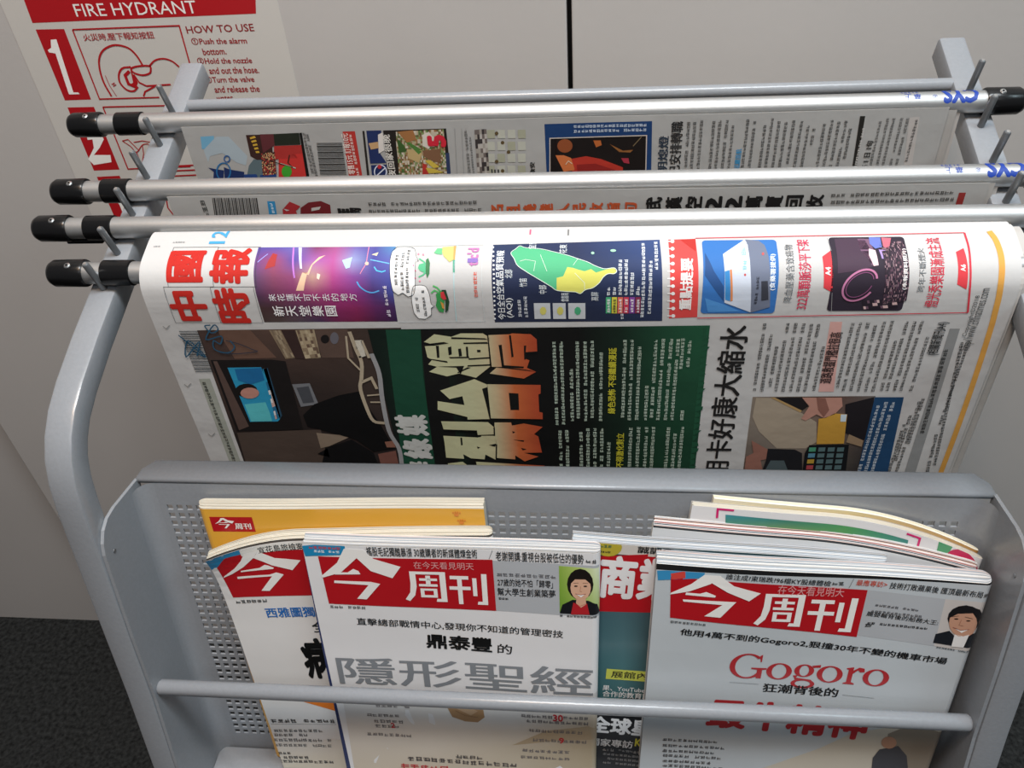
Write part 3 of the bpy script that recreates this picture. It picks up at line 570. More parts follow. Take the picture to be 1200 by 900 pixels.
('P',3,'b02a30',((127.33,82.37),(127.53,84.1),(123.92,84.1),(123.8,82.6))),
('P',3,'b02a30',((129.21,77.26),(133.66,76.02),(133.66,78.51),(133.64,89.72),(135.86,90.96),(135.86,91.9),(128.63,91.89),(128.63,90.95),(130.58,90.02),(130.6,78.5),(129.21,78.19))),
('P',3,'b02a30',((133.65,79.13),(136.99,76.02),(140.33,76.65),(140.88,79.76),(138.1,80.38),(136.43,78.51),(133.65,82.24))),
('P',3,'b02a30',((157,84.15),(156.78,85.88),(153.26,85.64),(153.38,84.14))),
('P',3,'b02a30',((156.78,85.88),(156.16,87.52),(152.91,87.06),(153.26,85.64))),
('P',3,'b02a30',((156.16,87.52),(155.17,89),(152.34,88.33),(152.91,87.06))),
('P',3,'b02a30',((155.17,89),(153.85,90.23),(151.59,89.4),(152.34,88.33))),
('P',3,'b02a30',((153.85,90.23),(152.26,91.15),(150.7,90.2),(151.59,89.4))),
('P',3,'b02a30',((152.26,91.15),(150.5,91.73),(149.7,90.69),(150.7,90.2))),
('P',3,'b02a30',((150.5,91.73),(148.64,91.92),(148.65,90.86),(149.7,90.69))),
('P',3,'b02a30',((148.64,91.92),(146.79,91.72),(147.6,90.69),(148.65,90.86))),
('P',3,'b02a30',((146.79,91.72),(145.03,91.14),(146.6,90.19),(147.6,90.69))),
('P',3,'b02a30',((145.03,91.14),(143.45,90.21),(145.7,89.39),(146.6,90.19))),
('P',3,'b02a30',((143.45,90.21),(142.13,88.98),(144.96,88.32),(145.7,89.39))),
('P',3,'b02a30',((142.13,88.98),(141.14,87.5),(144.39,87.05),(144.96,88.32))),
('P',3,'b02a30',((141.14,87.5),(140.52,85.85),(144.05,85.62),(144.39,87.05))),
('P',3,'b02a30',((140.52,85.85),(140.32,84.12),(143.93,84.13),(144.05,85.62))),
('P',3,'b02a30',((140.32,84.12),(140.53,82.39),(144.05,82.63),(143.93,84.13))),
('P',3,'b02a30',((140.53,82.39),(141.15,80.75),(144.4,81.21),(144.05,82.63))),
('P',3,'b02a30',((141.15,80.75),(142.14,79.27),(144.97,79.94),(144.4,81.21))),
('P',3,'b02a30',((142.14,79.27),(143.47,78.04),(145.72,78.87),(144.97,79.94))),
('P',3,'b02a30',((143.47,78.04),(145.05,77.12),(146.62,78.07),(145.72,78.87))),
('P',3,'b02a30',((145.05,77.12),(146.81,76.54),(147.62,77.58),(146.62,78.07))),
('P',3,'b02a30',((146.81,76.54),(148.67,76.35),(148.67,77.41),(147.62,77.58))),
('P',3,'b02a30',((148.67,76.35),(150.52,76.55),(149.72,77.58),(148.67,77.41))),
('P',3,'b02a30',((150.52,76.55),(152.29,77.13),(150.72,78.08),(149.72,77.58))),
('P',3,'b02a30',((152.29,77.13),(153.86,78.06),(151.61,78.88),(150.72,78.08))),
('P',3,'b02a30',((153.86,78.06),(155.18,79.29),(152.36,79.95),(151.61,78.88))),
('P',3,'b02a30',((155.18,79.29),(156.17,80.77),(152.92,81.22),(152.36,79.95))),
('P',3,'b02a30',((156.17,80.77),(156.79,82.42),(153.27,82.65),(152.92,81.22))),
('P',3,'b02a30',((156.79,82.42),(157,84.15),(153.38,84.14),(153.27,82.65))),
('T',3,'18181a',0.02,'狂潮背後的',77.77,104.49,127.41,105.1,8.5),
('L',3,'666a6e',0.25,((55.3,96.46),(74.63,97.27))),
('L',3,'666a6e',0.25,((130.3,102.34),(150.97,102.99))),
('T',3,'b02a30',0.04,'最牛精神',43.08,143.22,151.83,145.09,30),
('Z',3,'4a4a4c',14.5,160.43,53.87,160.43,3.65),
('Z',3,'4a4a4c',14.93,166.62,59.25,166.62,3.68),
('Z',3,'4a4a4c',15.3,172.55,52.65,172.55,3.72),
('Z',3,'4a4a4c',15.68,177.92,57.99,177.92,3.75),
('Z',3,'4a4a4c',16.07,183.97,51.33,183.97,3.79),
('Z',3,'4a4a4c',16.45,189.23,60.33,189.23,3.81),
('P',1,'c9c1b2',((143.69,137.91),(202.61,117.56),(213.02,174.33),(80.22,188.63),(123.65,156.94))),
('P',2,'8f8577',((166.25,136.59),(180.81,124.75),(202.17,133.08),(208.5,174.82),(171.39,178.81))),
('P',3,'4b4b50',((160.71,162.28),(163.61,152.89),(175.32,148.11),(183.06,158.15),(188.02,177.02),(162.73,179.75))),
('P',4,'b48a72',((173.51,144.72),(173.59,147.1),(172.88,149.2),(171.5,150.71),(169.65,151.37),(167.62,151.1),(165.72,149.92),(164.24,148.04),(163.41,145.72),(163.36,143.34),(164.08,141.26),(165.46,139.78),(167.3,139.13),(169.31,139.4),(171.2,140.55),(172.67,142.42))),
]
INK_TEAL = [
('P',1,'b5161f',((-0.41,13.55),(54.71,5.37),(196.7,0),(205.97,50.05),(4.21,59.54))),
('P',1,'2b4a52',((4.21,59.54),(205.97,50.05),(239.2,196.73),(15.04,228.96))),
('P',1,'cfc8c0',((-0.84,-3.18),(54.16,-3.18),(54.16,8.02),(-0.84,8.02))),
('P',2,'b8a83a',((32.21,1.88),(31.79,4.89),(30.11,7.58),(27.43,9.54),(24.15,10.46),(20.77,10.18),(17.84,8.76),(15.78,6.42),(14.93,3.52),(15.4,0.51),(17.11,-2.15),(19.79,-4.07),(23.03,-4.95),(26.36,-4.68),(29.26,-3.29),(31.32,-0.99))),
('Z',3,'3a6a50',18.13,3.55,25.69,3.55,2.8),
('Z',3,'3a3a30',17.9,7.83,25.49,7.83,2.12),
('T',4,'222222',0.02,'誠調查',42.09,5.45,65.05,5.45,6.27),
('T',3,'e8e6e6',0.04,'商業周刊',19.59,46.22,118.48,46.22,37.12),
('G',2,3,((4.21,59.54),(71.01,55.49),(79.12,157.21),(9.79,166.22)),'2f4f58 4a6a72 3a4448 2a5058 4f7a80 2c3438 1f3f44 3f6a6c 22282c'),
('P',3,'c9cf5a',((30.32,112.67),(77.54,112.67),(77.54,122.88),(30.32,122.88))),
('T',4,'2a2a2a',0.01,'展館內關鍵',33.89,120.95,77.54,120.95,6.8),
('T',4,'e8e8e8',0.01,'果、YouTube',28.83,134.67,58.79,134.67,5.23),
('T',4,'e8e8e8',0.01,'合作的教育節目',29.28,141.18,67.76,141.18,6.16),
('P',3,'15161a',((8.74,146.22),(79.99,137.26),(88.89,218.34),(13.09,229.24))),
('T',4,'f0f0f0',0.04,'全球星際',21.65,181.14,83.34,181.14,18.55),
('T',4,'d8d8d8',0.02,'獨家專訪',22.73,195.56,55.44,195.56,8.62),
('T',4,'d8d23a',0.03,'KD',56.69,192.46,66.65,192.46,8.55),
('Z',4,'8a8a8a',33.48,200.37,67.52,200.37,2.9),
('Z',4,'8a8a8a',33.81,205.23,67.98,205.23,2.92),
('Z',4,'8a8a8a',34.15,210.14,68.44,210.14,2.95),
('Z',4,'8a8a8a',34.49,215.08,68.91,215.08,2.97),
]
INK_BLUE = [
('P',1,'3a6a9a',((126.91,8.34),(203.25,8.08),(208.95,27.41),(131.65,29.26))),
]
INK_PINK = [
('L',3,'d41a6e',1.4,((16.58,7.81),(16.06,0.73),(26.14,0.71))),
('L',3,'d41a6e',1.4,((133.12,1.77),(141.5,2.24),(141.89,9.68))),
('G',2,4,((21.43,4.58),(135.3,6.29),(137.03,25.5),(25.4,30.63)),'3f8f9a 3a7f70 4f9a5a 2a7f78 5a8f4a 7fa050 4a8f4a 3a8a80 6a9050 4a7a3a 3a7a40 5a9080'),
('P',3,'c4124f',((181.17,9.57),(181.67,12.54),(181.43,15.39),(180.45,17.94),(178.79,20),(176.57,21.43),(173.93,22.13),(171.07,22.04),(168.18,21.17),(165.46,19.58),(163.11,17.39),(161.29,14.75),(160.12,11.84),(159.67,8.87),(159.97,6.05),(160.99,3.55),(162.67,1.55),(164.88,0.17),(167.47,-0.49),(170.27,-0.4),(173.11,0.44),(175.78,1.98),(178.11,4.11),(179.95,6.7))),
('P',2,'4f9a6a',((152.63,-2.29),(161.95,-1.92),(160.79,4.94),(153.85,9.77))),
]
INK_BROWN = [
('G',1,3,((0,0),(167.42,0),(173.12,18.53),(3.81,24.4)),'d8d0b8 d0c090 b08040 c8b890 b88a50 a06a30 c0b090 b08a58 90602a'),
]
INK_NOTICE = [
('P',1,'ad141c',((21.69,120.61),(56.06,47.84),(233.16,55.96),(213.84,138.38),(20.83,138.86))),
('T',2,'ecebe6',0.02,'消防栓',44.15,122.35,215.01,122.35,54.46),
('T',2,'ecebe6',0,'FIRE HYDRANT',61.51,135.19,165.5,136.28,9.87),
('P',1,'ad141c',((21.19,144.18),(46.27,144.6),(45.66,205.01),(21.18,205.08))),
('P',2,'f0eeea',((30.76,152.91),(35.98,152.62),(32.05,198.22),(36.49,198.35),(37.17,199.89),(27.39,199.87),(27.35,198.08),(30.14,164.29),(24.72,163.15),(24.54,161.23),(28.4,159.45))),
('L',3,'ad141c',1.2,((53.52,145.31),(146.52,145.38),(145.66,176.2))),
('L',3,'ad141c',1.2,((53.52,145.31),(53.7,204.72),(108.75,204.76))),
('T',3,'a8383a',0.01,'火災時,壓下報知按鈕',60.21,155.17,122.43,155.17,6.19),
('L',3,'ad141c',1.6,((65.64,202.5),(64.98,199.44),(64.28,196.4),(63.68,193.36),(63.34,190.31),(63.29,187.17),(63.45,183.98),(63.81,180.87),(64.33,177.98),(65.01,175.33),(65.85,172.83),(66.88,170.52),(68.14,168.41),(69.61,166.5),(71.28,164.78),(73.17,163.26),(75.26,161.97),(77.66,160.85),(80.32,159.92),(83.08,159.27),(85.76,159.01),(88.47,159.2),(91.25,159.77),(93.87,160.63),(96.08,161.71),(97.79,163.04),(99.13,164.64),(100.24,166.42),(101.22,168.29),(102.03,170.28),(102.63,172.41),(103.15,174.61),(103.71,176.79))),
('L',3,'ad141c',0.5,((70.32,202.64),(67.52,192.94),(67.03,184.21))),
('L',3,'ad141c',1.6,((109.48,180.62),(109.16,181.45),(108.72,182.29),(108.07,183.08),(107.1,183.73),(105.7,184.26),(103.95,184.7),(102.06,184.98),(100.24,184.99),(98.39,184.67),(96.45,184.09),(94.7,183.35),(93.43,182.57),(92.63,181.69),(92.17,180.68),(92.17,179.69),(92.74,178.88),(94.07,178.27),(96.04,177.78),(98.3,177.42),(100.51,177.18),(102.85,177.04),(105.4,177.01),(107.71,177.14),(109.32,177.46),(110.03,178.05),(110.1,178.86),(109.82,179.77),(109.48,180.62))),
('L',3,'ad141c',1.4,((109.32,177.46),(110.97,176.22),(112.6,174.93),(114.26,173.75),(116.02,172.85),(117.96,172.23),(120.01,171.82),(122.07,171.63),(124.01,171.67),(125.83,171.95),(127.59,172.47),(129.25,173.18),(130.76,174.04),(132.07,175.1),(133.22,176.36),(134.3,177.7),(135.42,179.01))),
('L',3,'ad141c',1.6,((92.68,177.66),(90.6,177.8),(88.48,177.88),(86.44,178.08),(84.64,178.62),(83.09,179.59),(81.71,180.87),(80.53,182.33),(79.57,183.86),(78.81,185.48),(78.24,187.23),(77.94,189.03),(77.98,190.75),(78.45,192.5),(79.29,194.28),(80.37,195.89),(81.55,197.13),(82.9,197.96),(84.44,198.48),(86.03,198.68),(87.53,198.57),(88.89,198.02),(90.2,197.07),(91.47,195.97),(92.76,194.95))),
('L',3,'ad141c',2.6,((90.07,181.24),(84.9,184.76),(85.21,192.22),(89.6,194.35))),
('P',2,'ad141c',((91.28,180.05),(92.53,185),(94.11,191.24),(90.32,196.63),(85.52,193.48),(89.76,191.11))),
('L',3,'ad141c',1.4,((92.8,184.27),(95.39,191.28),(100.71,194.43),(122.82,193.84))),
('L',3,'ad141c',1.4,((94.92,203.34),(97.65,199.37),(108.29,194.91))),
('L',3,'ad141c',0.9,((69.87,192.26),(72.75,190.85),(70.84,193.79),(73.73,192.38))),
('P',1,'ad141c',((20.82,211.56),(45.6,211.73),(46.57,271.94),(21.12,272.56))),
('P',2,'f0eeea',((29.2,232.23),(41.82,231.21),(42.94,242.09),(35.63,250.2),(27.38,257.01),(43.29,257.37),(41.67,264.4),(23.42,266.86),(20.17,261.09),(30.17,250.07),(32.12,241.83),(27.29,242.26))),
('L',3,'ad141c',1.2,((54.02,211.96),(126.99,212.43))),
('L',3,'ad141c',1.2,((54.02,211.96),(55.08,271.54),(116.26,270.27))),
('L',3,'ad141c',0.8,((59.97,243.88),(65.87,242.65),(69.24,248.22),(72.64,253.84))),
('L',3,'ad141c',0.8,((59.97,243.88),(61.54,245.29),(63.16,246.7),(64.7,248.11),(66.03,249.53),(66.96,251.23),(67.6,253.12),(68.31,254.62),(69.42,255.16),(71.14,254.21),(73.23,252.21),(75.4,250),(77.33,248.41),(78.94,247.72),(80.39,247.45),(81.78,247.36),(83.2,247.18))),
('L',3,'ad141c',0.8,((70.24,245.5),(78.81,244.33),(86.37,245.88))),
('L',3,'ad141c',0.8,((69.42,255.16),(69.61,262.18),(69.28,270.7))),
('L',3,'ad141c',0.8,((77.33,248.41),(75.71,256.7),(70.81,266.45))),
('L',3,'ad141c',0.8,((83.2,247.18),(84.82,254.12),(74.2,260.87))),
('P',1,'ad141c',((21.37,278.96),(44.17,278.26),(48.47,352.96),(23.57,355.95))),
('P',2,'f0eeea',((29.01,299.29),(42.91,296.53),(44.71,314.8),(47.7,330.45),(31.99,333.4),(32.61,323.94),(32.67,308.46))),
('L',3,'ad141c',1.3,((86.15,269.91),(122.14,268.98))),
('L',3,'ad141c',1.3,((84.47,274.75),(120.62,273.78))),
('L',3,'ad141c',1.3,((82.68,279.91),(119,278.91))),
('L',3,'ad141c',1.3,((80.47,286.28),(117,285.24))),
('L',3,'ad141c',1.3,((77.93,293.6),(114.7,292.52))),
('L',3,'ad141c',1.3,((75.36,301.02),(112.38,299.88))),
('L',3,'ad141c',1.2,((81.68,303.23),(80.02,312.31),(83.13,320.05))),
('T',2,'8f2326',0.01,'HOW TO USE',151.33,152.06,209.12,152.01,6.07),
('T',2,'9a3436',0.02,'①Push the alarm',152.73,161.15,200.23,161.98,5.58),
('T',2,'9a3436',0.02,'bottom.',159.85,170.09,180.26,169.98,5.67),
('T',2,'9a3436',0.02,'②Hold the nozzle',152.78,177.51,200.26,178.23,5.75),
('T',2,'9a3436',0.02,'and out the hose.',160.49,185.99,204.02,186.53,5.84),
('T',2,'9a3436',0.02,'③Turn the valve',155.09,193.69,197.98,194.17,5.92),
('T',2,'9a3436',0.02,'and release the',160.38,202.33,200.52,202.67,6.02),
('T',2,'9a3436',0.02,'water.',160.17,209.91,175.97,209.52,4.52),
]
INK_NEAR_PAPER = [
('T',3,'4a9fd0',0.02,'12',52.51,22.41,52.51,9.41,11),
('Z',3,'8a8a8a',17.14,21.3,25.29,21.3,1.51),
('Z',3,'8a8a8a',4.82,24.77,9.48,24.77,1.46),
('L',3,'4a4a4a',0.25,((19,25.07),(49.1,25.07),(49.1,53.4),(19,53.4),(19,25.07))),
('L',3,'4a4a4a',0.25,((49.1,25.46),(77.17,25.46),(77.17,53.56),(49.1,53.56),(49.1,25.46))),
('L',3,'4a4a4a',0.25,((15.72,53.41),(46.75,53.41),(46.75,80.42),(15.72,80.42),(15.72,53.41))),
('L',3,'4a4a4a',0.25,((46.75,53.57),(75.17,53.57),(75.17,80.46),(46.75,80.46),(46.75,53.57))),
('T',3,'bf2a22',0.04,'國',42.56,50.64,42.56,27.93,24.45),
('T',3,'bf2a22',0.04,'中',41.36,79.03,41.36,55.96,25.33),
('T',3,'bf2a22',0.04,'報',72.61,51.62,72.61,26.14,25.87),
('T',3,'bf2a22',0.04,'時',70.52,80.8,70.52,54.11,24.77),
('G',1,8,((75.76,25.67),(165.33,26.15),(164.48,79.59),(76.21,80.14)),'544b97 58509f 6d65ac 7a3a60 9f5487 6d5fa5 545298 548cb8 6d4787 984765 544c98 9f60a5 b25898 9298c5 4c4c98 6065ac 60476d 874765 8c4772 bf988c b24c8c 874c98 544c92 4c529f 543a58 7a3f5f 8c3f6c a54778 a53a7f 923a85 543a78 47529f 473232 4c323a 603a54 6d3258 8c2d65 8c2c5f 652d65 472d5f 473a38 544745 544752 473252 6d254c 722045 4c2045 321f45'),
('P',2,'d8d8f8',((102.3,26.2),(104.41,26.23),(107.34,42.5),(106.02,42.49))),
('P',2,'c07ad0',((98.51,26.15),(99.61,26.16),(103.03,48.12),(101.94,48.52))),
('P',2,'f0c8a8',((107.62,44.96),(111.75,46.59),(113.89,39.98),(121.09,32.85),(117.21,34.36),(113.06,39.98),(110.93,44.98),(107.55,56.35),(102.57,56.32))),
('P',2,'f4e0d0',((117.12,45.43),(119.17,46.24),(118.24,49.41),(116.8,48.61))),
('P',2,'a83a3a',((86.48,30.84),(89.66,31.95),(89.5,40.65),(83.02,42.73))),
('L',2,'60b0f0',0.9,((142.35,50.76),(142.76,51.57),(143.12,52.39),(143.54,53.21),(144.12,54.01),(144.91,54.82),(145.85,55.64),(146.85,56.4),(147.85,57),(148.81,57.43),(149.79,57.72),(150.79,57.88),(151.81,57.89),(152.86,57.72),(153.92,57.38),(155,56.98),(156.06,56.61))),
('L',2,'58b8e8',0.8,((153.35,41.61),(155.1,44.09),(158.36,44.92),(160.77,44.13))),
('L',2,'70b8f0',0.7,((150.44,36.69),(162.93,39.54))),
('L',2,'a0a8f0',0.5,((77.83,37.85),(83.23,31.34))),
('P',2,'b8e0f8',((132.47,36.98),(138.69,34.6),(137.88,41.9),(135.48,42.72))),
('L',2,'e088a8',0.5,((148.07,26.27),(148.29,39.41),(144.56,46.02))),
('P',3,'f0c0b0',((149.87,39.42),(149.57,40.33),(148.68,40.69),(147.72,40.31),(147.26,39.4),(147.55,38.48),(148.43,38.09),(149.4,38.49))),
('P',2,'e8d8b0',((150.7,32.68),(154.93,30.83),(154.13,33.76))),
('T',4,'f2eef4',0,'來',88.6,63.67,88.6,58.44,4.89),
('T',4,'f2eef4',0,'花',94.42,63.67,94.42,58.44,4.89),
('T',4,'f2eef4',0,'蓮',100.25,63.67,100.25,58.44,4.89),
('T',4,'f2eef4',0,'不',106.07,63.67,106.07,58.44,4.89),
('T',4,'f2eef4',0,'可',111.89,63.67,111.89,58.44,4.89),
('T',4,'f2eef4',0,'不',117.72,63.67,117.72,58.44,4.89),
('T',4,'f2eef4',0,'去',123.54,63.67,123.54,58.44,4.89),
('T',4,'f2eef4',0,'的',129.36,63.67,129.36,58.44,4.89),
('T',4,'f2eef4',0,'地',135.19,63.67,135.19,58.44,4.89),
('T',4,'f2eef4',0,'方',141.01,63.67,141.01,58.44,4.89),
('T',4,'f8f6f8',0.01,'新',91.62,75.09,91.62,67.15,7.27),
('T',4,'f8f6f8',0.01,'天',100.28,75.09,100.28,67.15,7.27),
('T',4,'f8f6f8',0.01,'堂',108.94,75.09,108.94,67.15,7.27),
('T',4,'f8f6f8',0.01,'樂',117.6,75.09,117.6,67.15,7.27),
('T',4,'f8f6f8',0.01,'園',126.26,75.09,126.26,67.15,7.27),
('Z',4,'e8e0f0',161.06,75.88,161.06,53.01,2.73),
('L',3,'cfd4d4',0.3,((165.33,26.15),(220.96,25.49),(220.6,79.34),(164.43,79.92))),
('P',3,'fafafa',((166.88,26.87),(174.16,26.97),(177.66,28.9),(179.28,34.5),(181.08,38.08),(179.23,38.31),(179.19,53.11),(177.53,59.17),(174.09,60.76),(170.79,58.18),(167.74,59.52),(164.83,56.75),(163.67,47.37),(163.22,37.75),(163.76,30.61))),
('L',4,'3a3a3a',0.3,((166.88,26.87),(168.5,26.58),(170.5,26.57),(172.51,26.72),(174.16,26.97),(175.34,27.23),(176.26,27.58),(177,28.11),(177.66,28.9),(178.19,30.1),(178.58,31.61),(178.91,33.17),(179.28,34.5),(179.8,35.62),(180.4,36.64),(180.88,37.48),(181.08,38.08),(180.79,37.98),(180.18,37.36),(179.55,37.17),(179.23,38.31),(179.32,41.4),(179.47,45.57),(179.44,49.77),(179.19,53.11),(178.86,55.32),(178.51,56.94),(178.09,58.15),(177.53,59.17),(176.78,60),(175.9,60.52),(174.98,60.77),(174.09,60.76),(173.25,60.31),(172.42,59.47),(171.6,58.64),(170.79,58.18),(170.01,58.34),(169.25,58.86),(168.49,59.38),(167.74,59.52),(166.95,59.28),(166.13,58.84),(165.39,58.05),(164.83,56.75),(164.44,54.8),(164.14,52.38),(163.88,49.81),(163.67,47.37),(163.52,45.01),(163.39,42.52),(163.29,40.05),(163.22,37.75),(163.2,35.69),(163.25,33.81),(163.42,32.12),(163.76,30.61),(164.25,29.31),(164.88,28.26),(165.74,27.44),(166.88,26.87))),
('P',3,'fafafa',((177.65,54.56),(180.63,53.12),(185.58,53.87),(187.6,59.22),(187.94,65.77),(189.89,67.63),(187.68,69.17),(186.9,74.4),(182.84,77.49),(178.5,77.04),(176.16,72.61),(175.91,62.39))),
('L',4,'3a3a3a',0.3,((177.65,54.56),(178.24,53.74),(178.92,53.34),(179.71,53.19),(180.63,53.12),(181.79,53.06),(183.16,53.09),(184.5,53.33),(185.58,53.87),(186.34,54.83),(186.89,56.15),(187.29,57.67),(187.6,59.22),(187.76,60.87),(187.77,62.69),(187.78,64.41),(187.94,65.77),(188.41,66.58),(189.07,67.03),(189.66,67.3),(189.89,67.63),(189.6,67.96),(188.96,68.19),(188.23,68.54),(187.68,69.17),(187.46,70.26),(187.4,71.67),(187.29,73.15),(186.9,74.4),(186.12,75.41),(185.09,76.3),(183.96,77.02),(182.84,77.49),(181.73,77.72),(180.56,77.74),(179.45,77.52),(178.5,77.04),(177.72,76.35),(177.07,75.45),(176.54,74.24),(176.16,72.61),(175.91,70.38),(175.79,67.68),(175.78,64.9),(175.91,62.39),(176.19,60.1),(176.61,57.88),(177.1,55.97),(177.65,54.56))),
('Z',5,'3a3a3a',168.37,53.04,168.37,33.22,2.26),
('Z',5,'3a3a3a',172.16,56.4,172.16,31.16,2.26),
('Z',5,'3a3a3a',175.38,58.16,175.38,29.07,2.26),
('Z',5,'3a3a3a',180.12,71.96,180.12,61.19,2.29),
('Z',5,'3a3a3a',184.62,75.27,184.62,55.9,2.28),
('P',3,'5cb88a',((181.75,40.29),(185.6,39.16),(186.23,46.13),(182.29,44.34),(181.16,42.53))),
('P',3,'3f7a50',((185.79,37.15),(187.1,35.9),(188.48,39.57),(188.37,46.14),(186.9,48.92),(186.02,45.43))),
('L',3,'5cb88a',0.9,((181.41,36.26),(184.85,38.76),(185.68,40.32))),
('L',3,'5cb88a',0.9,((181.57,48.19),(184.45,46.81),(185.87,45.42))),
('P',3,'e88aa0',((181.15,32.7),(180.92,33.41),(180.27,33.41),(179.86,32.69),(180.09,31.96),(180.74,31.97))),
('P',3,'e88aa0',((184.23,33.2),(183.99,33.9),(183.34,33.9),(182.94,33.18),(183.18,32.47),(183.83,32.48))),
('P',3,'e88aa0',((178.86,41.02),(178.57,41.6),(177.93,41.6),(177.57,41.01),(177.85,40.42),(178.5,40.43))),
('P',3,'e88aa0',((180.08,44.32),(179.76,44.87),(179.12,44.87),(178.79,44.31),(179.1,43.76),(179.74,43.76))),
('P',3,'e88aa0',((180.05,48.88),(179.71,49.42),(179.07,49.42),(178.76,48.87),(179.1,48.33),(179.74,48.33))),
('P',3,'e88aa0',((182.84,50.65),(182.49,51.19),(181.85,51.19),(181.56,50.64),(181.9,50.09),(182.54,50.1))),
('P',3,'3f9a52',((191.54,59.24),(196.12,56.15),(197.03,61.68),(195.12,72.66),(192.31,71.78),(190.64,67.47),(191.83,63.29))),
('P',4,'27442e',((195.41,56.15),(198.26,56.16),(199.65,64.15),(198.21,70.93),(196.21,72.66),(197.3,62.49))),
('P',5,'cf3a40',((194.7,57.68),(196.73,57.3),(198.02,62.49),(196.16,63.14),(194.56,61.26))),
('P',5,'d89a4a',((193.9,64.12),(195.88,65.8),(195.99,70.06),(194.78,69.19))),
('L',3,'5cb86a',1,((190.25,53.54),(192.67,54.64),(194.63,56.91))),
('L',3,'5cb86a',1,((188.75,58.43),(191.09,56.51),(193.8,58.06))),
('P',3,'c8c27a',((195.14,27.24),(203.68,26.42),(203.27,37.32),(200.54,38.9),(196.63,34.69),(195.18,31.01))),
('P',4,'d8a060',((202.24,26.4),(203.83,26.42),(203.98,37.33),(202.93,37.48))),
('P',3,'6fbf8a',((190.26,31.88),(192,28.14),(195.24,28.18),(195.43,33.33),(192.15,32.83))),
('L',3,'5aa88a',1.2,((203.27,37.32),(203.63,45.55))),
('L',3,'b8dce0',0.5,((204.29,25.26),(202.59,79.31))),
('T',3,'c07ab0',0.03,"tic'd",218.55,41.7,218.55,28.2,7.44),
('P',4,'8a70b8',((211.82,36.4),(218.19,36.4),(218.19,39.43),(211.82,39.43))),
('Z',3,'d86a5a',218.06,61.36,218.06,44.94,2.65),
('G',1,3,((226.84,25.57),(329.02,22.83),(331.41,79.51),(227.04,80.35)),'2c3858 2c3454 3a4f80 28304c 262e48 2c3a60 262c44 262c42 283250'),
('P',2,'eef0f2',((227.69,27.67),(227.39,28.4),(226.7,28.39),(226.3,27.66),(226.6,26.93),(227.29,26.94))),
('P',2,'eef0f2',((228.02,31.33),(227.72,32.05),(227.03,32.04),(226.64,31.31),(226.93,30.59),(227.62,30.59))),
('P',2,'eef0f2',((228.33,34.87),(228.03,35.54),(227.34,35.54),(226.95,34.86),(227.25,34.17),(227.94,34.18))),
('P',2,'eef0f2',((228.59,38.14),(228.27,38.75),(227.59,38.75),(227.21,38.12),(227.52,37.5),(228.21,37.5))),
('P',2,'eef0f2',((228.78,41.14),(228.46,41.72),(227.78,41.71),(227.41,41.13),(227.73,40.55),(228.42,40.55))),
('P',2,'eef0f2',((228.92,43.97),(228.59,44.52),(227.91,44.52),(227.56,43.96),(227.89,43.41),(228.57,43.42))),
('P',2,'eef0f2',((229.01,46.7),(228.67,47.23),(227.98,47.23),(227.64,46.69),(227.98,46.15),(228.67,46.16))),
('P',2,'eef0f2',((229.05,49.39),(228.69,49.93),(228.01,49.93),(227.68,49.39),(228.03,48.85),(228.71,48.85))),
('P',2,'eef0f2',((229.04,52.12),(228.68,52.67),(228,52.66),(227.67,52.11),(228.03,51.56),(228.72,51.57))),
('P',2,'eef0f2',((229,54.92),(228.63,55.49),(227.94,55.49),(227.63,54.91),(227.99,54.34),(228.68,54.35))),
('P',2,'eef0f2',((228.9,57.86),(228.52,58.46),(227.83,58.46),(227.53,57.85),(227.91,57.25),(228.59,57.26))),
('P',2,'eef0f2',((228.77,60.94),(228.39,61.56),(227.7,61.56),(227.39,60.93),(227.78,60.31),(228.47,60.31))),
('P',2,'eef0f2',((228.63,64.1),(228.24,64.74),(227.54,64.74),(227.24,64.1),(227.63,63.46),(228.32,63.46))),
('P',2,'eef0f2',((228.46,67.35),(228.07,68.01),(227.37,68.01),(227.07,67.35),(227.47,66.69),(228.16,66.7))),
('P',2,'eef0f2',((228.29,70.68),(227.89,71.35),(227.19,71.35),(226.89,70.67),(227.29,70),(227.99,70.01))),
('P',2,'eef0f2',((228.11,74.06),(227.71,74.74),(227,74.74),(226.7,74.06),(227.11,73.38),(227.81,73.38))),
('P',2,'eef0f2',((227.92,77.49),(227.51,78.18),(226.81,78.18),(226.51,77.49),(226.91,76.8),(227.62,76.8))),
('T',3,'e8ecf0',0.01,'今日全台空氣品質預報',234.39,78.02,234.39,30.53,5),
('T',3,'e0e4e8',0.01,'(AQI)',239.64,76.71,239.64,62.07,4.54),
('Z',3,'d0d4dc',244.69,76.07,244.69,63.31,2.67),
('Z',3,'d0d4dc',248.46,76.73,248.46,60.91,2.66),
('P',2,'55b483',((238.33,32.59),(241.17,29.28),(243.58,26.9),(247.21,28.42),(256.35,29.48),(265.5,32.26),(273.57,34.93),(279.58,37.4),(285.54,39.71),(289.51,41.88),(295.42,43.97),(301.3,43.51),(302.98,45.52),(301.32,46.98),(297.89,46.96),(294.96,48.9),(292.52,52.35),(288.59,55.4),(284.13,56.66),(281.14,59.17),(278.16,58.05),(272.69,57.69),(266.71,56.89),(263.76,54.74),(258.81,51.65),(252.86,48.13),(247.85,45.12),(242.78,41.49),(240.6,37.01))),
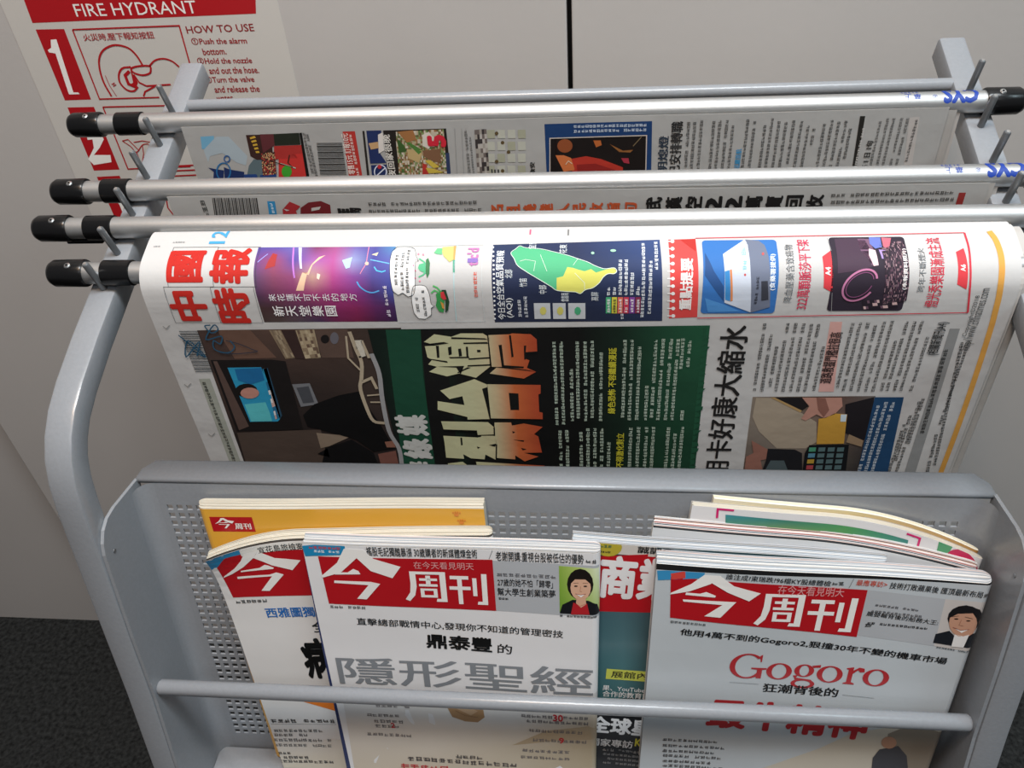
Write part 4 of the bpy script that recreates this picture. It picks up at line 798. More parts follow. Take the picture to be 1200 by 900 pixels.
('L',4,'e8f4ec',0.35,((238.33,32.59),(238.69,31.65),(239.46,30.8),(240.37,30.01),(241.17,29.28),(241.78,28.53),(242.32,27.79),(242.9,27.2),(243.58,26.9),(244.27,27.02),(244.97,27.45),(245.88,27.98),(247.21,28.42),(249.11,28.68),(251.43,28.87),(253.93,29.1),(256.35,29.48),(258.67,30.06),(261,30.77),(263.29,31.53),(265.5,32.26),(267.64,32.94),(269.73,33.62),(271.72,34.28),(273.57,34.93),(275.21,35.56),(276.7,36.19),(278.12,36.8),(279.58,37.4),(281.12,37.99),(282.69,38.57),(284.19,39.14),(285.54,39.71),(286.63,40.26),(287.53,40.8),(288.42,41.34),(289.51,41.88),(290.85,42.47),(292.34,43.09),(293.9,43.63),(295.42,43.97),(296.99,43.98),(298.63,43.74),(300.13,43.51),(301.3,43.51),(302.1,43.86),(302.61,44.4),(302.89,45),(302.98,45.52),(302.84,45.96),(302.47,46.38),(301.94,46.73),(301.32,46.98),(300.58,47.03),(299.69,46.94),(298.76,46.86),(297.89,46.96),(297.11,47.27),(296.36,47.71),(295.65,48.26),(294.96,48.9),(294.35,49.66),(293.8,50.55),(293.23,51.48),(292.52,52.35),(291.66,53.18),(290.68,54.01),(289.64,54.77),(288.59,55.4),(287.48,55.82),(286.3,56.07),(285.15,56.3),(284.13,56.66),(283.28,57.28),(282.54,58.06),(281.85,58.76),(281.14,59.17),(280.45,59.13),(279.8,58.79),(279.08,58.36),(278.16,58.05),(276.98,57.91),(275.61,57.85),(274.15,57.79),(272.69,57.69),(271.16,57.55),(269.54,57.4),(268,57.2),(266.71,56.89),(265.81,56.47),(265.17,55.96),(264.56,55.38),(263.76,54.74),(262.68,54.04),(261.47,53.28),(260.17,52.47),(258.81,51.65),(257.37,50.79),(255.84,49.89),(254.3,48.99),(252.86,48.13),(251.54,47.36),(250.3,46.63),(249.08,45.9),(247.85,45.12),(246.52,44.28),(245.14,43.4),(243.84,42.47),(242.78,41.49),(242.03,40.43),(241.51,39.31),(241.08,38.15),(240.6,37.01),(239.92,35.88),(239.15,34.74),(238.55,33.63),(238.33,32.59))),
('P',3,'d6d468',((266.8,49.21),(270.77,48.25),(273.21,42.78),(276.69,43.32),(279.66,44.35),(283.62,45.38),(287.55,44.11),(290.52,46.22),(296.41,44.48),(301.3,43.51),(302.98,45.52),(301.32,46.98),(297.89,46.96),(294.96,48.9),(292.52,52.35),(288.59,55.4),(284.13,56.66),(281.14,59.17),(278.16,58.05),(272.69,57.69),(266.71,56.89))),
('L',4,'e0ece0',0.25,((244.19,38.77),(247.66,37.66),(253.72,38.86),(252.85,45.16))),
('L',4,'e0ece0',0.25,((256.55,34.1),(258.74,40.01),(260.83,45.22))),
('L',4,'e0ece0',0.25,((279.58,37.4),(276.67,41.77))),
('L',4,'e0ece0',0.25,((277.7,46.33),(283.64,52.3),(283.64,56.44))),
('P',3,'9fd4b4',((289.48,33.21),(289.18,33.96),(288.45,34.27),(287.72,33.95),(287.41,33.18),(287.7,32.42),(288.43,32.11),(289.17,32.44))),
('P',3,'9fd4b4',((302.62,31.41),(302.09,32.18),(300.81,32.48),(299.54,32.15),(299.01,31.37),(299.54,30.59),(300.82,30.28),(302.1,30.62))),
('T',3,'dfe6ea',0,'北部',239.75,49.24,239.75,44.04,4.72),
('T',3,'dfe6ea',0,'竹苗',248.59,54.57,248.59,49.3,4.71),
('T',3,'dfe6ea',0,'中部',260.51,59.18,260.51,53.56,4.7),
('T',3,'dfe6ea',0,'雲嘉南',273.97,64.66,273.97,58.66,4.7),
('T',3,'dfe6ea',0,'高屏',292.18,64.12,292.18,58.18,4.67),
('T',3,'dfe6ea',0,'花東',272.74,33.09,272.74,26.16,4.71),
('T',3,'dfe6ea',0,'宜蘭',253.69,29.39,253.69,22.4,4.76),
('P',2,'c4c8cc',((252.31,65.83),(262.41,65.83),(262.41,77.74),(252.31,77.74))),
('P',3,'cfc86a',((260.03,71.55),(259.14,74.08),(257.31,74.71),(255.93,72.94),(256.04,70.14),(257.54,68.42),(259.31,69.04))),
('P',2,'c4c8cc',((264,65.88),(271.94,65.88),(271.94,77.76),(264,77.76))),
('P',3,'cfc86a',((270.62,71.58),(269.77,74.11),(267.96,74.73),(266.56,72.97),(266.64,70.18),(268.11,68.46),(269.88,69.08))),
('P',2,'c4c8cc',((273.53,65.92),(284.08,65.92),(284.08,77.78),(273.53,77.78))),
('P',3,'4aa87a',((281.44,71.61),(280.63,74.14),(278.83,74.76),(277.42,73),(277.46,70.21),(278.9,68.5),(280.68,69.12))),
('P',2,'4ab07a',((296.64,61.75),(299.76,61.75),(299.76,73.59),(296.64,73.59))),
('Z',4,'f0f0f0',299.24,72.95,299.24,62.95,2.08),
('Z',3,'dde2e8',299.38,60.56,299.38,54.86,2.58),
('P',2,'d8cf4a',((300.23,61.76),(303.35,61.76),(303.35,73.6),(300.23,73.6))),
('Z',4,'3a3a3a',302.84,72.96,302.84,62.96,2.08),
('Z',3,'dde2e8',302.93,60.57,302.93,54.88,2.57),
('P',2,'e0705a',((303.82,61.78),(306.93,61.78),(306.93,73.61),(303.82,73.61))),
('Z',4,'f0f0f0',306.42,72.97,306.42,62.98,2.08),
('Z',3,'dde2e8',306.34,60.59,306.34,37.93,2.55),
('P',2,'d0405a',((307.4,61.8),(310.51,61.8),(310.51,73.62),(307.4,73.62))),
('Z',4,'f0f0f0',310,72.98,310,63,2.08),
('Z',3,'dde2e8',309.86,60.61,309.86,37.96,2.55),
('P',2,'8a4aa0',((310.98,61.81),(314.09,61.81),(314.09,73.63),(310.98,73.63))),
('Z',4,'f0f0f0',313.58,72.99,313.58,63.01,2.07),
('Z',3,'dde2e8',313.44,60.63,313.44,46.14,2.55),
('P',2,'8a3050',((314.55,61.83),(317.66,61.83),(317.66,73.64),(314.55,73.64))),
('Z',4,'f0f0f0',317.15,73,317.15,63.03,2.07),
('Z',3,'dde2e8',317.07,60.64,317.07,54.42,2.56),
('Z',3,'dde2e8',307.74,78.16,307.74,73.62,2.1),
('Z',3,'dde2e8',320.22,76.88,320.22,25.45,2.54),
('Z',3,'dde2e8',324.4,74.3,324.4,38.69,2.54),
('Z',3,'dde2e8',327.86,45.22,327.86,24.19,2.54),
('P',1,'e06080',((248.88,12.01),(249.95,12.01),(249.95,17.24),(248.88,17.24))),
('P',1,'7a7a7a',((272.63,12.56),(273.69,12.56),(273.69,18.39),(272.63,18.39))),
('P',1,'dd4c4a',((334.16,22.91),(350.57,22.45),(352.49,76.63),(335.47,77.56))),
('P',2,'b8342f',((341.34,23.01),(350.57,22.45),(350.27,32.72),(345.71,27.87))),
('P',2,'f4f2f0',((337.85,24.34),(337.59,25.18),(336.98,25.7),(336.26,25.69),(335.69,25.16),(335.5,24.31),(335.75,23.46),(336.36,22.94),(337.09,22.95),(337.66,23.49))),
('L',2,'f4f2f0',0.8,((333.6,24.28),(336.16,24.32))),
('P',2,'f4f2f0',((337.66,30.31),(337.4,31.15),(336.79,31.67),(336.07,31.66),(335.51,31.13),(335.32,30.28),(335.57,29.43),(336.18,28.91),(336.91,28.92),(337.47,29.45))),
('L',2,'f4f2f0',0.8,((333.38,30.25),(335.93,30.28))),
('P',2,'f4f2f0',((337.48,36.08),(337.24,36.83),(336.64,37.29),(335.92,37.28),(335.35,36.81),(335.15,36.05),(335.4,35.28),(336,34.79),(336.72,34.8),(337.29,35.3))),
('L',2,'f4f2f0',0.8,((333.18,36.03),(335.71,36.06))),
('P',2,'f4f2f0',((337.41,41.13),(337.18,41.8),(336.59,42.2),(335.88,42.2),(335.3,41.78),(335.09,41.11),(335.32,40.43),(335.91,40.01),(336.63,40.01),(337.2,40.44))),
('L',2,'f4f2f0',0.8,((333.07,41.09),(335.59,41.11))),
('P',2,'f4f2f0',((337.44,45.71),(337.22,46.33),(336.65,46.72),(335.93,46.71),(335.35,46.32),(335.12,45.69),(335.34,45.06),(335.92,44.67),(336.63,44.68),(337.21,45.07))),
('L',2,'f4f2f0',0.8,((333.05,45.67),(335.57,45.69))),
('P',2,'f4f2f0',((337.56,50.13),(337.36,50.76),(336.79,51.14),(336.07,51.14),(335.48,50.75),(335.24,50.11),(335.45,49.48),(336.02,49.1),(336.74,49.1),(337.33,49.5))),
('L',2,'f4f2f0',0.8,((333.12,50.1),(335.65,50.11))),
('P',2,'f4f2f0',((337.76,54.66),(337.57,55.32),(337.01,55.73),(336.29,55.73),(335.69,55.31),(335.44,54.64),(335.63,53.99),(336.2,53.58),(336.92,53.59),(337.51,54))),
('L',2,'f4f2f0',0.8,((333.26,54.63),(335.79,54.64))),
('P',2,'f4f2f0',((338.05,59.52),(337.87,60.24),(337.31,60.69),(336.58,60.69),(335.97,60.23),(335.71,59.51),(335.9,58.8),(336.46,58.37),(337.18,58.37),(337.79,58.81))),
('L',2,'f4f2f0',0.8,((333.47,59.5),(336.02,59.51))),
('P',2,'f4f2f0',((338.39,64.69),(338.21,65.44),(337.65,65.91),(336.92,65.91),(336.3,65.44),(336.04,64.68),(336.22,63.94),(336.78,63.48),(337.51,63.49),(338.12,63.95))),
('L',2,'f4f2f0',0.8,((333.73,64.67),(336.29,64.69))),
('P',2,'f4f2f0',((338.76,70.08),(338.58,70.86),(338.01,71.34),(337.28,71.34),(336.66,70.85),(336.39,70.07),(336.57,69.29),(337.14,68.82),(337.87,68.82),(338.48,69.3))),
('L',2,'f4f2f0',0.8,((334.02,70.06),(336.6,70.07))),
('P',2,'f4f2f0',((339.14,75.63),(338.96,76.43),(338.4,76.92),(337.66,76.92),(337.04,76.42),(336.76,75.63),(336.94,74.83),(337.51,74.34),(338.24,74.34),(338.87,74.84))),
('L',2,'f4f2f0',0.8,((334.32,75.62),(336.92,75.63))),
('T',3,'f6f2f0',0.03,'重點提要',348.36,71.17,348.36,37.73,7.56),
('L',3,'cf3a48',0.6,((350.59,22.11),(507.04,20.01))),
('L',3,'cf3a48',0.6,((352.54,77.27),(510.1,73.54))),
('L',3,'cf3a48',1.1,((507.04,20.01),(507.05,22.86),(507.12,25.62),(507.13,28.42),(506.98,31.4),(506.68,34.5),(506.4,37.53),(506.21,40.37),(506.12,43.03),(506.15,45.35),(506.26,47.5),(506.4,49.89),(506.64,52.94),(507.13,57.05),(507.96,62.16),(508.98,67.82),(510.1,73.54))),
('P',2,'3972b8',((395.96,23.88),(396.8,24.05),(397.52,24.52),(397.99,25.24),(398.16,26.08),(398.16,71.61),(397.99,72.45),(397.52,73.16),(396.8,73.64),(395.96,73.81),(356.42,73.81),(355.58,73.64),(354.86,73.16),(354.39,72.45),(354.22,71.61),(354.22,26.08),(354.39,25.24),(354.86,24.52),(355.58,24.05),(356.42,23.88))),
('P',3,'2d5288',((355.51,33.78),(360.41,45.72),(366.42,54.71),(367.24,64.76),(355.2,48.34))),
('P',3,'4f8fd0',((356,62.62),(367,66.89),(378.2,72.38),(358.61,72.88))),
('P',4,'ced6e4',((365.98,35.04),(379.61,23.64),(381.09,26.99),(381.72,45.87),(384.03,72.95),(367.78,65.82))),
('P',4,'70788c',((380.05,23.64),(387.88,24.71),(391.05,28.31),(392.46,36.43),(393.67,54.87),(395.05,69.15),(384.06,73.17),(381.72,45.87),(380.99,28.18))),
('P',5,'3f8ac8',((366.7,46.21),(369.56,45.34),(371.22,64.78),(368.03,63.71))),
('P',5,'d88a5a',((369.74,45.16),(370.87,44.9),(372.61,64.57),(371.22,64.78))),
('P',5,'3a3c46',((388.17,51.92),(391.88,51.77),(393.52,63.83),(389.4,64.54))),
('P',5,'c8504a',((379.25,48.12),(379.08,48.65),(378.63,48.87),(378.17,48.65),(377.96,48.11),(378.14,47.58),(378.59,47.36),(379.05,47.58))),
('P',5,'c85a5a',((390.15,35.16),(389.87,35.95),(389.31,36.27),(388.81,35.94),(388.66,35.14),(388.95,34.33),(389.51,33.99),(390,34.34))),
('Z',5,'8ac8d0',379.75,45.59,379.75,29.68,2.98),
('Z',5,'2c2e38',387.15,66.96,387.15,49.17,1.99),
('T',4,'e8f0f8',0.02,'(食藥署提供)',396.85,57.61,396.85,35.22,3.69),
('T',3,'6c7074',0,'降血壓藥含致癌物',407.18,65.83,407.18,28.01,4.91),
('T',3,'cf3a58',0.01,'322萬顆脈莎平下架',416.98,70.77,416.98,24.08,7.34),
('P',2,'d8424a',((423.42,37.35),(428.57,33.03),(429.79,59.2),(424.47,56.11))),
('T',3,'f8f0f0',0.03,'A4',427.89,48.93,427.89,43.92,3.16),
('L',3,'b0b0b0',0.2,((427.95,22.91),(429.06,33.04))),
('L',3,'b0b0b0',0.2,((429.83,59.48),(431.62,73.32))),
('P',2,'322a36',((469.82,22.61),(470.66,22.77),(471.38,23.25),(471.85,23.96),(472.02,24.81),(472.02,69.94),(471.85,70.78),(471.38,71.49),(470.66,71.97),(469.82,72.14),(430.86,72.14),(430.02,71.97),(429.31,71.49),(428.83,70.78),(428.66,69.94),(428.66,24.81),(428.83,23.96),(429.31,23.25),(430.02,22.77),(430.86,22.61))),
('P',3,'4a3848',((432.11,23.88),(449.15,23.48),(454.02,43.12),(444.75,45.95),(431.81,47.77))),
('P',3,'7a5a72',((445.29,24.07),(451.86,24.17),(454.31,39.01),(451.25,43.09),(445.8,33.08))),
('P',4,'e8c8d0',((450.64,31.88),(454.15,33.19),(454.94,43.12),(452.16,43.59),(449.94,36.74))),
('P',4,'6a78c0',((452.06,22.87),(458.57,23.23),(458.28,30.69),(454.36,31.92),(451.72,28.02))),
('P',4,'c86a7a',((459.04,23.24),(464.57,23.71),(462.23,32.03),(459.2,30.7))),
('P',4,'a890d0',((456.11,32.58),(459.71,33.26),(460.25,39.6),(457.08,39.03))),
('S',4,40,30,((457.25,27.37),(471.05,26.23),(473.2,64.92),(460.07,67.25)),'2e2630 3a2c38 6a4a58 2e2630 2e2630 322832 2e2630 4a3848 a88890'),
('L',5,'c07aa0',1.2,((454.22,50.78),(454.15,50.39),(454.09,50),(454.02,49.61),(453.92,49.24),(453.79,48.89),(453.64,48.55),(453.47,48.23),(453.27,47.92),(453.06,47.63),(452.83,47.36),(452.58,47.1),(452.31,46.86),(452.02,46.65),(451.71,46.45),(451.39,46.27),(451.05,46.11),(450.69,45.97),(450.31,45.86),(449.93,45.76),(449.52,45.69),(449.11,45.64),(448.68,45.61),(448.24,45.6),(447.8,45.62),(447.34,45.66),(446.88,45.72),(446.41,45.8),(445.94,45.91),(445.46,46.03),(444.98,46.18),(444.49,46.35),(444.01,46.54),(443.53,46.75),(443.05,46.98),(442.58,47.22),(442.12,47.49),(441.66,47.77),(441.2,48.07),(440.76,48.39),(440.33,48.72),(439.91,49.06),(439.51,49.42),(439.12,49.8),(438.74,50.18),(438.38,50.58),(438.04,50.99),(437.72,51.41),(437.42,51.84),(437.14,52.28),(436.88,52.72),(436.64,53.18),(436.43,53.63),(436.24,54.1),(436.07,54.57),(435.93,55.04),(435.82,55.52),(435.73,55.99),(435.66,56.48),(435.62,56.96),(435.61,57.43),(435.63,57.9),(435.66,58.37),(435.73,58.84),(435.81,59.29),(435.93,59.73),(436.06,60.17),(436.22,60.59),(436.4,61),(436.6,61.39),(436.82,61.76),(437.07,62.12),(437.33,62.46),(437.61,62.78),(437.91,63.07),(438.23,63.35),(438.57,63.6),(438.92,63.83),(439.28,64.04),(439.66,64.23),(440.06,64.38),(440.46,64.52),(440.88,64.62),(441.3,64.7),(441.73,64.76),(442.17,64.78),(442.62,64.79),(443.08,64.76),(443.53,64.71),(443.99,64.63),(444.45,64.52),(444.91,64.39),(445.37,64.24),(445.83,64.05),(446.28,63.85),(446.74,63.62),(447.18,63.37),(447.62,63.09),(448.05,62.79),(448.48,62.48),(448.89,62.14),(449.29,61.79),(449.68,61.41),(450.06,61.02),(450.43,60.62),(450.77,60.2),(451.1,59.76),(451.42,59.31),(451.75,58.88))),
('L',5,'8a5078',0.5,((452.41,51.15),(452.33,50.78),(452.25,50.4),(452.17,50.03),(452.05,49.69),(451.89,49.37),(451.71,49.06),(451.5,48.78),(451.26,48.52),(451,48.29),(450.72,48.07),(450.41,47.88),(450.08,47.72),(449.73,47.58),(449.36,47.47),(448.97,47.38),(448.56,47.32),(448.14,47.29),(447.71,47.29),(447.26,47.31),(446.8,47.36),(446.33,47.44),(445.86,47.55),(445.37,47.68),(444.89,47.84),(444.41,48.02),(443.93,48.23),(443.45,48.46),(442.98,48.71),(442.51,48.99),(442.05,49.29),(441.61,49.61),(441.18,49.94),(440.76,50.3),(440.36,50.67),(439.98,51.06),(439.62,51.46),(439.28,51.87),(438.97,52.3),(438.68,52.74),(438.41,53.18),(438.18,53.63),(437.97,54.09),(437.8,54.56),(437.65,55.02),(437.54,55.49),(437.45,55.96),(437.4,56.43),(437.38,56.89),(437.4,57.34),(437.44,57.79),(437.51,58.23),(437.62,58.65),(437.75,59.06),(437.91,59.46),(438.1,59.83),(438.32,60.19),(438.56,60.52),(438.83,60.83),(439.13,61.11),(439.44,61.37),(439.77,61.6),(440.13,61.8),(440.5,61.97),(440.89,62.1),(441.3,62.21),(441.72,62.29),(442.15,62.33),(442.59,62.34),(443.03,62.32),(443.49,62.27),(443.95,62.18),(444.41,62.07),(444.87,61.92),(445.34,61.74),(445.8,61.53),(446.25,61.3),(446.7,61.03),(447.14,60.74),(447.58,60.43),(448,60.09),(448.4,59.73),(448.8,59.35),(449.18,58.95),(449.54,58.54),(449.88,58.11),(450.21,57.67),(450.52,57.22),(450.8,56.77),(451.06,56.3),(451.29,55.84),(451.5,55.36),(451.73,54.9))),
('S',4,14,3,((447.86,64.81),(467.14,63.71),(469.37,69.72),(449.99,70.88)),'2a222c 2a222c d0b0b0 2a222c 6a5060'),
('T',6,'f0ecec',0.02,'(本報資料照片)',471.69,57.47,471.69,32.26,2.87),
('T',3,'6c7074',0,'跨年不斷煙火',481.7,59.18,481.7,31.72,4.04),
('T',3,'cf3a4e',0.01,'燈光秀樂園漸成主流',491.95,69.49,491.95,23.85,8.06),
('P',2,'d8424a',((499.14,34.85),(503.99,32.02),(505.39,57.65),(499.55,54.43))),
('T',3,'f8f0f0',0.03,'A6',503.47,46.98,503.47,42.99,2.83),
('L',2,'d9a04e',3.4,((521.24,18.84),(521.78,20.65),(522.38,22.34),(522.92,24.15),(523.32,26.31),(523.54,28.93),(523.64,31.91),(523.64,34.96),(523.61,37.82),(523.57,40.43),(523.51,42.95),(523.47,45.47),(523.5,48.11),(523.57,51.09),(523.73,54.41),(524.05,57.86),(524.44,61.1),(524.73,63.74),(524.91,65.99),(525.07,68.29),(525.28,71.13),(525.57,74.21),(525.89,77.43),(526.22,81.56),(526.58,87.46),(527.02,96),(527.52,106.69),(528,118.32),(528.4,129.6),(528.72,140.24),(528.98,150.91),(529.19,161.63),(529.36,172.44),(529.46,183.27),(529.5,194.11),(529.51,205.11),(529.54,216.44))),
('T',3,'5a5856',0,'Copyright©2018',514.64,91.36,514.64,61.6,3.39),
('T',3,'5a5856',0,'http://www.chinatimes.com',520.12,101.94,520.12,56.87,7.27),
('L',3,'3a3a3a',0.5,((15.74,87.43),(28.78,87.29))),
('L',3,'3a3a3a',0.3,((15.75,88.58),(28.8,88.44))),
('L',3,'3a3a3a',0.75,((15.75,89.74),(28.83,89.59))),
('L',3,'3a3a3a',0.35,((15.76,90.9),(28.85,90.75))),
('L',3,'3a3a3a',0.55,((15.76,92.06),(28.87,91.91))),
('L',3,'3a3a3a',0.5,((15.76,93.23),(28.89,93.07))),
('L',3,'3a3a3a',0.3,((15.76,94.39),(28.91,94.23))),
('L',3,'3a3a3a',0.75,((15.76,95.57),(28.93,95.4))),
('L',3,'3a3a3a',0.35,((15.77,96.74),(28.94,96.58))),
('L',3,'3a3a3a',0.55,((15.77,97.92),(28.96,97.75))),
('L',3,'3a3a3a',0.5,((15.77,99.11),(28.98,98.93))),
('L',3,'3a3a3a',0.3,((15.77,100.29),(29,100.12))),
('L',3,'3a3a3a',0.75,((15.77,101.48),(29.02,101.3))),
('L',3,'3a3a3a',0.35,((15.77,102.67),(29.04,102.49))),
('L',3,'3a3a3a',0.55,((15.78,103.87),(29.06,103.68))),
('L',3,'3a3a3a',0.5,((15.78,105.07),(29.08,104.88))),
('L',3,'3a3a3a',0.3,((15.78,106.27),(29.1,106.08))),
('L',3,'3a3a3a',0.75,((15.78,107.47),(29.12,107.28))),
('L',3,'3a3a3a',0.35,((15.79,108.68),(29.14,108.48))),
('L',3,'3a3a3a',0.55,((15.79,109.89),(29.17,109.69))),
('L',3,'3a3a3a',0.5,((15.79,111.1),(29.19,110.9))),
('L',3,'3a3a3a',0.3,((15.8,112.32),(29.21,112.11))),
('L',3,'3a3a3a',0.75,((15.8,113.53),(29.23,113.32))),
('L',3,'3a3a3a',0.35,((15.81,114.76),(29.25,114.54))),
('L',3,'3a3a3a',0.55,((15.81,115.98),(29.28,115.76))),
('L',3,'3a3a3a',0.5,((15.81,117.21),(29.3,116.99))),
('L',3,'3a3a3a',0.3,((15.82,118.44),(29.32,118.22))),
('L',3,'3a3a3a',0.75,((15.82,119.68),(29.34,119.45))),
('L',3,'3a3a3a',0.35,((15.83,120.92),(29.37,120.68))),
('L',3,'3a3a3a',0.55,((15.83,122.16),(29.39,121.92))),
('P',1,'a3a69c',((16.23,129.13),(24.4,128.68),(23.22,229.33),(14.28,229.56))),
('Z',3,'45463f',20.36,215.21,20.46,131.44,3.2),
('L',3,'8c8a86',0.5,((5.93,83.19),(7.57,85.31),(10.89,82.49))),
('L',3,'8c8a86',0.5,((4.12,133.93),(5.86,136.29),(9.38,133.1))),
('L',3,'8c8a86',0.5,((6.84,182.07),(8.67,184.67),(12.36,181.1))),
('G',1,4,((28.37,86.72),(165.95,84.69),(148.43,237.53),(25.56,240.91)),'4a3a36 5a463e 4a3a34 3a322e 463833 2e2624 3a2f2b 453a34 2a2322 241e1e 2c2524 302828 3c302c 30282a 2a2424 241f1f'),
('P',2,'6a5044',((42.27,86.58),(64.88,86.58),(77.01,109.87),(47.42,110.95))),
('P',2,'8a7862',((77.61,86.59),(85.81,86.59),(90.03,109.82),(82.92,110.8))),
('P',2,'a8977c',((95.48,86.59),(108.19,86.06),(107.54,109.75),(96.68,110.74))),
('P',3,'3a2a28',((85.81,86.59),(94.74,86.59),(96.68,110.74),(89.94,110.2))),
('S',3,6,8,((96.43,86.74),(106.9,86.04),(107.72,108.95),(96.79,110.47)),'a8977c 8a7862 6a5648 b8a88c'),
('S',3,5,6,((79.14,86.73),(84.91,86.73),(89.46,109.02),(82.77,109.78)),'a09078 7a6a58 8a7862'),
('P',2,'5c4a42',((108.19,86.06),(130.32,85.7),(130.22,109.66),(108.3,109.74))),
('P',3,'1c1818',((116.72,93.76),(116.22,95.12),(115.36,96.28),(114.26,97.06),(113.09,97.33),(112.05,97.06),(111.27,96.29),(110.89,95.13),(110.97,93.77),(111.48,92.41),(112.34,91.27),(113.44,90.5),(114.59,90.24),(115.63,90.5),(116.4,91.27),(116.78,92.41))),
('P',3,'6a6870',((123.18,93.05),(122.58,94.95),(121.64,96.57),(120.48,97.65),(119.3,98.03),(118.27,97.65),(117.56,96.57),(117.27,94.95),(117.44,93.05),(118.05,91.16),(119,89.57),(120.14,88.51),(121.31,88.13),(122.33,88.51),(123.04,89.57),(123.34,91.16))),
('P',3,'1b1717',((29.99,111.99),(73.55,111.42),(82.45,112.72),(80.17,176.57),(29.8,178.95))),
('P',4,'5a4842',((31.57,112.95),(34.39,112.94),(40.37,173.89),(31.73,178.02))),
('P',4,'2e97c0',((40.09,118.56),(64.12,118.03),(66,165.86),(63.16,168.72),(42.4,169.46))),
('P',5,'1f6aa0',((44.93,119.71),(64.02,118.43),(63.48,129.49),(52.12,133.6),(44.49,129.63))),
('P',5,'5cc0c8',((43,152.27),(58.97,149.99),(59.49,160.57),(59.16,168.34),(43.35,169.01))),
('P',5,'1a1614',((56,139.01),(54.47,141.78),(51.64,144.03),(48.05,145.31),(44.44,145.35),(41.52,144.14),(39.9,141.92),(39.88,139.16),(41.46,136.4),(44.31,134.19),(47.86,132.95),(51.42,132.92),(54.3,134.1),(55.94,136.27))),
('P',6,'c08a7c',((56.61,141.39),(55.34,143.65),(52.96,145.49),(49.93,146.53),(46.87,146.56),(44.39,145.57),(42.99,143.77),(42.94,141.52),(44.25,139.26),(46.64,137.45),(49.64,136.43),(52.66,136.41),(55.12,137.38),(56.53,139.15))),
('P',5,'2a4a60',((65.27,119.59),(68.63,118.59),(67.94,162.6),(65.24,166.95))),
('S',5,3,12,((64.77,119.59),(67.98,118.82),(66.44,164.08),(62.01,166.65)),'2e97c0 c8a8a0 2a6a90 e0e0e0'),
('P',3,'77797e',((82.17,133.35),(94.95,132.25),(97.01,151.65),(83.63,154.32))),
('P',4,'4a4c52',((84.61,136.36),(93.58,134.87),(94.27,149.59),(86.05,150.73))),
('P',2,'50433c',((29.29,180.75),(93.33,176.36),(91.07,218.99),(26.82,220.53))),
('P',3,'8a7a6a',((89.32,179.74),(114.95,182.64),(96.41,193.11),(89.23,195.54))),
('P',4,'0d0c0d',((83.39,162.39),(93.81,151.68),(112.99,143.21),(129.41,138.98),(132.75,155.4),(138.19,170.21),(142.16,185.5),(145.66,194.43),(128.6,198.2),(117.61,185.94),(96.38,177.41),(84.2,173.21))),
('P',4,'0f0e10',((92.58,195.47),(114.32,186),(128.4,199.35),(130.26,218.06),(84.19,219.16))),
('P',4,'0f0e10',((85.46,201.39),(94.26,195.44),(94.02,204.7))),
('P',5,'7a5148',((131.53,200.43),(145.31,196.71),(145.45,217.69),(131.95,218.01))),
('P',5,'8a6050',((138.54,187.8),(145.24,186.56),(145.83,193.29),(139.26,193.42))),
('L',5,'b3a58f',2.6,((131.44,87.5),(131.86,91.19),(132.28,94.98),(132.7,98.69),(133.12,102.13),(133.63,105.16),(134.21,107.87),(134.66,110.54),(134.8,113.43),(134.49,116.74),(133.85,120.28),(133.07,123.8),(132.35,127),(131.62,129.56),(130.82,131.71),(130.15,133.98),(129.77,136.96),(129.81,141.11),(130.13,146.04),(130.63,151.05),(131.17,155.42),(131.65,159.04),(132.15,162.26),(132.86,164.96),(133.92,167.04),(135.49,168.23),(137.44,168.67),(139.54,168.8),(141.57,169.08))),
('L',5,'b3a58f',2,((138.18,94.74),(140.74,109.61))),
('L',5,'b3a58f',1.4,((128.54,91.11),(126.45,109.67),(132.82,120.17))),
('L',5,'b3a58f',2.2,((131.63,130.96),(139.24,126.95),(141.4,136.86))),
('L',5,'b3a58f',1.2,((133.36,143),(142.88,141.89))),
('L',5,'b3a58f',1.2,((134.63,149.14),(141.69,149.06))),
('L',5,'9c9c9e',3.2,((142.89,105.84),(143.56,109.94),(144.3,113.98),(144.93,118.24),(145.25,123),(145.09,128.37),(144.58,134.21),(143.99,140.44),(143.59,146.98),(143.36,154.22),(143.2,162.11),(143.22,169.86),(143.56,176.64),(144.49,181.9),(145.87,186.13),(147.23,190.04),(148.12,194.38),(148.34,199.35),(148.14,204.56),(147.77,209.9),(147.48,215.27))),
('P',5,'d0cabc',((133.01,94.75),(138.25,94.38),(138.82,107.74),(133.98,109.64))),
('G',3,9,((143.83,86.05),(360.75,82.82),(361.46,231.66),(148.16,239.46)),'101c18 14241e 141614 121212 101010 10100f 16291f 1f4a34 245a3e 101a16 173628 131614 111111 101010 0f100f 15271e 1d4430 1f4c35 181c1a 1a3a2c 121513 101010 0f0f0f 0e0f0e 13241b 1a3c2a 1c4430 141816 1a3a2c 101312 0f0f0f 0e0e0e 0d0e0d 12221a 183826 1a3f2c'),
('P',4,'1c4a37',((155.65,86.06),(178.58,86.07),(175.13,124.93),(172.29,225.54),(147.45,226.17),(152.86,132.7))),
('P',4,'141414',((178.58,86.07),(193.58,86.07),(190.44,225.07),(172.29,225.54),(174.48,148.1))),
('P',4,'22523a',((356.76,84.8),(358.9,85.46),(358.6,88.12),(357.15,89.46))),
('P',4,'22523a',((356.78,89.46),(359.97,90.13),(361.25,92.82),(357.17,94.18))),
('P',4,'22523a',((356.8,94.18),(361.06,94.85),(360.77,97.58),(357.19,98.96))),
('P',4,'22523a',((356.82,98.96),(362.16,99.64),(360.28,102.4),(357.21,103.8))),
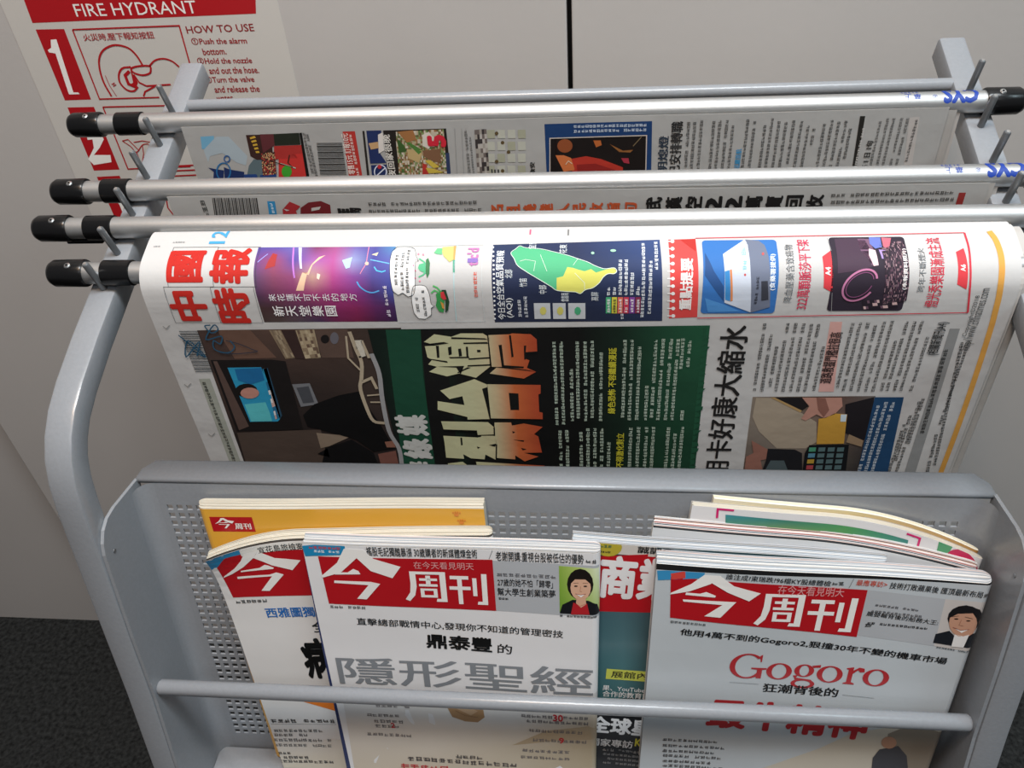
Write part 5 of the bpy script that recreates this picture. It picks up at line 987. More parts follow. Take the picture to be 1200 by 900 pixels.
('P',4,'22523a',((356.84,103.8),(359.55,104.48),(359.79,107.28),(357.23,108.69))),
('P',4,'22523a',((356.86,108.69),(360.66,109.38),(359.29,112.2),(357.25,113.63))),
('P',4,'22523a',((356.87,113.63),(361.78,114.32),(358.78,117.18),(357.27,118.63))),
('P',4,'22523a',((356.89,118.63),(359.12,119.33),(361.52,122.2),(357.29,123.68))),
('P',4,'22523a',((356.91,123.69),(360.24,124.39),(361.02,127.3),(357.31,128.8))),
('P',4,'22523a',((356.93,128.8),(361.37,129.51),(360.52,132.47),(357.33,133.98))),
('P',4,'22523a',((356.95,133.98),(362.52,134.68),(360,137.69),(357.35,139.22))),
('P',4,'22523a',((356.96,139.23),(359.8,139.95),(359.48,142.99),(357.37,144.53))),
('P',4,'22523a',((356.98,144.53),(360.95,145.25),(358.96,148.34),(357.4,149.9))),
('P',4,'22523a',((357,149.91),(362.11,150.62),(361.81,153.72),(357.42,155.34))),
('P',4,'22523a',((357.02,155.35),(359.34,156.1),(361.29,159.21),(357.44,160.85))),
('P',4,'22523a',((357.04,160.85),(360.51,161.59),(360.76,164.77),(357.46,166.42))),
('P',4,'22523a',((357.06,166.43),(361.7,167.16),(360.23,170.4),(357.48,172.07))),
('P',4,'22523a',((357.08,172.07),(362.9,172.79),(359.7,176.1),(357.51,177.78))),
('P',4,'22523a',((357.1,177.79),(360.06,178.56),(359.15,181.88),(357.53,183.57))),
('P',4,'22523a',((357.12,183.58),(361.26,184.33),(362.11,187.66),(357.55,189.43))),
('P',4,'22523a',((357.14,189.44),(362.48,190.18),(361.57,193.59),(357.58,195.37))),
('P',4,'22523a',((357.16,195.38),(359.59,196.19),(361.03,199.59),(357.6,201.39))),
('P',4,'22523a',((357.18,201.4),(360.81,202.19),(360.48,205.67),(357.63,207.48))),
('P',4,'22523a',((357.21,207.49),(362.06,208.26),(359.93,211.83),(357.65,213.66))),
('P',4,'22523a',((357.23,213.67),(363.31,214.41),(359.36,218.08),(357.67,219.92))),
('P',4,'22523a',((357.25,219.93),(360.35,220.75),(362.44,224.31),(357.7,226.26))),
('T',6,'c9cbc8',0.05,'媒',172.82,181.19,172.82,160.3,23.43),
('T',6,'c9cbc8',0.05,'綠',172.97,204.78,172.97,183.69,22.12),
('T',6,'c9cbc8',0.05,'辦',173.07,231.48,173.07,207.4,22.06),
('P',6,'c6c69f>c9c09a>c4683c>b04a2e',((179.53,95.8),(187.06,89.51),(197.96,91.59),(204.36,88.82),(218.71,88.81),(222.84,92.26),(221.1,102.79),(221.99,109.95),(221.87,115.76),(210.93,126.19),(199.76,122.52),(191.38,125.12),(179.69,121.16),(185.65,116.83),(179.92,114.8),(182.94,110.84),(180.13,108.67),(179.63,99.34),(187.82,98.9)),205.02,251.22),
('P',6,'c6c69f>c9c09a>c4683c>b04a2e',((222.12,90.19),(236.23,89.5),(237.36,88.81),(249.33,89.49),(252.96,93.61),(252.87,103.41),(245.52,104.14),(245.23,109.85),(247.52,110.99),(245.52,117.38),(251.45,120.72),(242.99,126.7),(223.81,123.11),(220.44,122.39),(225.39,117.2),(222.27,116.49)),205.02,251.22),
('P',7,'131412',((181,97.49),(192.46,95.78),(195.69,96.9),(187.89,98.33))),
('P',7,'131412',((187.03,98.9),(188.94,98.89),(188.2,108.93),(186.6,108.93))),
('P',7,'131412',((180.02,109.54),(192.88,111.81),(193.29,113.27),(183.27,110.98))),
('P',7,'131412',((194.75,100.3),(197.09,99.44),(196.71,106.01),(194.58,106.88))),
('P',7,'131412',((201.38,101.42),(203.32,101.13),(203.36,107.43),(201.29,107.72))),
('P',7,'131412',((205.26,96.33),(220.9,95.74),(221.34,97.14),(205.49,97.45))),
('P',7,'131412',((194.42,108.33),(208.05,107.99),(207.94,109.14),(195.42,109.48))),
('P',7,'131412',((206.6,99.71),(207.95,99.7),(207.6,107.99),(206.24,107.99))),
('P',7,'131412',((213.65,102.24),(216,102.24),(215.94,104.23),(213.69,104.24))),
('P',7,'131412',((207.35,109.43),(222.13,108.22),(222.15,109.37),(207.58,110.59))),
('P',7,'131412',((206.22,115.25),(221.76,114.3),(221.67,115.46),(206.1,116.42))),
('P',7,'131412',((185.69,116.53),(203.88,115.85),(200.83,123.26),(198.57,117.35))),
('P',7,'131412',((199.23,122.08),(208.3,117.29),(206.05,117.01),(198.71,121.49))),
('P',7,'131412',((221.33,90.46),(222.1,90.46),(222.08,116.05),(221.17,116.05))),
('P',7,'131412',((197.93,91.86),(219.49,92.68),(221.61,93.79),(197.77,93.26))),
('P',7,'131412',((228.13,98.25),(230.15,97.97),(230.53,115.13),(243.55,116.23),(243.25,117.69),(229.02,117.18))),
('P',7,'131412',((235.42,90.18),(236.62,90.18),(237.29,107.88),(235.91,108.45))),
('P',7,'131412',((244.48,98.78),(246.04,98.5),(245.3,104.14),(252.86,103.55),(252.83,104.4),(245.48,104.99),(245.21,110.14),(244.09,110.14))),
('P',7,'131412',((222.03,116.63),(228.78,117.47),(251.46,120.57),(244.54,118.85),(228.84,116.6))),
('P',6,'c6c69f>c9c09a>c4683c>b04a2e',((185.24,137.81),(209.66,127.4),(217.92,132.17),(217.74,134.45),(214.12,136.01),(217.37,163.94),(201.44,164.66),(201.67,162.21),(181.35,155.52),(182.31,147.54),(200.62,150.97),(200.02,142.79),(190.86,145.55)),205.02,251.22),
('P',6,'c6c69f>c9c09a>c4683c>b04a2e',((218.06,131.86),(253.92,132.17),(253.62,139.78),(252.08,140.72),(252,156.7),(254.32,157.47),(254.08,163.58),(218.02,163.28)),205.02,251.22),
('P',7,'131412',((232.12,139.38),(238.58,139.93),(238.19,154.97),(232.29,155.04))),
('P',7,'131412',((214.47,136.01),(216.89,134.92),(218.05,162.96),(217.04,163.62))),
('P',6,'c6c69f>c9c09a>c4683c>b04a2e',((182.45,166.58),(215.69,166.91),(219.53,171.8),(219.24,178.81),(207.35,179.52),(207.11,175.33),(183.38,174.37)),205.02,251.22),
('P',6,'c6c69f>c9c09a>c4683c>b04a2e',((182.39,180.8),(207.12,182.07),(209.72,180.33),(219.5,180.16),(220.34,188.65),(218.17,204.42),(211.21,199.26),(210.17,204.24),(200.2,203.39),(194.96,199.25),(195.11,204.03),(181.96,203.07),(182.47,187.64)),205.02,251.22),
('P',6,'c6c69f>c9c09a>c4683c>b04a2e',((220.24,167.17),(231.89,167),(232.31,169.95),(240.81,167.85),(253.8,170.93),(247.51,178),(250.41,180.47),(252.33,196.32),(239.26,196.94),(249.69,200.57),(239.42,205.73),(232.93,199.69),(232.69,203.75),(219.31,202.62),(220.09,188.66),(219.5,180.16)),205.02,251.22),
('P',7,'131412',((183.38,174.37),(207.14,174.99),(207.33,179.69),(209.78,179.65),(209.65,181.17),(206.66,181.73),(206.42,176.17),(183.22,175.71))),
('P',7,'131412',((194.56,182.29),(195.79,182.26),(195.53,189.81),(194.28,189.84))),
('P',7,'131412',((205.71,191),(208.22,191.99),(206.13,193.25))),
('P',7,'131412',((214.61,189.45),(219.91,187.8),(218.93,191.09))),
('P',7,'131412',((219.17,171.8),(220.14,171.79),(219.75,180.15),(218.77,180.17))),
('P',7,'131412',((232.22,175.25),(234.33,176.22),(232.43,177.58))),
('P',7,'131412',((232.18,183.66),(240.18,184.19),(239.62,185.56))),
('P',7,'131412',((237.33,191.77),(241.43,193.07),(238.67,194.17))),
('P',7,'131412',((219.6,188.67),(220.58,188.65),(219.28,202.98),(218.28,203))),
('P',6,'c6c69f>c9c09a>c4683c>b04a2e',((182.54,209.15),(193.79,207.1),(199.48,213.82),(200.76,224.81),(182.67,225.27)),205.02,251.22),
('P',6,'c6c69f>c9c09a>c4683c>b04a2e',((203.66,206.88),(253.54,209.87),(253.79,223.46),(204.62,224.71)),205.02,251.22),
('P',7,'131412',((209.24,215.41),(249.61,214.45),(249.56,215.9),(209.12,216.87))),
('Z',6,'b9c9b8',265.31,169.48,265.31,94.98,2.84),
('Z',6,'b9c9b8',269.86,168.59,269.86,94.98,2.84),
('Z',6,'b9c9b8',275.94,165.24,275.94,117.66,2.86),
('Z',6,'b9c9b8',280.08,162.76,280.08,94.96,2.82),
('Z',6,'b9c9b8',285.14,165.1,285.14,94.96,2.82),
('Z',6,'b9c9b8',289.64,165.03,289.64,94.26,2.81),
('Z',6,'b9c9b8',295.28,164.95,295.28,103.99,2.82),
('Z',6,'b9c9b8',310.29,161.51,310.29,93.55,2.78),
('Z',6,'b9c9b8',314.77,163.85,314.77,93.55,2.78),
('Z',6,'b9c9b8',319.77,163.77,319.77,93.54,2.78),
('Z',6,'b9c9b8',325.59,163.7,325.59,132.04,2.83),
('Z',6,'b9c9b8',329.68,161.23,329.68,93.53,2.76),
('Z',6,'b9c9b8',334.13,163.56,334.13,92.85,2.76),
('Z',6,'b9c9b8',339.09,163.48,339.09,92.84,2.75),
('Z',6,'b9c9b8',343.49,163.42,343.49,92.84,2.75),
('Z',6,'b9c9b8',346.4,117.97,346.4,92.16,2.68),
('Z',6,'b9c9b8',350.05,163.35,350.05,153.89,2.84),
('Z',6,'b9c9b8',350.7,116.52,350.7,94.19,2.67),
('Z',6,'b9c9b8',267.2,219.52,267.2,173.54,3.05),
('Z',6,'b9c9b8',272.05,223.05,272.05,173.46,3.05),
('Z',6,'b9c9b8',281.79,222.79,281.79,174.96,3.04),
('Z',6,'b9c9b8',286.65,222.67,286.65,171.59,3.03),
('Z',6,'b9c9b8',291.5,222.54,291.5,171.51,3.03),
('Z',6,'b9c9b8',296.34,222.41,296.34,171.44,3.02),
('Z',6,'b9c9b8',301.26,222.29,301.26,184.63,3.04),
('Z',6,'b9c9b8',316.19,221.89,316.19,170.32,3),
('Z',6,'b9c9b8',321.56,221.75,321.56,169.42,2.99),
('Z',6,'b9c9b8',326.94,221.61,326.94,169.34,2.98),
('Z',6,'b9c9b8',331.7,221.49,331.7,169.27,2.98),
('Z',6,'b9c9b8',341.83,221.22,341.83,169.93,2.97),
('Z',6,'b9c9b8',346.66,221.1,346.66,172.29,2.97),
('Z',6,'b9c9b8',351.28,220.97,351.28,168.98,2.96),
('T',6,'c9c23a',0.02,'綠色恐怖 不容繼續漫延',303.92,157.64,303.92,100.47,5.31),
('T',6,'c9c23a',0.02,'不得激化對立',310.43,210.39,310.43,176.16,5.4),
('T',3,'222020',0.02,'用卡好康大縮水',385.13,220.08,385.13,82.84,17.69),
('Z',3,'4c4a48',395.03,136.59,395.03,80.9,2.64),
('Z',3,'4c4a48',399.88,137.3,399.88,89.44,2.65),
('Z',3,'4c4a48',404.49,132.82,404.49,98.86,2.65),
('Z',3,'4c4a48',408.75,137.2,408.75,80.92,2.62),
('Z',3,'4c4a48',413.46,137.16,413.46,80.92,2.62),
('Z',3,'4c4a48',418.17,137.11,418.17,80.93,2.61),
('Z',3,'4c4a48',422.92,137.06,422.92,81.58,2.61),
('Z',3,'4c4a48',427.1,137.02,427.1,81.59,2.61),
('Z',3,'4c4a48',432.72,136.24,432.72,98.81,2.63),
('P',1,'d8a8a0',((432.33,80.31),(439.35,80.32),(444.36,136.89),(434.71,136.98))),
('T',3,'3a2c2c',0.02,'道路救援門檻拉很高',441.38,129.59,441.38,88.11,7.78),
('Z',3,'4c4a48',446.95,133.16,446.95,80.97,2.58),
('Z',3,'4c4a48',451.27,136.05,451.27,80.33,2.58),
('Z',3,'4c4a48',455.9,136,455.9,80.34,2.57),
('Z',3,'4c4a48',460.53,136.69,460.53,79.7,2.57),
('Z',3,'4c4a48',465.15,136.64,465.15,79.71,2.56),
('Z',3,'4c4a48',469.69,136.6,469.69,79.08,2.56),
('Z',3,'4c4a48',474.9,135.83,474.9,89.42,2.57),
('Z',3,'4c4a48',478.37,135.78,478.37,79.73,2.55),
('Z',3,'4c4a48',482.95,135.74,482.95,79.74,2.55),
('Z',3,'4c4a48',486.94,135.7,486.94,79.11,2.54),
('Z',3,'4c4a48',493.07,135.65,493.07,91.38,2.56),
('T',3,'3a3a3a',0.02,'(相關新聞刊A4)',501.98,106.07,501.98,80.4,7.96),
('G',1,4,((393.52,141.87),(471.23,140.32),(475.36,228.52),(395.66,231.63)),'8a7d70 5a5046 5a4038 6c6460 82786e 8a8076 80685c 4a4648 6a5c54 7a7068 6a6258 3a3636 4a3a34 3a3230 34302e 2c2a2c'),
('P',2,'a89a88',((395.79,142.67),(405.63,142.57),(427.3,156.02),(437.94,164.11),(441.01,182.73),(434.79,188.95),(415.46,189.33),(401.27,173.1),(395.49,159.74))),
('P',3,'1f1c1e',((407.87,142.07),(425.12,141.89),(430.34,149.49),(426.92,153.58))),
('P',3,'b09060',((404.99,142.1),(407.64,142.07),(426.92,153.58),(426.01,155.22))),
('P',4,'b9897a',((425.12,141.89),(450.2,141.62),(452.16,149.23),(448.3,156.55),(441.92,159.92),(436.72,156.71),(430.65,162.56),(427.47,160.95),(430.92,149.48))),
('P',5,'8a5e52',((434.27,141.79),(440.05,142.2),(444.13,152.55),(441.78,159.1),(437.21,152.63))),
('P',4,'c9993f',((438.8,160.79),(443.08,159.9),(448.16,155.74),(456.38,156.45),(459.33,183.77),(441.29,184.46))),
('P',5,'c8d8e0',((452.34,156.5),(456.14,156.45),(456.67,163),(453.19,163.06))),
('P',3,'201c20',((453.58,147.61),(470.48,141.1),(474.48,171.9),(471.5,180.44),(458.45,173.85))),
('P',4,'9a8268',((460.95,174.66),(471.5,180.44),(471.51,186.49),(460.62,182.36))),
('P',4,'96695c',((397.49,181.79),(409.5,190.33),(411.88,199.22),(405.96,201.16),(408.33,210.26),(396.07,212.41),(395.66,197.76),(400.16,194.08))),
('P',5,'1e1e22',((409.38,189.45),(427.69,189.97),(433.06,193.4),(436.42,215.14),(407.78,215.85),(409.65,201.08))),
('P',6,'4f5c60',((412.73,201.01),(421.94,200.81),(427.73,215.36),(409.03,215.82))),
('P',5,'14161a',((436.64,185.41),(462.78,184.4),(465.96,214.41),(436.42,215.14),(434.88,193.37))),
('P',6,'4f9a7a',((437.01,187.68),(441.54,187.42),(441.72,191.46),(437.17,191.73))),
('P',6,'5a7478',((443.24,187.56),(447.77,187.3),(447.97,191.33),(443.43,191.6))),
('P',6,'5a7478',((449.47,187.44),(453.98,187.18),(454.21,191.21),(449.69,191.47))),
('P',6,'5a7478',((455.68,187.32),(460.18,187.06),(460.44,191.08),(455.92,191.35))),
('P',6,'5a8fa8',((437.33,193.49),(441.89,193.22),(442.07,197.32),(437.49,197.59))),
('P',6,'5a7478',((443.6,193.37),(448.15,193.1),(448.36,197.18),(443.8,197.46))),
('P',6,'5a7478',((449.87,193.24),(454.41,192.97),(454.64,197.05),(450.09,197.32))),
('P',6,'5a7478',((456.12,193.11),(460.64,192.84),(460.91,196.91),(456.36,197.19))),
('P',6,'b8963a',((437.65,199.38),(442.24,199.1),(442.43,203.25),(437.82,203.53))),
('P',6,'5a7478',((443.97,199.25),(448.55,198.97),(448.76,203.11),(444.16,203.39))),
('P',6,'5a7478',((450.27,199.11),(454.84,198.83),(455.08,202.97),(450.49,203.25))),
('P',6,'5a7478',((456.56,198.97),(461.11,198.7),(461.38,202.82),(456.81,203.11))),
('P',6,'b04a50',((437.98,205.35),(442.6,205.06),(442.79,209.26),(438.15,209.55))),
('P',6,'5a7478',((444.34,205.2),(448.95,204.92),(449.16,209.11),(444.54,209.4))),
('P',6,'5a7478',((450.68,205.06),(455.28,204.77),(455.52,208.96),(450.91,209.25))),
('P',6,'5a7478',((457.01,204.91),(461.59,204.63),(461.87,208.81),(457.26,209.1))),
('P',4,'21456a',((470.85,141.07),(488.9,140.88),(495.22,227.97),(474.18,228.55))),
('Z',5,'c4ced8',475.75,217.64,475.75,144.83,2.8),
('Z',5,'c4ced8',480.21,217.52,480.21,144.78,2.8),
('Z',5,'c4ced8',484.67,217.4,484.67,144.73,2.8),
('Z',3,'4c4a48',496.04,213.69,496.04,164.44,2.79),
('Z',3,'4c4a48',498.09,199.94,498.09,156.66,2.75),
('Z',3,'4c4a48',501.02,213.5,501.02,141.59,2.74),
('Z',3,'4c4a48',502.61,183.28,502.61,141.54,2.7),
('P',1,'8f9090',((503.02,85.52),(508.92,85.53),(513.19,227.48),(505.67,227.69))),
('Z',3,'3a3a3a',509.48,173.57,506.45,100.65,3.2),
('Z',3,'3a3a3a',524.64,203.66,514,95.3,2.6),
('Z',3,'3a3a3a',518.23,167.12,517.6,93.98,2.2),
('Z',3,'3a3a3a',521.88,213.16,518.73,173.42,2.8),
('L',7,'2b5570',0.9,((14.44,90.25),(17.87,95.21),(21.63,100.59),(24.82,105.29),(26.48,108.15),(25.6,108.11),(22.92,106),(20.14,103.55),(18.95,102.44),(20.39,103.72),(23.36,106.3),(26.34,108.62),(27.75,109.1),(26.88,106.32),(24.69,101.47),(22.06,96.91),(19.84,94.89),(17.74,97.07),(15.44,101.91),(13.78,106.83),(13.66,109.16),(16.15,107.13),(20.47,102.55),(24.76,97.96),(27.24,95.82),(27.21,97.08),(25.72,100.35),(23.62,104.44),(21.8,108.16))),
('L',7,'2b5570',0.9,((39.1,82.06),(37.92,82.17),(36.64,82.22),(35.57,82.41),(35.05,82.95),(35.22,84.18),(35.9,85.9),(36.87,87.51),(37.93,88.41),(39.27,88.32),(40.92,87.61),(42.41,86.61),(43.3,85.67),(43.48,84.47),(43.21,82.96),(42.49,81.9),(41.36,82.06),(39.16,84.25),(36.09,87.89),(33.41,91.61),(32.42,93.95),(34.2,94.07),(37.81,92.9),(41.59,91.55),(43.94,91.16),(44.3,92.34),(43.56,94.4),(42.34,96.47),(41.25,97.67),(40.33,97.38),(39.3,96.21),(38.3,95.07),(37.5,94.87),(36.74,96.13),(35.99,98.26),(35.63,100.59),(36,102.39),(37.46,103.61),(39.74,104.58),(42.25,105.16),(44.42,105.22),(46.27,104.58),(48.04,103.37),(49.49,101.89),(50.4,100.47),(50.56,99.12),(50.14,97.71),(49.49,96.27),(48.95,94.86))),
('L',7,'2a3444',0.6,((45.9,94.86),(48,95.51),(50.11,96.13),(52.2,96.82),(54.26,97.64),(56.38,98.74),(58.55,100.04),(60.55,101.3),(62.13,102.32),(63.58,102.99),(64.89,103.44),(65.46,103.8),(64.69,104.21),(61.89,104.75),(57.57,105.35),(52.82,105.87),(48.78,106.16),(45.76,106.13),(43.17,105.88),(40.75,105.53),(38.24,105.24))),
]
INK_FAR_PAPER = [
('P',1,'6fa6c4',((12.46,7.7),(22.74,7.34),(21.19,16.49),(10.61,17.48))),
('P',1,'a3b0b8',((11.62,18.12),(24.34,7.99),(33.82,8.22),(43.81,23.84),(40.54,31.33),(34,28.65),(25.31,20.93),(14.92,23.19),(12.18,28.18))),
('L',3,'2a5a94',0.9,((29.68,25.66),(29.62,25.85),(29.54,26.04),(29.46,26.23),(29.36,26.41),(29.25,26.59),(29.13,26.77),(29,26.94),(28.86,27.09),(28.72,27.24),(28.56,27.38),(28.4,27.51),(28.24,27.63),(28.07,27.73),(27.9,27.82),(27.72,27.9),(27.55,27.97),(27.38,28.01),(27.2,28.05),(27.03,28.07),(26.86,28.07),(26.7,28.06),(26.54,28.03),(26.39,27.99),(26.24,27.94),(26.11,27.87),(25.98,27.78),(25.86,27.68),(25.76,27.57),(25.66,27.45),(25.58,27.32),(25.51,27.17),(25.45,27.02),(25.4,26.86),(25.37,26.69),(25.35,26.51),(25.35,26.33),(25.36,26.14),(25.38,25.95),(25.42,25.76),(25.47,25.56),(25.53,25.37),(25.61,25.18),(25.7,24.99),(25.79,24.81),(25.9,24.63),(26.02,24.46),(26.15,24.29),(26.29,24.13),(26.44,23.98),(26.59,23.85),(26.75,23.72),(26.92,23.6),(27.08,23.5),(27.26,23.41),(27.43,23.33),(27.6,23.27),(27.78,23.22),(27.95,23.19),(28.12,23.17),(28.29,23.16),(28.45,23.17),(28.61,23.2),(28.76,23.24),(28.9,23.3),(29.04,23.37),(29.16,23.45),(29.28,23.55),(29.39,23.66),(29.48,23.78),(29.56,23.91),(29.64,24.06),(29.69,24.21),(29.74,24.37),(29.77,24.54),(29.79,24.72),(29.8,24.9),(29.79,25.08),(29.77,25.27),(29.73,25.47),(29.68,25.66))),
('P',2,'1f2f5c',((10.94,32.23),(16.66,33.63),(22.46,34.78),(16.51,52.96),(8.41,52.81),(14.14,35.89))),
('L',3,'2a6aa0',1,((27.29,35.81),(27.12,36.35),(26.91,36.9),(26.68,37.44),(26.41,37.96),(26.12,38.47),(25.8,38.97),(25.45,39.45),(25.09,39.9),(24.71,40.32),(24.3,40.73),(23.88,41.1),(23.46,41.43),(23.02,41.73),(22.57,42),(22.12,42.22),(21.67,42.41),(21.22,42.55),(20.78,42.65),(20.34,42.7),(19.91,42.72),(19.5,42.69),(19.1,42.61),(18.71,42.5),(18.35,42.34),(18.02,42.14),(17.7,41.9),(17.41,41.62),(17.15,41.31),(16.93,40.96),(16.73,40.57),(16.56,40.16),(16.43,39.72),(16.33,39.26),(16.27,38.78),(16.24,38.27),(16.25,37.75),(16.3,37.22),(16.38,36.68),(16.49,36.13),(16.64,35.59),(16.81,35.04),(17.03,34.5),(17.27,33.96),(17.54,33.44),(17.83,32.94),(18.16,32.45),(18.51,31.97),(18.87,31.53),(19.25,31.11),(19.66,30.72),(20.07,30.35),(20.5,30.03),(20.93,29.74),(21.37,29.48),(21.82,29.26),(22.26,29.08),(22.7,28.94),(23.14,28.85),(23.58,28.79),(24,28.78),(24.4,28.81),(24.8,28.88),(25.18,29),(25.53,29.15),(25.86,29.35),(26.18,29.58),(26.47,29.86),(26.72,30.16),(26.95,30.5),(27.15,30.88),(27.32,31.28),(27.45,31.71),(27.55,32.16),(27.62,32.65),(27.65,33.15),(27.65,33.66),(27.61,34.18),(27.54,34.72),(27.43,35.27),(27.29,35.81))),
('P',2,'1f2f5c',((23.21,32.23),(27.52,34.24),(37.93,36.38),(32.65,53.25),(18.38,52.99))),
('T',3,'24407a',0.05,'日報',36.82,58.36,62.9,58.36,21.33),
('P',2,'3a2420',((47.14,7.34),(66.08,7.2),(63.22,25.53),(53.27,29.07),(46.21,23.9))),
('P',3,'c8a03a',((49.59,9.21),(53.45,8.1),(54.24,9.57),(49.79,10.67))),
('P',3,'c8a03a',((49.93,11.89),(53.5,11.01),(54.17,12.48),(50.13,13.36))),
('P',3,'c8a03a',((50.28,14.59),(53.55,13.93),(54.11,15.41),(50.48,16.06))),
('P',3,'c8a03a',((50.62,17.3),(53.6,16.88),(54.05,18.36),(50.82,18.78))),
('P',3,'c8a03a',((50.97,20.02),(53.66,19.84),(53.98,21.33),(51.17,21.52))),
('P',3,'5c2c30',((57.87,7),(68.48,7.02),(66.88,15.72),(56.42,21.64))),
('P',3,'23281f',((67.89,7.01),(87.36,6.54),(86.45,15.57),(66.82,15.96))),
('P',3,'a8322e',((66.14,16.31),(86.95,15.95),(86.43,26.04),(63.5,26.78))),
('P',3,'c03430',((67.7,24.38),(87.27,22.34),(85.4,41.2),(74.54,51.39),(61.07,51.14))),
('P',2,'5a6a70',((42.96,31.38),(47.93,26.44),(59.6,27.95),(55.15,40.59),(46.83,44.32),(37.03,44.12))),
('P',5,'3f9a30',((74.87,36.8),(74.13,38.65),(72.9,40.21),(71.36,41.25),(69.75,41.59),(68.33,41.19),(67.3,40.1),(66.83,38.5),(66.98,36.63),(67.74,34.79),(68.97,33.24),(70.5,32.22),(72.09,31.89),(73.5,32.29),(74.53,33.36),(75.01,34.94))),
('L',5,'a8c0b0',0.8,((67.51,30.01),(78.59,34.04))),
('S',4,16,20,((54.92,21.94),(65.65,20.83),(62.51,38.64),(51.57,39.82)),'4a2c28 7a4038 a8322e 3a2420 c8a878'),
('L',5,'3a2418',0.8,((76.33,23.33),(73.65,29.52),(76.34,33.36),(60.8,27.98))),
('P',4,'141210',((87.59,6.54),(89.5,6.35),(86.73,51.62),(84.29,51.57))),
('Z',3,'5a5856',91.88,57.58,91.88,6.32,2.6),
('Z',3,'5a5856',94.33,57.63,94.33,7.68,2.6),
('L',3,'3c3a38',0.6,((98.69,14.92),(117.81,15.11))),
('L',3,'3c3a38',0.35,((98.56,16.08),(117.74,16.27))),
('L',3,'3c3a38',0.9,((98.44,17.24),(117.67,17.42))),
('L',3,'3c3a38',0.4,((98.32,18.4),(117.6,18.59))),
('L',3,'3c3a38',0.6,((98.19,19.57),(117.54,19.75))),
('L',3,'3c3a38',0.35,((98.07,20.74),(117.47,20.92))),
('L',3,'3c3a38',0.9,((97.95,21.91),(117.4,22.09))),
('L',3,'3c3a38',0.4,((97.82,23.08),(117.33,23.26))),
('L',3,'3c3a38',0.6,((97.7,24.26),(117.26,24.43))),
('L',3,'3c3a38',0.35,((97.57,25.44),(117.19,25.61))),
('L',3,'3c3a38',0.9,((97.44,26.63),(117.13,26.79))),
('L',3,'3c3a38',0.4,((97.32,27.81),(117.06,27.98))),
('L',3,'3c3a38',0.6,((97.19,29),(116.99,29.16))),
('L',3,'3c3a38',0.35,((97.07,30.2),(116.92,30.35))),
('L',3,'3c3a38',0.9,((96.94,31.39),(116.85,31.55))),
('L',3,'3c3a38',0.4,((96.81,32.59),(116.78,32.74))),
('L',3,'3c3a38',0.6,((96.68,33.79),(116.71,33.94))),
('L',3,'3c3a38',0.35,((96.56,35),(116.64,35.14))),
('L',3,'3c3a38',0.9,((96.43,36.2),(116.57,36.35))),
('L',3,'3c3a38',0.4,((96.3,37.41),(116.5,37.56))),
('L',3,'3c3a38',0.6,((96.17,38.63),(116.43,38.77))),
('L',3,'3c3a38',0.35,((96.04,39.84),(116.36,39.98))),
('P',2,'b0342e',((119.86,6.27),(129,6.17),(127.88,51.2),(117.24,51.71))),
('T',4,'e8d8d0',0.01,'零售15元 訂報10元',123.54,39.77,123.54,7.66,5.43),
('Z',4,'e0c8c0',126.31,47.54,126.31,8.43,2.56),
('P',2,'26221f',((134.5,6.17),(136.01,6.09),(132.81,52.48),(131,52.45))),
('P',2,'23305c',((137.4,6.01),(148.31,5.93),(147.59,15.21),(143.47,21.17),(148.27,31.14),(135.85,31.49))),
('P',3,'c09a70',((137.45,15.57),(144.58,14.53),(144.35,19.37),(138.35,20.44))),
('P',3,'d8d2cc',((145.48,9.17),(149.2,7.49),(148.11,21.28),(143.64,23.62))),
('P',2,'23305c',((136.22,32.75),(148.07,32.38),(146,52.73),(134.61,52.51))),
('L',3,'d8dcec',0.8,((147.01,38.29),(146.93,38.72),(146.82,39.15),(146.68,39.58),(146.52,39.99),(146.33,40.39),(146.12,40.78),(145.88,41.16),(145.63,41.52),(145.35,41.85),(145.06,42.17),(144.75,42.46),(144.43,42.72),(144.09,42.96),(143.75,43.16),(143.39,43.34),(143.04,43.49),(142.68,43.6),(142.31,43.67),(141.95,43.72),(141.59,43.73),(141.24,43.7),(140.89,43.65),(140.55,43.55),(140.23,43.43),(139.93,43.27),(139.63,43.08),(139.35,42.86),(139.1,42.61),(138.87,42.34),(138.66,42.04),(138.47,41.71),(138.3,41.37),(138.17,41),(138.06,40.62),(137.98,40.22),(137.92,39.81),(137.9,39.4),(137.9,38.97),(137.93,38.54),(137.99,38.11),(138.08,37.68),(138.19,37.25),(138.34,36.82),(138.5,36.41),(138.69,36.02),(138.91,35.63),(139.14,35.25),(139.4,34.9),(139.67,34.57),(139.97,34.26),(140.28,33.97),(140.6,33.72),(140.93,33.49),(141.27,33.28),(141.63,33.11),(141.98,32.97),(142.33,32.86),(142.7,32.79),(143.06,32.74),(143.41,32.73),(143.76,32.76),(144.1,32.82),(144.43,32.91),(144.75,33.03),(145.05,33.18),(145.35,33.37),(145.62,33.59),(145.87,33.83),(146.11,34.1),(146.32,34.4),(146.51,34.72),(146.67,35.06),(146.81,35.42),(146.92,35.8),(147.01,36.19),(147.06,36.59),(147.09,37.01),(147.09,37.43),(147.07,37.86),(147.01,38.29))),
('P',4,'b83038',((144.15,34.11),(143.92,34.76),(143.48,35.31),(142.9,35.67),(142.26,35.79),(141.67,35.64),(141.21,35.26),(140.95,34.7),(140.94,34.05),(141.17,33.4),(141.61,32.85),(142.19,32.5),(142.82,32.38),(143.42,32.52),(143.87,32.9),(144.13,33.46))),
('L',4,'d8dcec',0.8,((137.93,42.26),(146.92,34.86))),
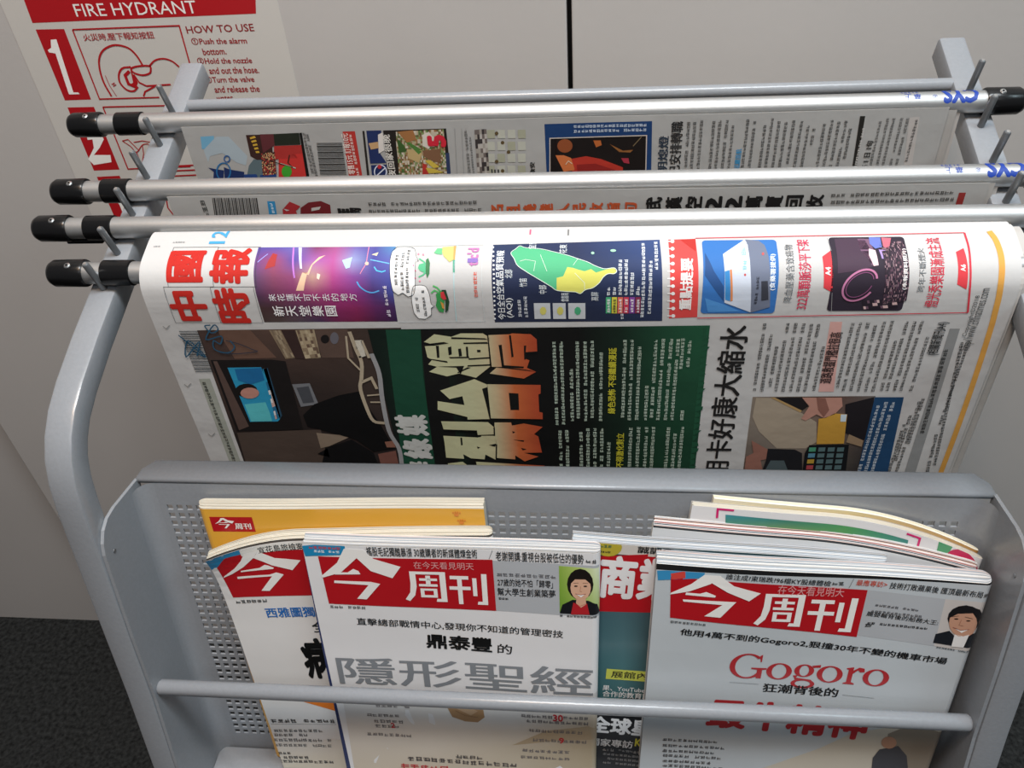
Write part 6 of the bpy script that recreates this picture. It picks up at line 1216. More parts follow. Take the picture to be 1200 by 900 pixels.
('P',2,'241f1c',((149.77,6.08),(195.47,5.71),(194.99,40.89),(194.18,53.63),(147.2,52.75))),
('T',4,'d8d4cc',0.02,'夜回家很晚',154.1,43.17,154.1,9.06,5.71),
('P',3,'cdc5b5',((157.89,14.26),(176.54,20.72),(174.1,39.2),(162.19,40.22),(156.68,37.58))),
('P',4,'3c5a2c',((158.83,11.89),(163.18,17.39),(164.78,22.27),(158.82,23.36))),
('P',4,'4f7a3a',((163.62,14.39),(168.03,15.7),(176.96,21.95),(173.1,24.91),(167.69,18.1))),
('P',4,'9a6a40',((160.12,7.17),(171.64,6.28),(172.93,13.42),(165.74,15.64))),
('P',4,'b8a070',((165.04,20.46),(176.38,21.93),(172.77,31.67),(165.15,27.8))),
('P',4,'b0342e',((175.09,31.72),(177.84,33.02),(178.63,40.55),(173.85,41.09))),
('P',5,'c8ae48',((177.07,29.91),(181.21,29.38),(187.48,35.1),(182.73,35.87))),
('P',5,'c8ae48',((176.93,35.5),(182.68,36.24),(189.88,39.53),(178.71,39.92))),
('P',4,'cfc8bc',((177.96,9.98),(182.8,7.74),(186.59,13.75),(181.13,20.83),(176.86,18.32))),
('T',6,'c8283a',0.06,'5',194.53,19.65,194.53,9.91,13.64),
('P',4,'7a5840',((176.38,21.93),(189.15,21.02),(189.01,32.02),(183.37,30.67),(176.9,26.83))),
('S',3,34,22,((158.86,7.25),(193.68,6.2),(192.1,41.98),(156.03,42.63)),'b8ac98 8a6c48 4f6a3a a8987a 6a5038 c8beac 7a8a58 96704a'),
('P',3,'2f3a5a',((189.87,24.68),(195.67,24.2),(194.99,40.89),(189.74,40.78))),
('L',3,'8a8a88',0.25,((201.71,5.77),(199.38,45.58))),
('L',3,'8a8a88',0.25,((206.6,5.89),(204.48,45.68))),
('L',3,'8a8a88',0.25,((209.65,5.97),(207.66,45.74))),
('P',2,'a0a08c',((224.51,7.69),(230,7.69),(230,14.09),(224.51,14.09))),
('P',2,'b4b4a8',((231.83,7.88),(237.31,7.88),(237.31,14.27),(231.83,14.27))),
('P',2,'b4b4a8',((239.14,8.06),(244.61,8.06),(244.61,14.45),(239.14,14.45))),
('P',2,'a0a08c',((246.43,8.25),(251.88,8.25),(251.88,14.63),(246.43,14.63))),
('P',2,'b4b4a8',((223.77,16.67),(229.32,16.67),(229.32,23.2),(223.77,23.2))),
('P',2,'b4b4a8',((231.17,16.85),(236.7,16.85),(236.7,23.37),(231.17,23.37))),
('P',2,'a0a08c',((238.54,17.03),(244.07,17.03),(244.07,23.54),(238.54,23.54))),
('P',2,'b4b4a8',((245.91,17.2),(251.42,17.2),(251.42,23.71),(245.91,23.71))),
('P',2,'b4b4a8',((223.02,25.83),(228.62,25.83),(228.62,32.48),(223.02,32.48))),
('P',2,'a0a08c',((230.49,26),(236.08,26),(236.08,32.65),(230.49,32.65))),
('P',2,'b4b4a8',((237.94,26.17),(243.52,26.17),(243.52,32.81),(237.94,32.81))),
('P',2,'b4b4a8',((245.38,26.34),(250.94,26.34),(250.94,32.97),(245.38,32.97))),
('P',2,'a0a08c',((222.26,35.17),(227.91,35.17),(227.91,41.96),(222.26,41.96))),
('P',2,'b4b4a8',((229.8,35.33),(235.44,35.33),(235.44,42.11),(229.8,42.11))),
('P',2,'b4b4a8',((237.32,35.49),(242.96,35.49),(242.96,42.27),(237.32,42.27))),
('P',2,'a0a08c',((244.83,35.65),(250.46,35.65),(250.46,42.42),(244.83,42.42))),
('P',3,'5a4a30',((232.61,10.37),(232.14,11.36),(231.17,11.75),(230.25,11.31),(229.93,10.31),(230.4,9.33),(231.37,8.94),(232.29,9.37))),
('P',3,'5a4a30',((236.39,17.55),(235.92,18.55),(234.94,18.95),(234.01,18.51),(233.69,17.49),(234.16,16.49),(235.14,16.1),(236.06,16.54))),
('P',3,'5a4a30',((240.22,24.83),(239.76,25.85),(238.77,26.25),(237.83,25.81),(237.5,24.77),(237.97,23.76),(238.95,23.36),(239.89,23.8))),
('P',3,'5a4a30',((231.04,31.93),(230.56,32.97),(229.56,33.38),(228.62,32.92),(228.3,31.87),(228.78,30.84),(229.78,30.43),(230.72,30.89))),
('P',3,'5a4a30',((234.9,39.44),(234.42,40.49),(233.41,40.9),(232.47,40.45),(232.14,39.38),(232.61,38.33),(233.62,37.92),(234.56,38.37))),
('P',2,'4a4240',((215.63,7.39),(223,6.94),(223.21,19.19),(216.37,19.68))),
('S',3,5,10,((215.63,7.39),(224.21,6.98),(223.82,42.62),(214.9,43.13)),'6a605c 9a948c 3a3434 b0aaa4'),
('Z',3,'6a6866',210.33,42.29,210.33,7.27,2.49),
('Z',3,'6a6866',212.88,42.35,212.88,12.47,1.87),
('Z',3,'3a3a3a',232,49.59,232,36.58,8.84),
('T',3,'2a2826',0.03,'食安',257.38,42.58,257.38,33.14,3.73),
('P',1,'1b3a68',((265.41,4.62),(340.16,4.27),(341.51,52.95),(265.7,51.49))),
('Z',3,'b8c4d4',285.72,8.22,336.68,8.27,2.6),
('Z',3,'b8c4d4',285.66,11.7,336.82,11.72,2.6),
('L',4,'c4b8b0',0.7,((267.75,51.53),(268.95,15.16),(336.78,14.61),(337.51,52.87))),
('P',2,'191312',((269.34,15.44),(336.54,15.02),(337.24,52.87),(268.16,51.54))),
('P',3,'8a4a2a',((284.91,21.3),(284.46,23.28),(283.25,24.94),(281.45,26.04),(279.34,26.39),(277.25,25.94),(275.49,24.76),(274.35,23.04),(273.99,21.04),(274.46,19.07),(275.68,17.43),(277.48,16.35),(279.56,16.01),(281.64,16.46),(283.38,17.61),(284.53,19.31))),
('P',3,'b06030',((299.63,17.57),(304.83,17.69),(305.51,21.19),(301.59,22.78))),
('P',3,'8a5a30',((311.36,20.63),(320.57,25.75),(327.72,25.22),(325.83,27.28),(317.98,26.68))),
('P',3,'c87040',((272.51,28.2),(278.48,28.34),(283.74,30.6),(286.26,40.06),(278.19,41.35),(275.65,35.47))),
('P',3,'b03428',((283.73,31.32),(294.35,29.41),(304.91,31.79),(315.53,36.33),(320.86,38.61),(321.17,52.56),(284.74,51.86))),
('P',4,'8a2420',((287.66,35.73),(300.96,35.29),(315.6,40.67),(310.42,52.35),(288.81,51.94))),
('L',5,'d8c8b0',0.5,((279.66,35.55),(281.71,32.71),(284.34,34.93))),
('P',2,'4a2018',((269.58,16.15),(285.3,15.83),(283.8,27.03),(269.85,28.14))),
('L',4,'7a6a50',0.6,((327.64,22.41),(333.22,15.62))),
('P',4,'a03040',((319.39,31.39),(324.64,31.51),(325.41,35.82),(321.44,35.02))),
('T',3,'2c3644',0.02,'明熄燈',352.49,43.17,352.49,15.15,7.19),
('T',3,'2c2a2a',0.02,'已安排轉職',361.73,44.7,361.73,4.75,8.32),
('Z',3,'4e4c4a',366.54,42.18,366.54,4.95,2.67),
('Z',3,'4e4c4a',370.66,41.6,370.66,5.05,2.66),
('Z',3,'4e4c4a',375.3,41.04,375.3,3.94,2.66),
('Z',3,'4e4c4a',383.58,41.21,383.58,4.77,2.65),
('Z',3,'4e4c4a',387.7,41.97,387.7,4.26,2.65),
('Z',3,'4e4c4a',392.37,41.4,392.37,4.38,2.64),
('Z',3,'4e4c4a',396.67,41.49,396.67,8.18,2.64),
('T',3,'3a8ab8',0.02,'延續首航',403.39,41.6,403.39,25.94,4.15),
('Z',3,'4e4c4a',406.32,40.38,406.32,4.14,2.63),
('Z',3,'4e4c4a',411.14,41.81,411.14,5.48,2.63),
('Z',3,'4e4c4a',418.3,41.29,418.3,8.73,2.63),
('Z',3,'4e4c4a',422.59,40.73,422.59,3.95,2.62),
('Z',3,'4e4c4a',427.41,41.49,427.41,5.9,2.62),
('Z',3,'4e4c4a',432.14,42.26,432.14,6.63,2.61),
('Z',3,'4e4c4a',437.18,41.05,437.18,5.55,2.61),
('Z',3,'4e4c4a',442.43,41.16,442.43,6.29,2.6),
('Z',3,'4e4c4a',447.3,41.26,447.3,9.47,2.6),
('Z',3,'4e4c4a',451.38,24.59,451.38,12.07,2.58),
('Z',3,'4e4c4a',457.96,41.5,457.96,6.08,2.59),
('Z',3,'4e4c4a',462.61,42.25,462.61,6.2,2.59),
('Z',3,'4e4c4a',467.26,41.7,467.26,7.54,2.59),
('Z',3,'4e4c4a',471.86,42.45,471.86,7.05,2.58),
('Z',3,'4e4c4a',475.75,35.37,475.75,12.66,2.58),
('P',2,'24221f',((479.17,4.35),(482.53,4.44),(484.16,44.63),(481.24,44.57))),
('Z',4,'d0ccc8',483.95,42.06,483.95,12.86,1.72),
('T',3,'2c2a28',0.03,'每 1 日 1句',491.76,44.79,491.76,22.31,4.61),
('Z',3,'5a5856',494.32,42.29,494.32,5.82,2.28),
('Z',3,'5a5856',498.87,42.39,498.87,5.94,2.27),
('Z',3,'5a5856',502.84,42.48,502.84,6.04,2.27),
('Z',3,'5a5856',507.95,42.59,507.95,6.18,2.27),
('Z',3,'5a5856',511.91,42.67,511.91,6.28,2.27),
('P',1,'b4aeaa',((511.75,6.41),(518.26,5.99),(522.1,48.7),(516.88,48.59))),
('Z',3,'5a5856',517.84,38.91,517.84,7.65,2.26),
]
INK_MIDDLE_PAPER = [
('Z',3,'4a4a48',26.33,17.18,26.33,2.65,4.29),
('L',3,'2c2a28',0.5,((32.26,1.45),(29.64,17.3))),
('L',3,'2c2a28',0.9,((33.51,1.47),(30.91,17.32))),
('L',3,'2c2a28',0.35,((34.75,1.49),(32.17,17.33))),
('L',3,'2c2a28',0.7,((35.99,1.52),(33.44,17.35))),
('L',3,'2c2a28',0.5,((37.23,1.54),(34.7,17.37))),
('L',3,'2c2a28',0.9,((38.47,1.56),(35.96,17.39))),
('L',3,'2c2a28',0.35,((39.71,1.58),(37.22,17.41))),
('L',3,'2c2a28',0.7,((40.94,1.6),(38.48,17.43))),
('L',3,'2c2a28',0.5,((42.18,1.63),(39.74,17.45))),
('L',3,'2c2a28',0.9,((43.42,1.65),(41,17.47))),
('L',3,'2c2a28',0.35,((44.66,1.67),(42.26,17.49))),
('L',3,'2c2a28',0.7,((45.89,1.69),(43.52,17.51))),
('L',3,'2c2a28',0.5,((47.13,1.71),(44.78,17.53))),
('L',3,'2c2a28',0.9,((48.36,1.74),(46.04,17.55))),
('L',3,'2c2a28',0.35,((49.6,1.76),(47.3,17.57))),
('L',3,'2c2a28',0.7,((50.83,1.78),(48.56,17.58))),
('L',3,'2c2a28',0.5,((52.07,1.8),(49.81,17.6))),
('L',3,'2c2a28',0.9,((53.3,1.82),(51.07,17.62))),
('L',3,'2c2a28',0.35,((54.54,1.84),(52.33,17.64))),
('L',3,'2c2a28',0.7,((55.77,1.87),(53.58,17.66))),
('L',3,'2c2a28',0.5,((57,1.89),(54.84,17.68))),
('L',3,'2c2a28',0.9,((58.23,1.91),(56.09,17.7))),
('L',3,'2c2a28',0.35,((59.46,1.93),(57.34,17.72))),
('L',3,'2c2a28',0.7,((60.7,1.95),(58.6,17.74))),
('L',3,'2c2a28',0.5,((61.93,1.98),(59.85,17.76))),
('L',3,'2c2a28',0.9,((63.16,2),(61.1,17.78))),
('P',2,'2f7fae',((70.13,4.71),(75.53,4.81),(74.06,17.97),(68.58,17.89))),
('Z',4,'c8dce8',73.62,13.93,73.62,6.07,2.41),
('P',2,'9c2a2e',((79.46,11.09),(85.85,5.2),(92.69,8.9),(88.55,12.45),(90.19,19.78),(77.94,19.6))),
('P',2,'6a1f24',((92.41,10.1),(98.84,6.02),(107.81,4.99),(113.72,8.06),(112.35,20.11),(90.19,19.78))),
('P',3,'b8b4b0',((100.1,10.22),(106.93,9.14),(105.32,11.51),(99.57,12.62))),
('P',3,'b8b4b0',((80.16,10.5),(84.28,11.77),(81.93,12.34))),
('T',3,'1c1a1a',0.04,'鬥馬',134.75,22.75,134.75,10.24,17.32),
('Z',3,'46423e',140.22,9.16,217.78,9.18,3),
('Z',3,'46423e',139.26,14.68,217.31,14.63,3),
('T',3,'b4502e',0.04,'名',232.12,20.99,232.12,9.47,9.27),
('T',3,'b4502e',0.04,'且',243.16,20.99,243.16,9.47,9.27),
('T',3,'b4502e',0.04,'幾',254.2,20.99,254.2,9.47,9.27),
('T',3,'b4502e',0.04,'達',265.24,20.99,265.24,9.47,9.27),
('T',3,'b4502e',0.04,'人',276.28,20.99,276.28,9.47,9.27),
('T',3,'b4502e',0.04,'民',287.33,20.99,287.33,9.47,9.27),
('T',3,'b4502e',0.04,'收',298.37,20.99,298.37,9.47,9.27),
('T',3,'b4502e',0.04,'詣',309.41,20.99,309.41,9.47,9.27),
('T',3,'b4502e',0.04,'句',320.45,20.99,320.45,9.47,9.27),
('T',3,'1a1818',0.04,'武',336.81,18.89,336.81,5.81,10.73),
('T',3,'1a1818',0.04,'漢',349.59,18.89,349.59,5.81,10.73),
('T',3,'1a1818',0.04,'空',362.36,18.89,362.36,5.81,10.73),
('T',3,'1a1818',0.04,'2',375.14,18.89,375.14,5.81,10.73),
('T',3,'1a1818',0.04,'2',387.91,18.89,387.91,5.81,10.73),
('T',3,'1a1818',0.04,'萬',400.68,18.89,400.68,5.81,10.73),
('T',3,'1a1818',0.04,'賣',413.46,18.89,413.46,5.81,10.73),
('T',3,'1a1818',0.04,'回',426.23,18.89,426.23,5.81,10.73),
('T',3,'1a1818',0.04,'收',439,18.89,439,5.81,10.73),
('Z',3,'46423e',442.86,8.11,518.4,7.66,3),
('Z',3,'46423e',443.71,13.02,519.67,12.49,3),
('P',2,'8a2f2c',((521.27,6.53),(525.41,6.53),(525.41,15),(521.27,15))),
]

# ------------------------------------------------------------------ the setting
YW = .70
b = MB(); b.box(-3,-2.5,-.05,3,1.2,0); kind(b.build('floor', CARPET), 'structure')
b = MB(); b.box(-.69,YW,.0,.0079,YW+.022,2.6); b.box(.0119,YW,.0,2.6,YW+.022,2.6); kind(b.build('wall_back', WALLM, bevel=.0012), 'structure')
b = MB(); b.box(-2.6,YW+.026,0,-.60,YW+.05,2.6); kind(b.build('wall_left', WALLM), 'structure')
b = MB(); b.box(-.02,YW+.0225,0,.04,YW+.026,2.6); kind(b.build('trim_1', GAP), 'structure')
b = MB(); b.box(-.599,YW+.027,0,2.6,YW+.05,2.6); kind(b.build('trim_2', GAP), 'structure')
# ------------------------------------------------------------------ fire hydrant notice on the wall
def wallpos(a, b_, l): return (-.4565+a/1000, YW-.0004-l, 1.06-b_/1000)
nt_ = Sheet(wallpos, 234, 332, 'c9c5bf').ink(INK_NOTICE).build('fire_hydrant_notice', STICK, None, .0003)
nt_['label'] = 'white and red FIRE HYDRANT instruction notice stuck on the grey wall'; nt_['category'] = 'sign'
# ------------------------------------------------------------------ the rack
RACK = thing('newspaper_rack', 'grey powder-coated steel newspaper and magazine rack standing against the wall', 'rack', loc=(0,.35,0))
XI, XO = .280, .2985
PATH = [(.6585,.8983),(.45,.8335),(.405,.8195),(.3749,.8085),(.3574,.8000),(.3445,.790),(.3350,.7785),(.3280,.7640),(.3235,.748),(.3200,.731),(.3155,.7085),(.3028,.6440),(.2914,.586),(.2756,.5155),(.172,.018)]
def tube_path(path, x0, x1, dep, r=.0022):
    rings = []
    for i, p in enumerate(path):
        a = path[max(0,i-1)]; c = path[min(len(path)-1,i+1)]
        if 0 < i < len(path)-1:
            d1 = V((p[0]-a[0],p[1]-a[1])).normalized(); d2 = V((c[0]-p[0],c[1]-p[1])).normalized(); d = (d1+d2).normalized()
        else: d = V((c[0]-a[0],c[1]-a[1])).normalized()
        nrm = V((-d.y, d.x)); sgn = 1 if nrm.dot(V((.5,-.9))) > 0 or nrm.x > 0 else -1
        nrm = V((d.y*-1, d.x))
        ring = []
        for cx, cy, t0 in ((x1-r,dep-r,0),(x0+r,dep-r,90),(x0+r,r,180),(x1-r,r,270)):
            for k in range(3):
                t = math.radians(t0+45*k); u, q = cx+r*math.cos(t), cy+r*math.sin(t); ring.append((u, p[0]+nrm.x*q, p[1]+nrm.y*q))
        rings.append(ring)
    m_ = MB(); m_.loft(rings); return m_
NU = V((0,-.297,.955))
ARM = lambda y: .8985-.311*(.6591-y)
def post(sx):
    x0, x1 = (XI,XO) if sx > 0 else (-XO,-XI)
    p = tube_path(PATH, x0, x1, .018).build('frame_post', PAINT, RACK, smooth=True)
    for y in (.6034,.5699,.538,.504,.4705,.442):
        base = V((sx*.2886,y,ARM(y)))
        q = MB(); q.lathe(base-NU*.004, base+NU*.0250, [(0,.00225),(.0283,.00225),(.029,.0017)], 14)
        pg = q.build('rod_peg', PEG, p, smooth=True)
        q = MB(); t = base+NU*.0252; q.lathe(t-NU*.0012, t+NU*.0003, [(0,.0012),(.0015,.0012)], 8); q.build('peg_tip', SCREW, pg)
    return p
PL, PR = post(-1), post(1)
for sx in (-1,1):
    b = MB(); x0, x1 = (XI,XO) if sx > 0 else (-XO,-XI); b.box(x0,.15,.0,x1,.60,.018); b.build('base_foot', PAINT, RACK, bevel=.002)
b = MB(); b.lathe((-.281,.617,.8805), (.281,.617,.8805), [(0,.0046),(.562,.0046)], 24); b.build('back_rail', PAINT, RACK, smooth=True)
b = MB(); b.lathe((-.2775,.2995,.5835), (.2775,.2995,.5835), [(0,.0045),(.0015,.0056),(.5535,.0056),(.555,.0045)], 24); b.build('front_rail', PAINT, RACK, smooth=True)
b = MB(); b.lathe((-.281,.58,.05), (.281,.58,.05), [(0,.008),(.562,.008)], 20); b.build('base_rail', PAINT, RACK, smooth=True)
# magazine pocket
PT, PB, KP = (.3745,.7185), .446, .2
def pan(z): return PT[0]-KP*(PT[1]-z)
def side(sx):
    o = [(.3765,.7196),(.3745,.7200),(.345,.7262),(.335,.7265),(.3275,.7235),(.3215,.7175),(.3180,.7100),(.3160,.7010),(.3028,.6402),(.2914,.58),(.2756,.5155),(.2600,.44),(.325,.44),(pan(.47)+.002,.47),(pan(.70)+.002,.70),(.3765,.714)]
    xa, xb = sx*.2775, sx*.2798; b = MB(); n = len(o)
    b.v = [(xa,y,z) for y,z in o]+[(xb,y,z) for y,z in o]
    b.f = [tuple(range(n)), tuple(reversed(range(n,2*n)))]+[(i,(i+1)%n,n+(i+1)%n,n+i) for i in range(n)]
    s_ = b.build('side_panel', PAINT, RACK)
    bm = bmesh.new(); bm.from_mesh(s_.data); bmesh.ops.recalc_face_normals(bm, faces=bm.faces); bm.to_mesh(s_.data); bm.free()
    q = MB(); q.lathe((sx*.2779,.3265,.7045), (sx*.2771,.3265,.7045), [(0,.0016),(.0008,.0014)], 10); q.build('rivet', PEG, s_)
    return s_
side(-1); side(1)
b = MB()   # perforated back panel with real square holes, side fillets and the turned-over top lip
xs = [-.2665]; zs = [PT[1]-.0010]; P7, HW = .0070, .0021
cx = [-.2595+P7*i for i in range(75)]; cz = [.6975-P7*.98*i for i in range(34)]
for c in cx: xs += [c-HW, c+HW]
for c in cz: zs += [c+HW, c-HW]
xs.append(.2665); zs.append(PB)
def pv(x, z, d=0): return (x, pan(z)+d, z)
gx, gz = len(xs), len(zs); b.v = [pv(x,z) for z in zs for x in xs]+[pv(x,z,.0013) for z in zs for x in xs]; N2 = gx*gz
for j in range(gz-1):
    for i in range(gx-1):
        a = j*gx+i
        if i % 2 == 1 and j % 2 == 1 and i < gx-2 and j < gz-2:
            for p, q in ((a,a+1),(a+1,a+gx+1),(a+gx+1,a+gx),(a+gx,a)): b.f.append((p,q,q+N2,p+N2))
        else: b.f.append((a,a+gx,a+gx+1,a+1)); b.f.append((N2+a,N2+a+1,N2+a+gx+1,N2+a+gx))
b.build('perforated_back_panel', PAINT, RACK)
for sx in (-1,1):
    f = MB(); K = 8; R_ = .011; rows = []
    for z in (PT[1]-.001, .60, .52, PB):
        rows.append([(sx*(.2665+R_*math.sin(math.pi/2*k/K)), pan(z)-R_*(1-math.cos(math.pi/2*k/K)), z) for k in range(K+1)])
    f.v = [p for r in rows for p in r]
    for j in range(3):
        for k in range(K):
            q = (j*(K+1)+k,(j+1)*(K+1)+k,(j+1)*(K+1)+k+1,j*(K+1)+k+1); f.f.append(q if sx > 0 else q[::-1])
    f.build('corner_fillet', PAINT, RACK, smooth=True)
f = MB(); rows = []
sec = [(pan(PT[1]-.001),PT[1]-.001),(.3748,.7195),(.3756,.7203),(.377,.7207),(.384,.7210),(.392,.7212),(.3932,.7205),(.3930,.7190)]
for k, (y, z) in enumerate(sec):
    t = max(0,(y-.3775)/.0155); ins = .0125*(1-math.sqrt(max(0,1-min(1,t)**2))); rows.append([(-.2785+ins,y,z),(.2785-ins,y,z)])
f.v = [p for r in rows for p in r]; f.f = [(2*k,2*k+1,2*k+3,2*k+2) for k in range(len(rows)-1)]
lo = f.build('top_lip', PAINT, RACK, smooth=True, auto=False); md = lo.modifiers.new('thick','SOLIDIFY'); md.thickness = .0012; md.offset = -1
b = MB(); b.box(-.2775,.262,.444,.2775,pan(.45)-.0005,.4535); b.box(-.2775,.258,.444,.2775,.2618,.472); b.build('pocket_shelf', PAINT, RACK, bevel=.001)
# ------------------------------------------------------------------ newspaper clamp rods
def rod(y, z, tip, L, label, cys=None, bar=False):
    R0 = .0073
    r = thing('newspaper_clamp_rod', label, 'rod', loc=(tip,y,z))
    b = MB(); b.lathe((tip+.01,y,z), (tip+L-.01,y,z), [(0,R0),(L-.02,R0)], 36)
    if cys is not None:
        faces0 = len(b.f); s = Sheet(lambda a, bb, l: (tip+L-a/1000, y-math.sin(bb/6.8)*(R0+.00008+l), z+math.cos(bb/6.8)*(R0+.00008+l)), 80, 8, 'c0c4c8', cutB=())
        s.v, s.f, s.c = [], [], []; s.cB = [-6+.4*i for i in range(75)]; s.H = 30
        # lettering is upside down for someone in front of the rod: a runs from the right tip to the left, b towards the front
        of = -12
        def put(t, x0, x1, b0, b1, bold):
            vs_, fs = glyphs(t, bold); d = x1-x0
            for q, up in fs: s.face([(x0+vs_[i][0]*d, b0+(1-vs_[i][1])*(b1-b0)) for i in q], 1+up, hexc('1a44a8'))
        s.pos = lambda a, bb, l: (tip+L-a/1000, y-math.sin((bb-8)/7.3)*(R0+l), z+math.cos((bb-8)/7.3)*(R0+l))
        s.face_dir = 0
        put('CYS', cys, cys+23, 17.2, 3.2, .05); put('®', cys+26.5, cys+29.5, 13.6, 10.6, 0); put('華', cys+37, cys+41.5, 14.0, 9.5, .02); put('上', cys+43, cys+47.5, 14.0, 9.5, .01); put('313932', cys+38, cys+52, 8.6, 6.4, 0)
        n0 = len(b.v); b.v += [tuple(p) for p in s.v]; fi = len(b.f); b.f += [tuple(i+n0 for i in q) for q in s.f]
        t = b.build('tube', [ALU, INKM], r, smooth=True)
        for p in t.data.polygons:
            if p.index >= fi: p.material_index = 1
    else: b.build('tube', ALU, r, smooth=True)
    for e, sg in ((tip,1),(tip+L,-1)):
        b = MB(); b.lathe((e,y,z), (e+sg*.0255,y,z), [(0,.0050),(.0012,.0074),(.004,.0089),(.0245,.0091),(.0255,.0086)], 30); c = b.build('end_cap', BLACK, r, smooth=True)
        q = MB(); sc = V((e+sg*.0165,y-.0038,z+.0083)); d = V((0,-.42,.9)).normalized(); q.lathe(sc-d*.001, sc+d*.0008, [(0,.0021),(.0012,.0021),(.0018,.0014)], 12); h = q.build('screw', SCREW, c, smooth=True)
        q = MB(); q.lathe(sc+d*.0004, sc+d*.0010, [(0,.0008),(.0006,.0008)], 6); q.build('screw_socket', BLACK, h)
    b = MB(); b.lathe((tip+.0375,y,z), (tip+.0575,y,z), [(0,.0074),(.0005,.0084),(.0195,.0084),(.020,.0074)], 32); b.build('collar', BLACK, r, smooth=True)
    if bar: b = MB(); b.box(tip+.020,y-.0035,z-.0105,tip+.046,y+.0035,z-.0076); b.build('clamp_bar', BLACK, r, bevel=.0008)
    return r
G_R = 'aluminium newspaper clamp rods across the rack'
R1 = rod(.5813,.8828,-.3593,.6753, 'aluminium newspaper clamp rod nearest the wall, just in front of the grey back rail', 31); R1['group'] = G_R
R2 = rod(.5160,.8624,-.3477,.6753, 'second aluminium newspaper clamp rod from the wall, wide gaps before and behind it', 30); R2['group'] = G_R
R3 = rod(.4833,.8522,-.3485,.6753, 'aluminium newspaper clamp rod lying directly behind the rolled top of the nearest newspaper', None, True); R3['group'] = G_R
R4 = rod(.4457,.8406,-.3234,.6500, 'aluminium newspaper clamp rod at the front, mostly wrapped by the nearest newspaper', None); R4['group'] = G_R
# ------------------------------------------------------------------ newspapers
CURVE = [(0.47600,0.84800),(0.47572,0.84867),(0.47546,0.84939),(0.47523,0.85012),(0.47499,0.85086),(0.47475,0.85159),(0.47449,0.85229),(0.47420,0.85295),(0.47386,0.85355),(0.47346,0.85407),(0.47300,0.85450),(0.47246,0.85484),(0.47186,0.85511),(0.47119,0.85532),(0.47048,0.85547),(0.46974,0.85557),(0.46898,0.85563),(0.46821,0.85564),(0.46745,0.85562),(0.46671,0.85557),(0.46600,0.85550),(0.46462,0.85530),(0.46324,0.85505),(0.46187,0.85475),(0.46049,0.85440),(0.45912,0.85403),(0.45775,0.85364),(0.45639,0.85323),(0.45502,0.85281),(0.45366,0.85240),(0.45230,0.85200),(0.45140,0.85174),(0.45050,0.85149),(0.44960,0.85123),(0.44870,0.85097),(0.44781,0.85070),(0.44692,0.85041),(0.44604,0.85010),(0.44518,0.84976),(0.44433,0.84940),(0.44350,0.84900),(0.44284,0.84865),(0.44218,0.84828),(0.44154,0.84788),(0.44090,0.84747),(0.44028,0.84702),(0.43967,0.84656),(0.43909,0.84608),(0.43853,0.84557),(0.43800,0.84504),(0.43750,0.84450),(0.43699,0.84389),(0.43651,0.84325),(0.43604,0.84258),(0.43560,0.84190),(0.43518,0.84119),(0.43479,0.84047),(0.43443,0.83974),(0.43409,0.83900),(0.43378,0.83825),(0.43350,0.83750),(0.43323,0.83669),(0.43300,0.83586),(0.43281,0.83503),(0.43264,0.83418),(0.43249,0.83332),(0.43236,0.83246),(0.43226,0.83159),(0.43216,0.83073),(0.43208,0.82986),(0.43200,0.82900),(0.43189,0.82761),(0.43179,0.82621),(0.43172,0.82481),(0.43166,0.82341),(0.43161,0.82201),(0.43158,0.82061),(0.43155,0.81921),(0.43153,0.81780),(0.43151,0.81640),(0.43150,0.81500),(0.43147,0.81150),(0.43145,0.80800),(0.43145,0.80450),(0.43145,0.80100),(0.43146,0.79750),(0.43147,0.79400),(0.43148,0.79050),(0.43149,0.78700),(0.43150,0.78350),(0.43150,0.78000),(0.43150,0.77200),(0.43150,0.76400),(0.43150,0.75600),(0.43150,0.74800),(0.43150,0.74000),(0.43150,0.73200),(0.43150,0.72400),(0.43150,0.71600),(0.43150,0.70800),(0.43150,0.70000),(0.43150,0.68000),(0.43150,0.66000),(0.43150,0.64000),(0.43150,0.62000),(0.43150,0.60000),(0.43150,0.58000),(0.43150,0.56000),(0.43150,0.54000),(0.43150,0.52000),(0.43150,0.50000)]
ARCL = [0.0]
for p, q in zip(CURVE, CURVE[1:]): ARCL.append(ARCL[-1]+math.hypot(q[0]-p[0],q[1]-p[1]))
def roll(X0, out=0.0):
    def pos(a, b_, l):
        s = b_/1000; lo, hi = 0, len(ARCL)-1
        while hi-lo > 1:
            m_ = (lo+hi)//2
            if ARCL[m_] <= s: lo = m_
            else: hi = m_
        def tan(i): p, q = CURVE[max(0,i-1)], CURVE[min(len(CURVE)-1,i+1)]; return V((q[0]-p[0],q[1]-p[1])).normalized()
        f = (s-ARCL[lo])/(ARCL[hi]-ARCL[lo]); y = CURVE[lo][0]+f*(CURVE[hi][0]-CURVE[lo][0]); z = CURVE[lo][1]+f*(CURVE[hi][1]-CURVE[lo][1])
        t = (tan(lo)*(1-f)+tan(hi)*f).normalized(); n = V((t.y,-t.x)); k = l+out
        return (X0+a/1000, y+n.x*k, z+n.y*k)
    return pos
cuts = [1.2*i for i in range(1,50)]+[60+4*i for i in range(82)]
P1 = thing('hanging_newspaper', 'newspaper on the front rod, red masthead and dark green headline panel facing out', 'newspaper', 'newspapers hung on the rods', loc=(0,.4459,.80))
Sheet(roll(-.2575), 534.5, 388, 'c6c5c4', 1, 12, cutB=cuts).ink(INK_NEAR_PAPER).build('front_sheet', NEWS, P1)
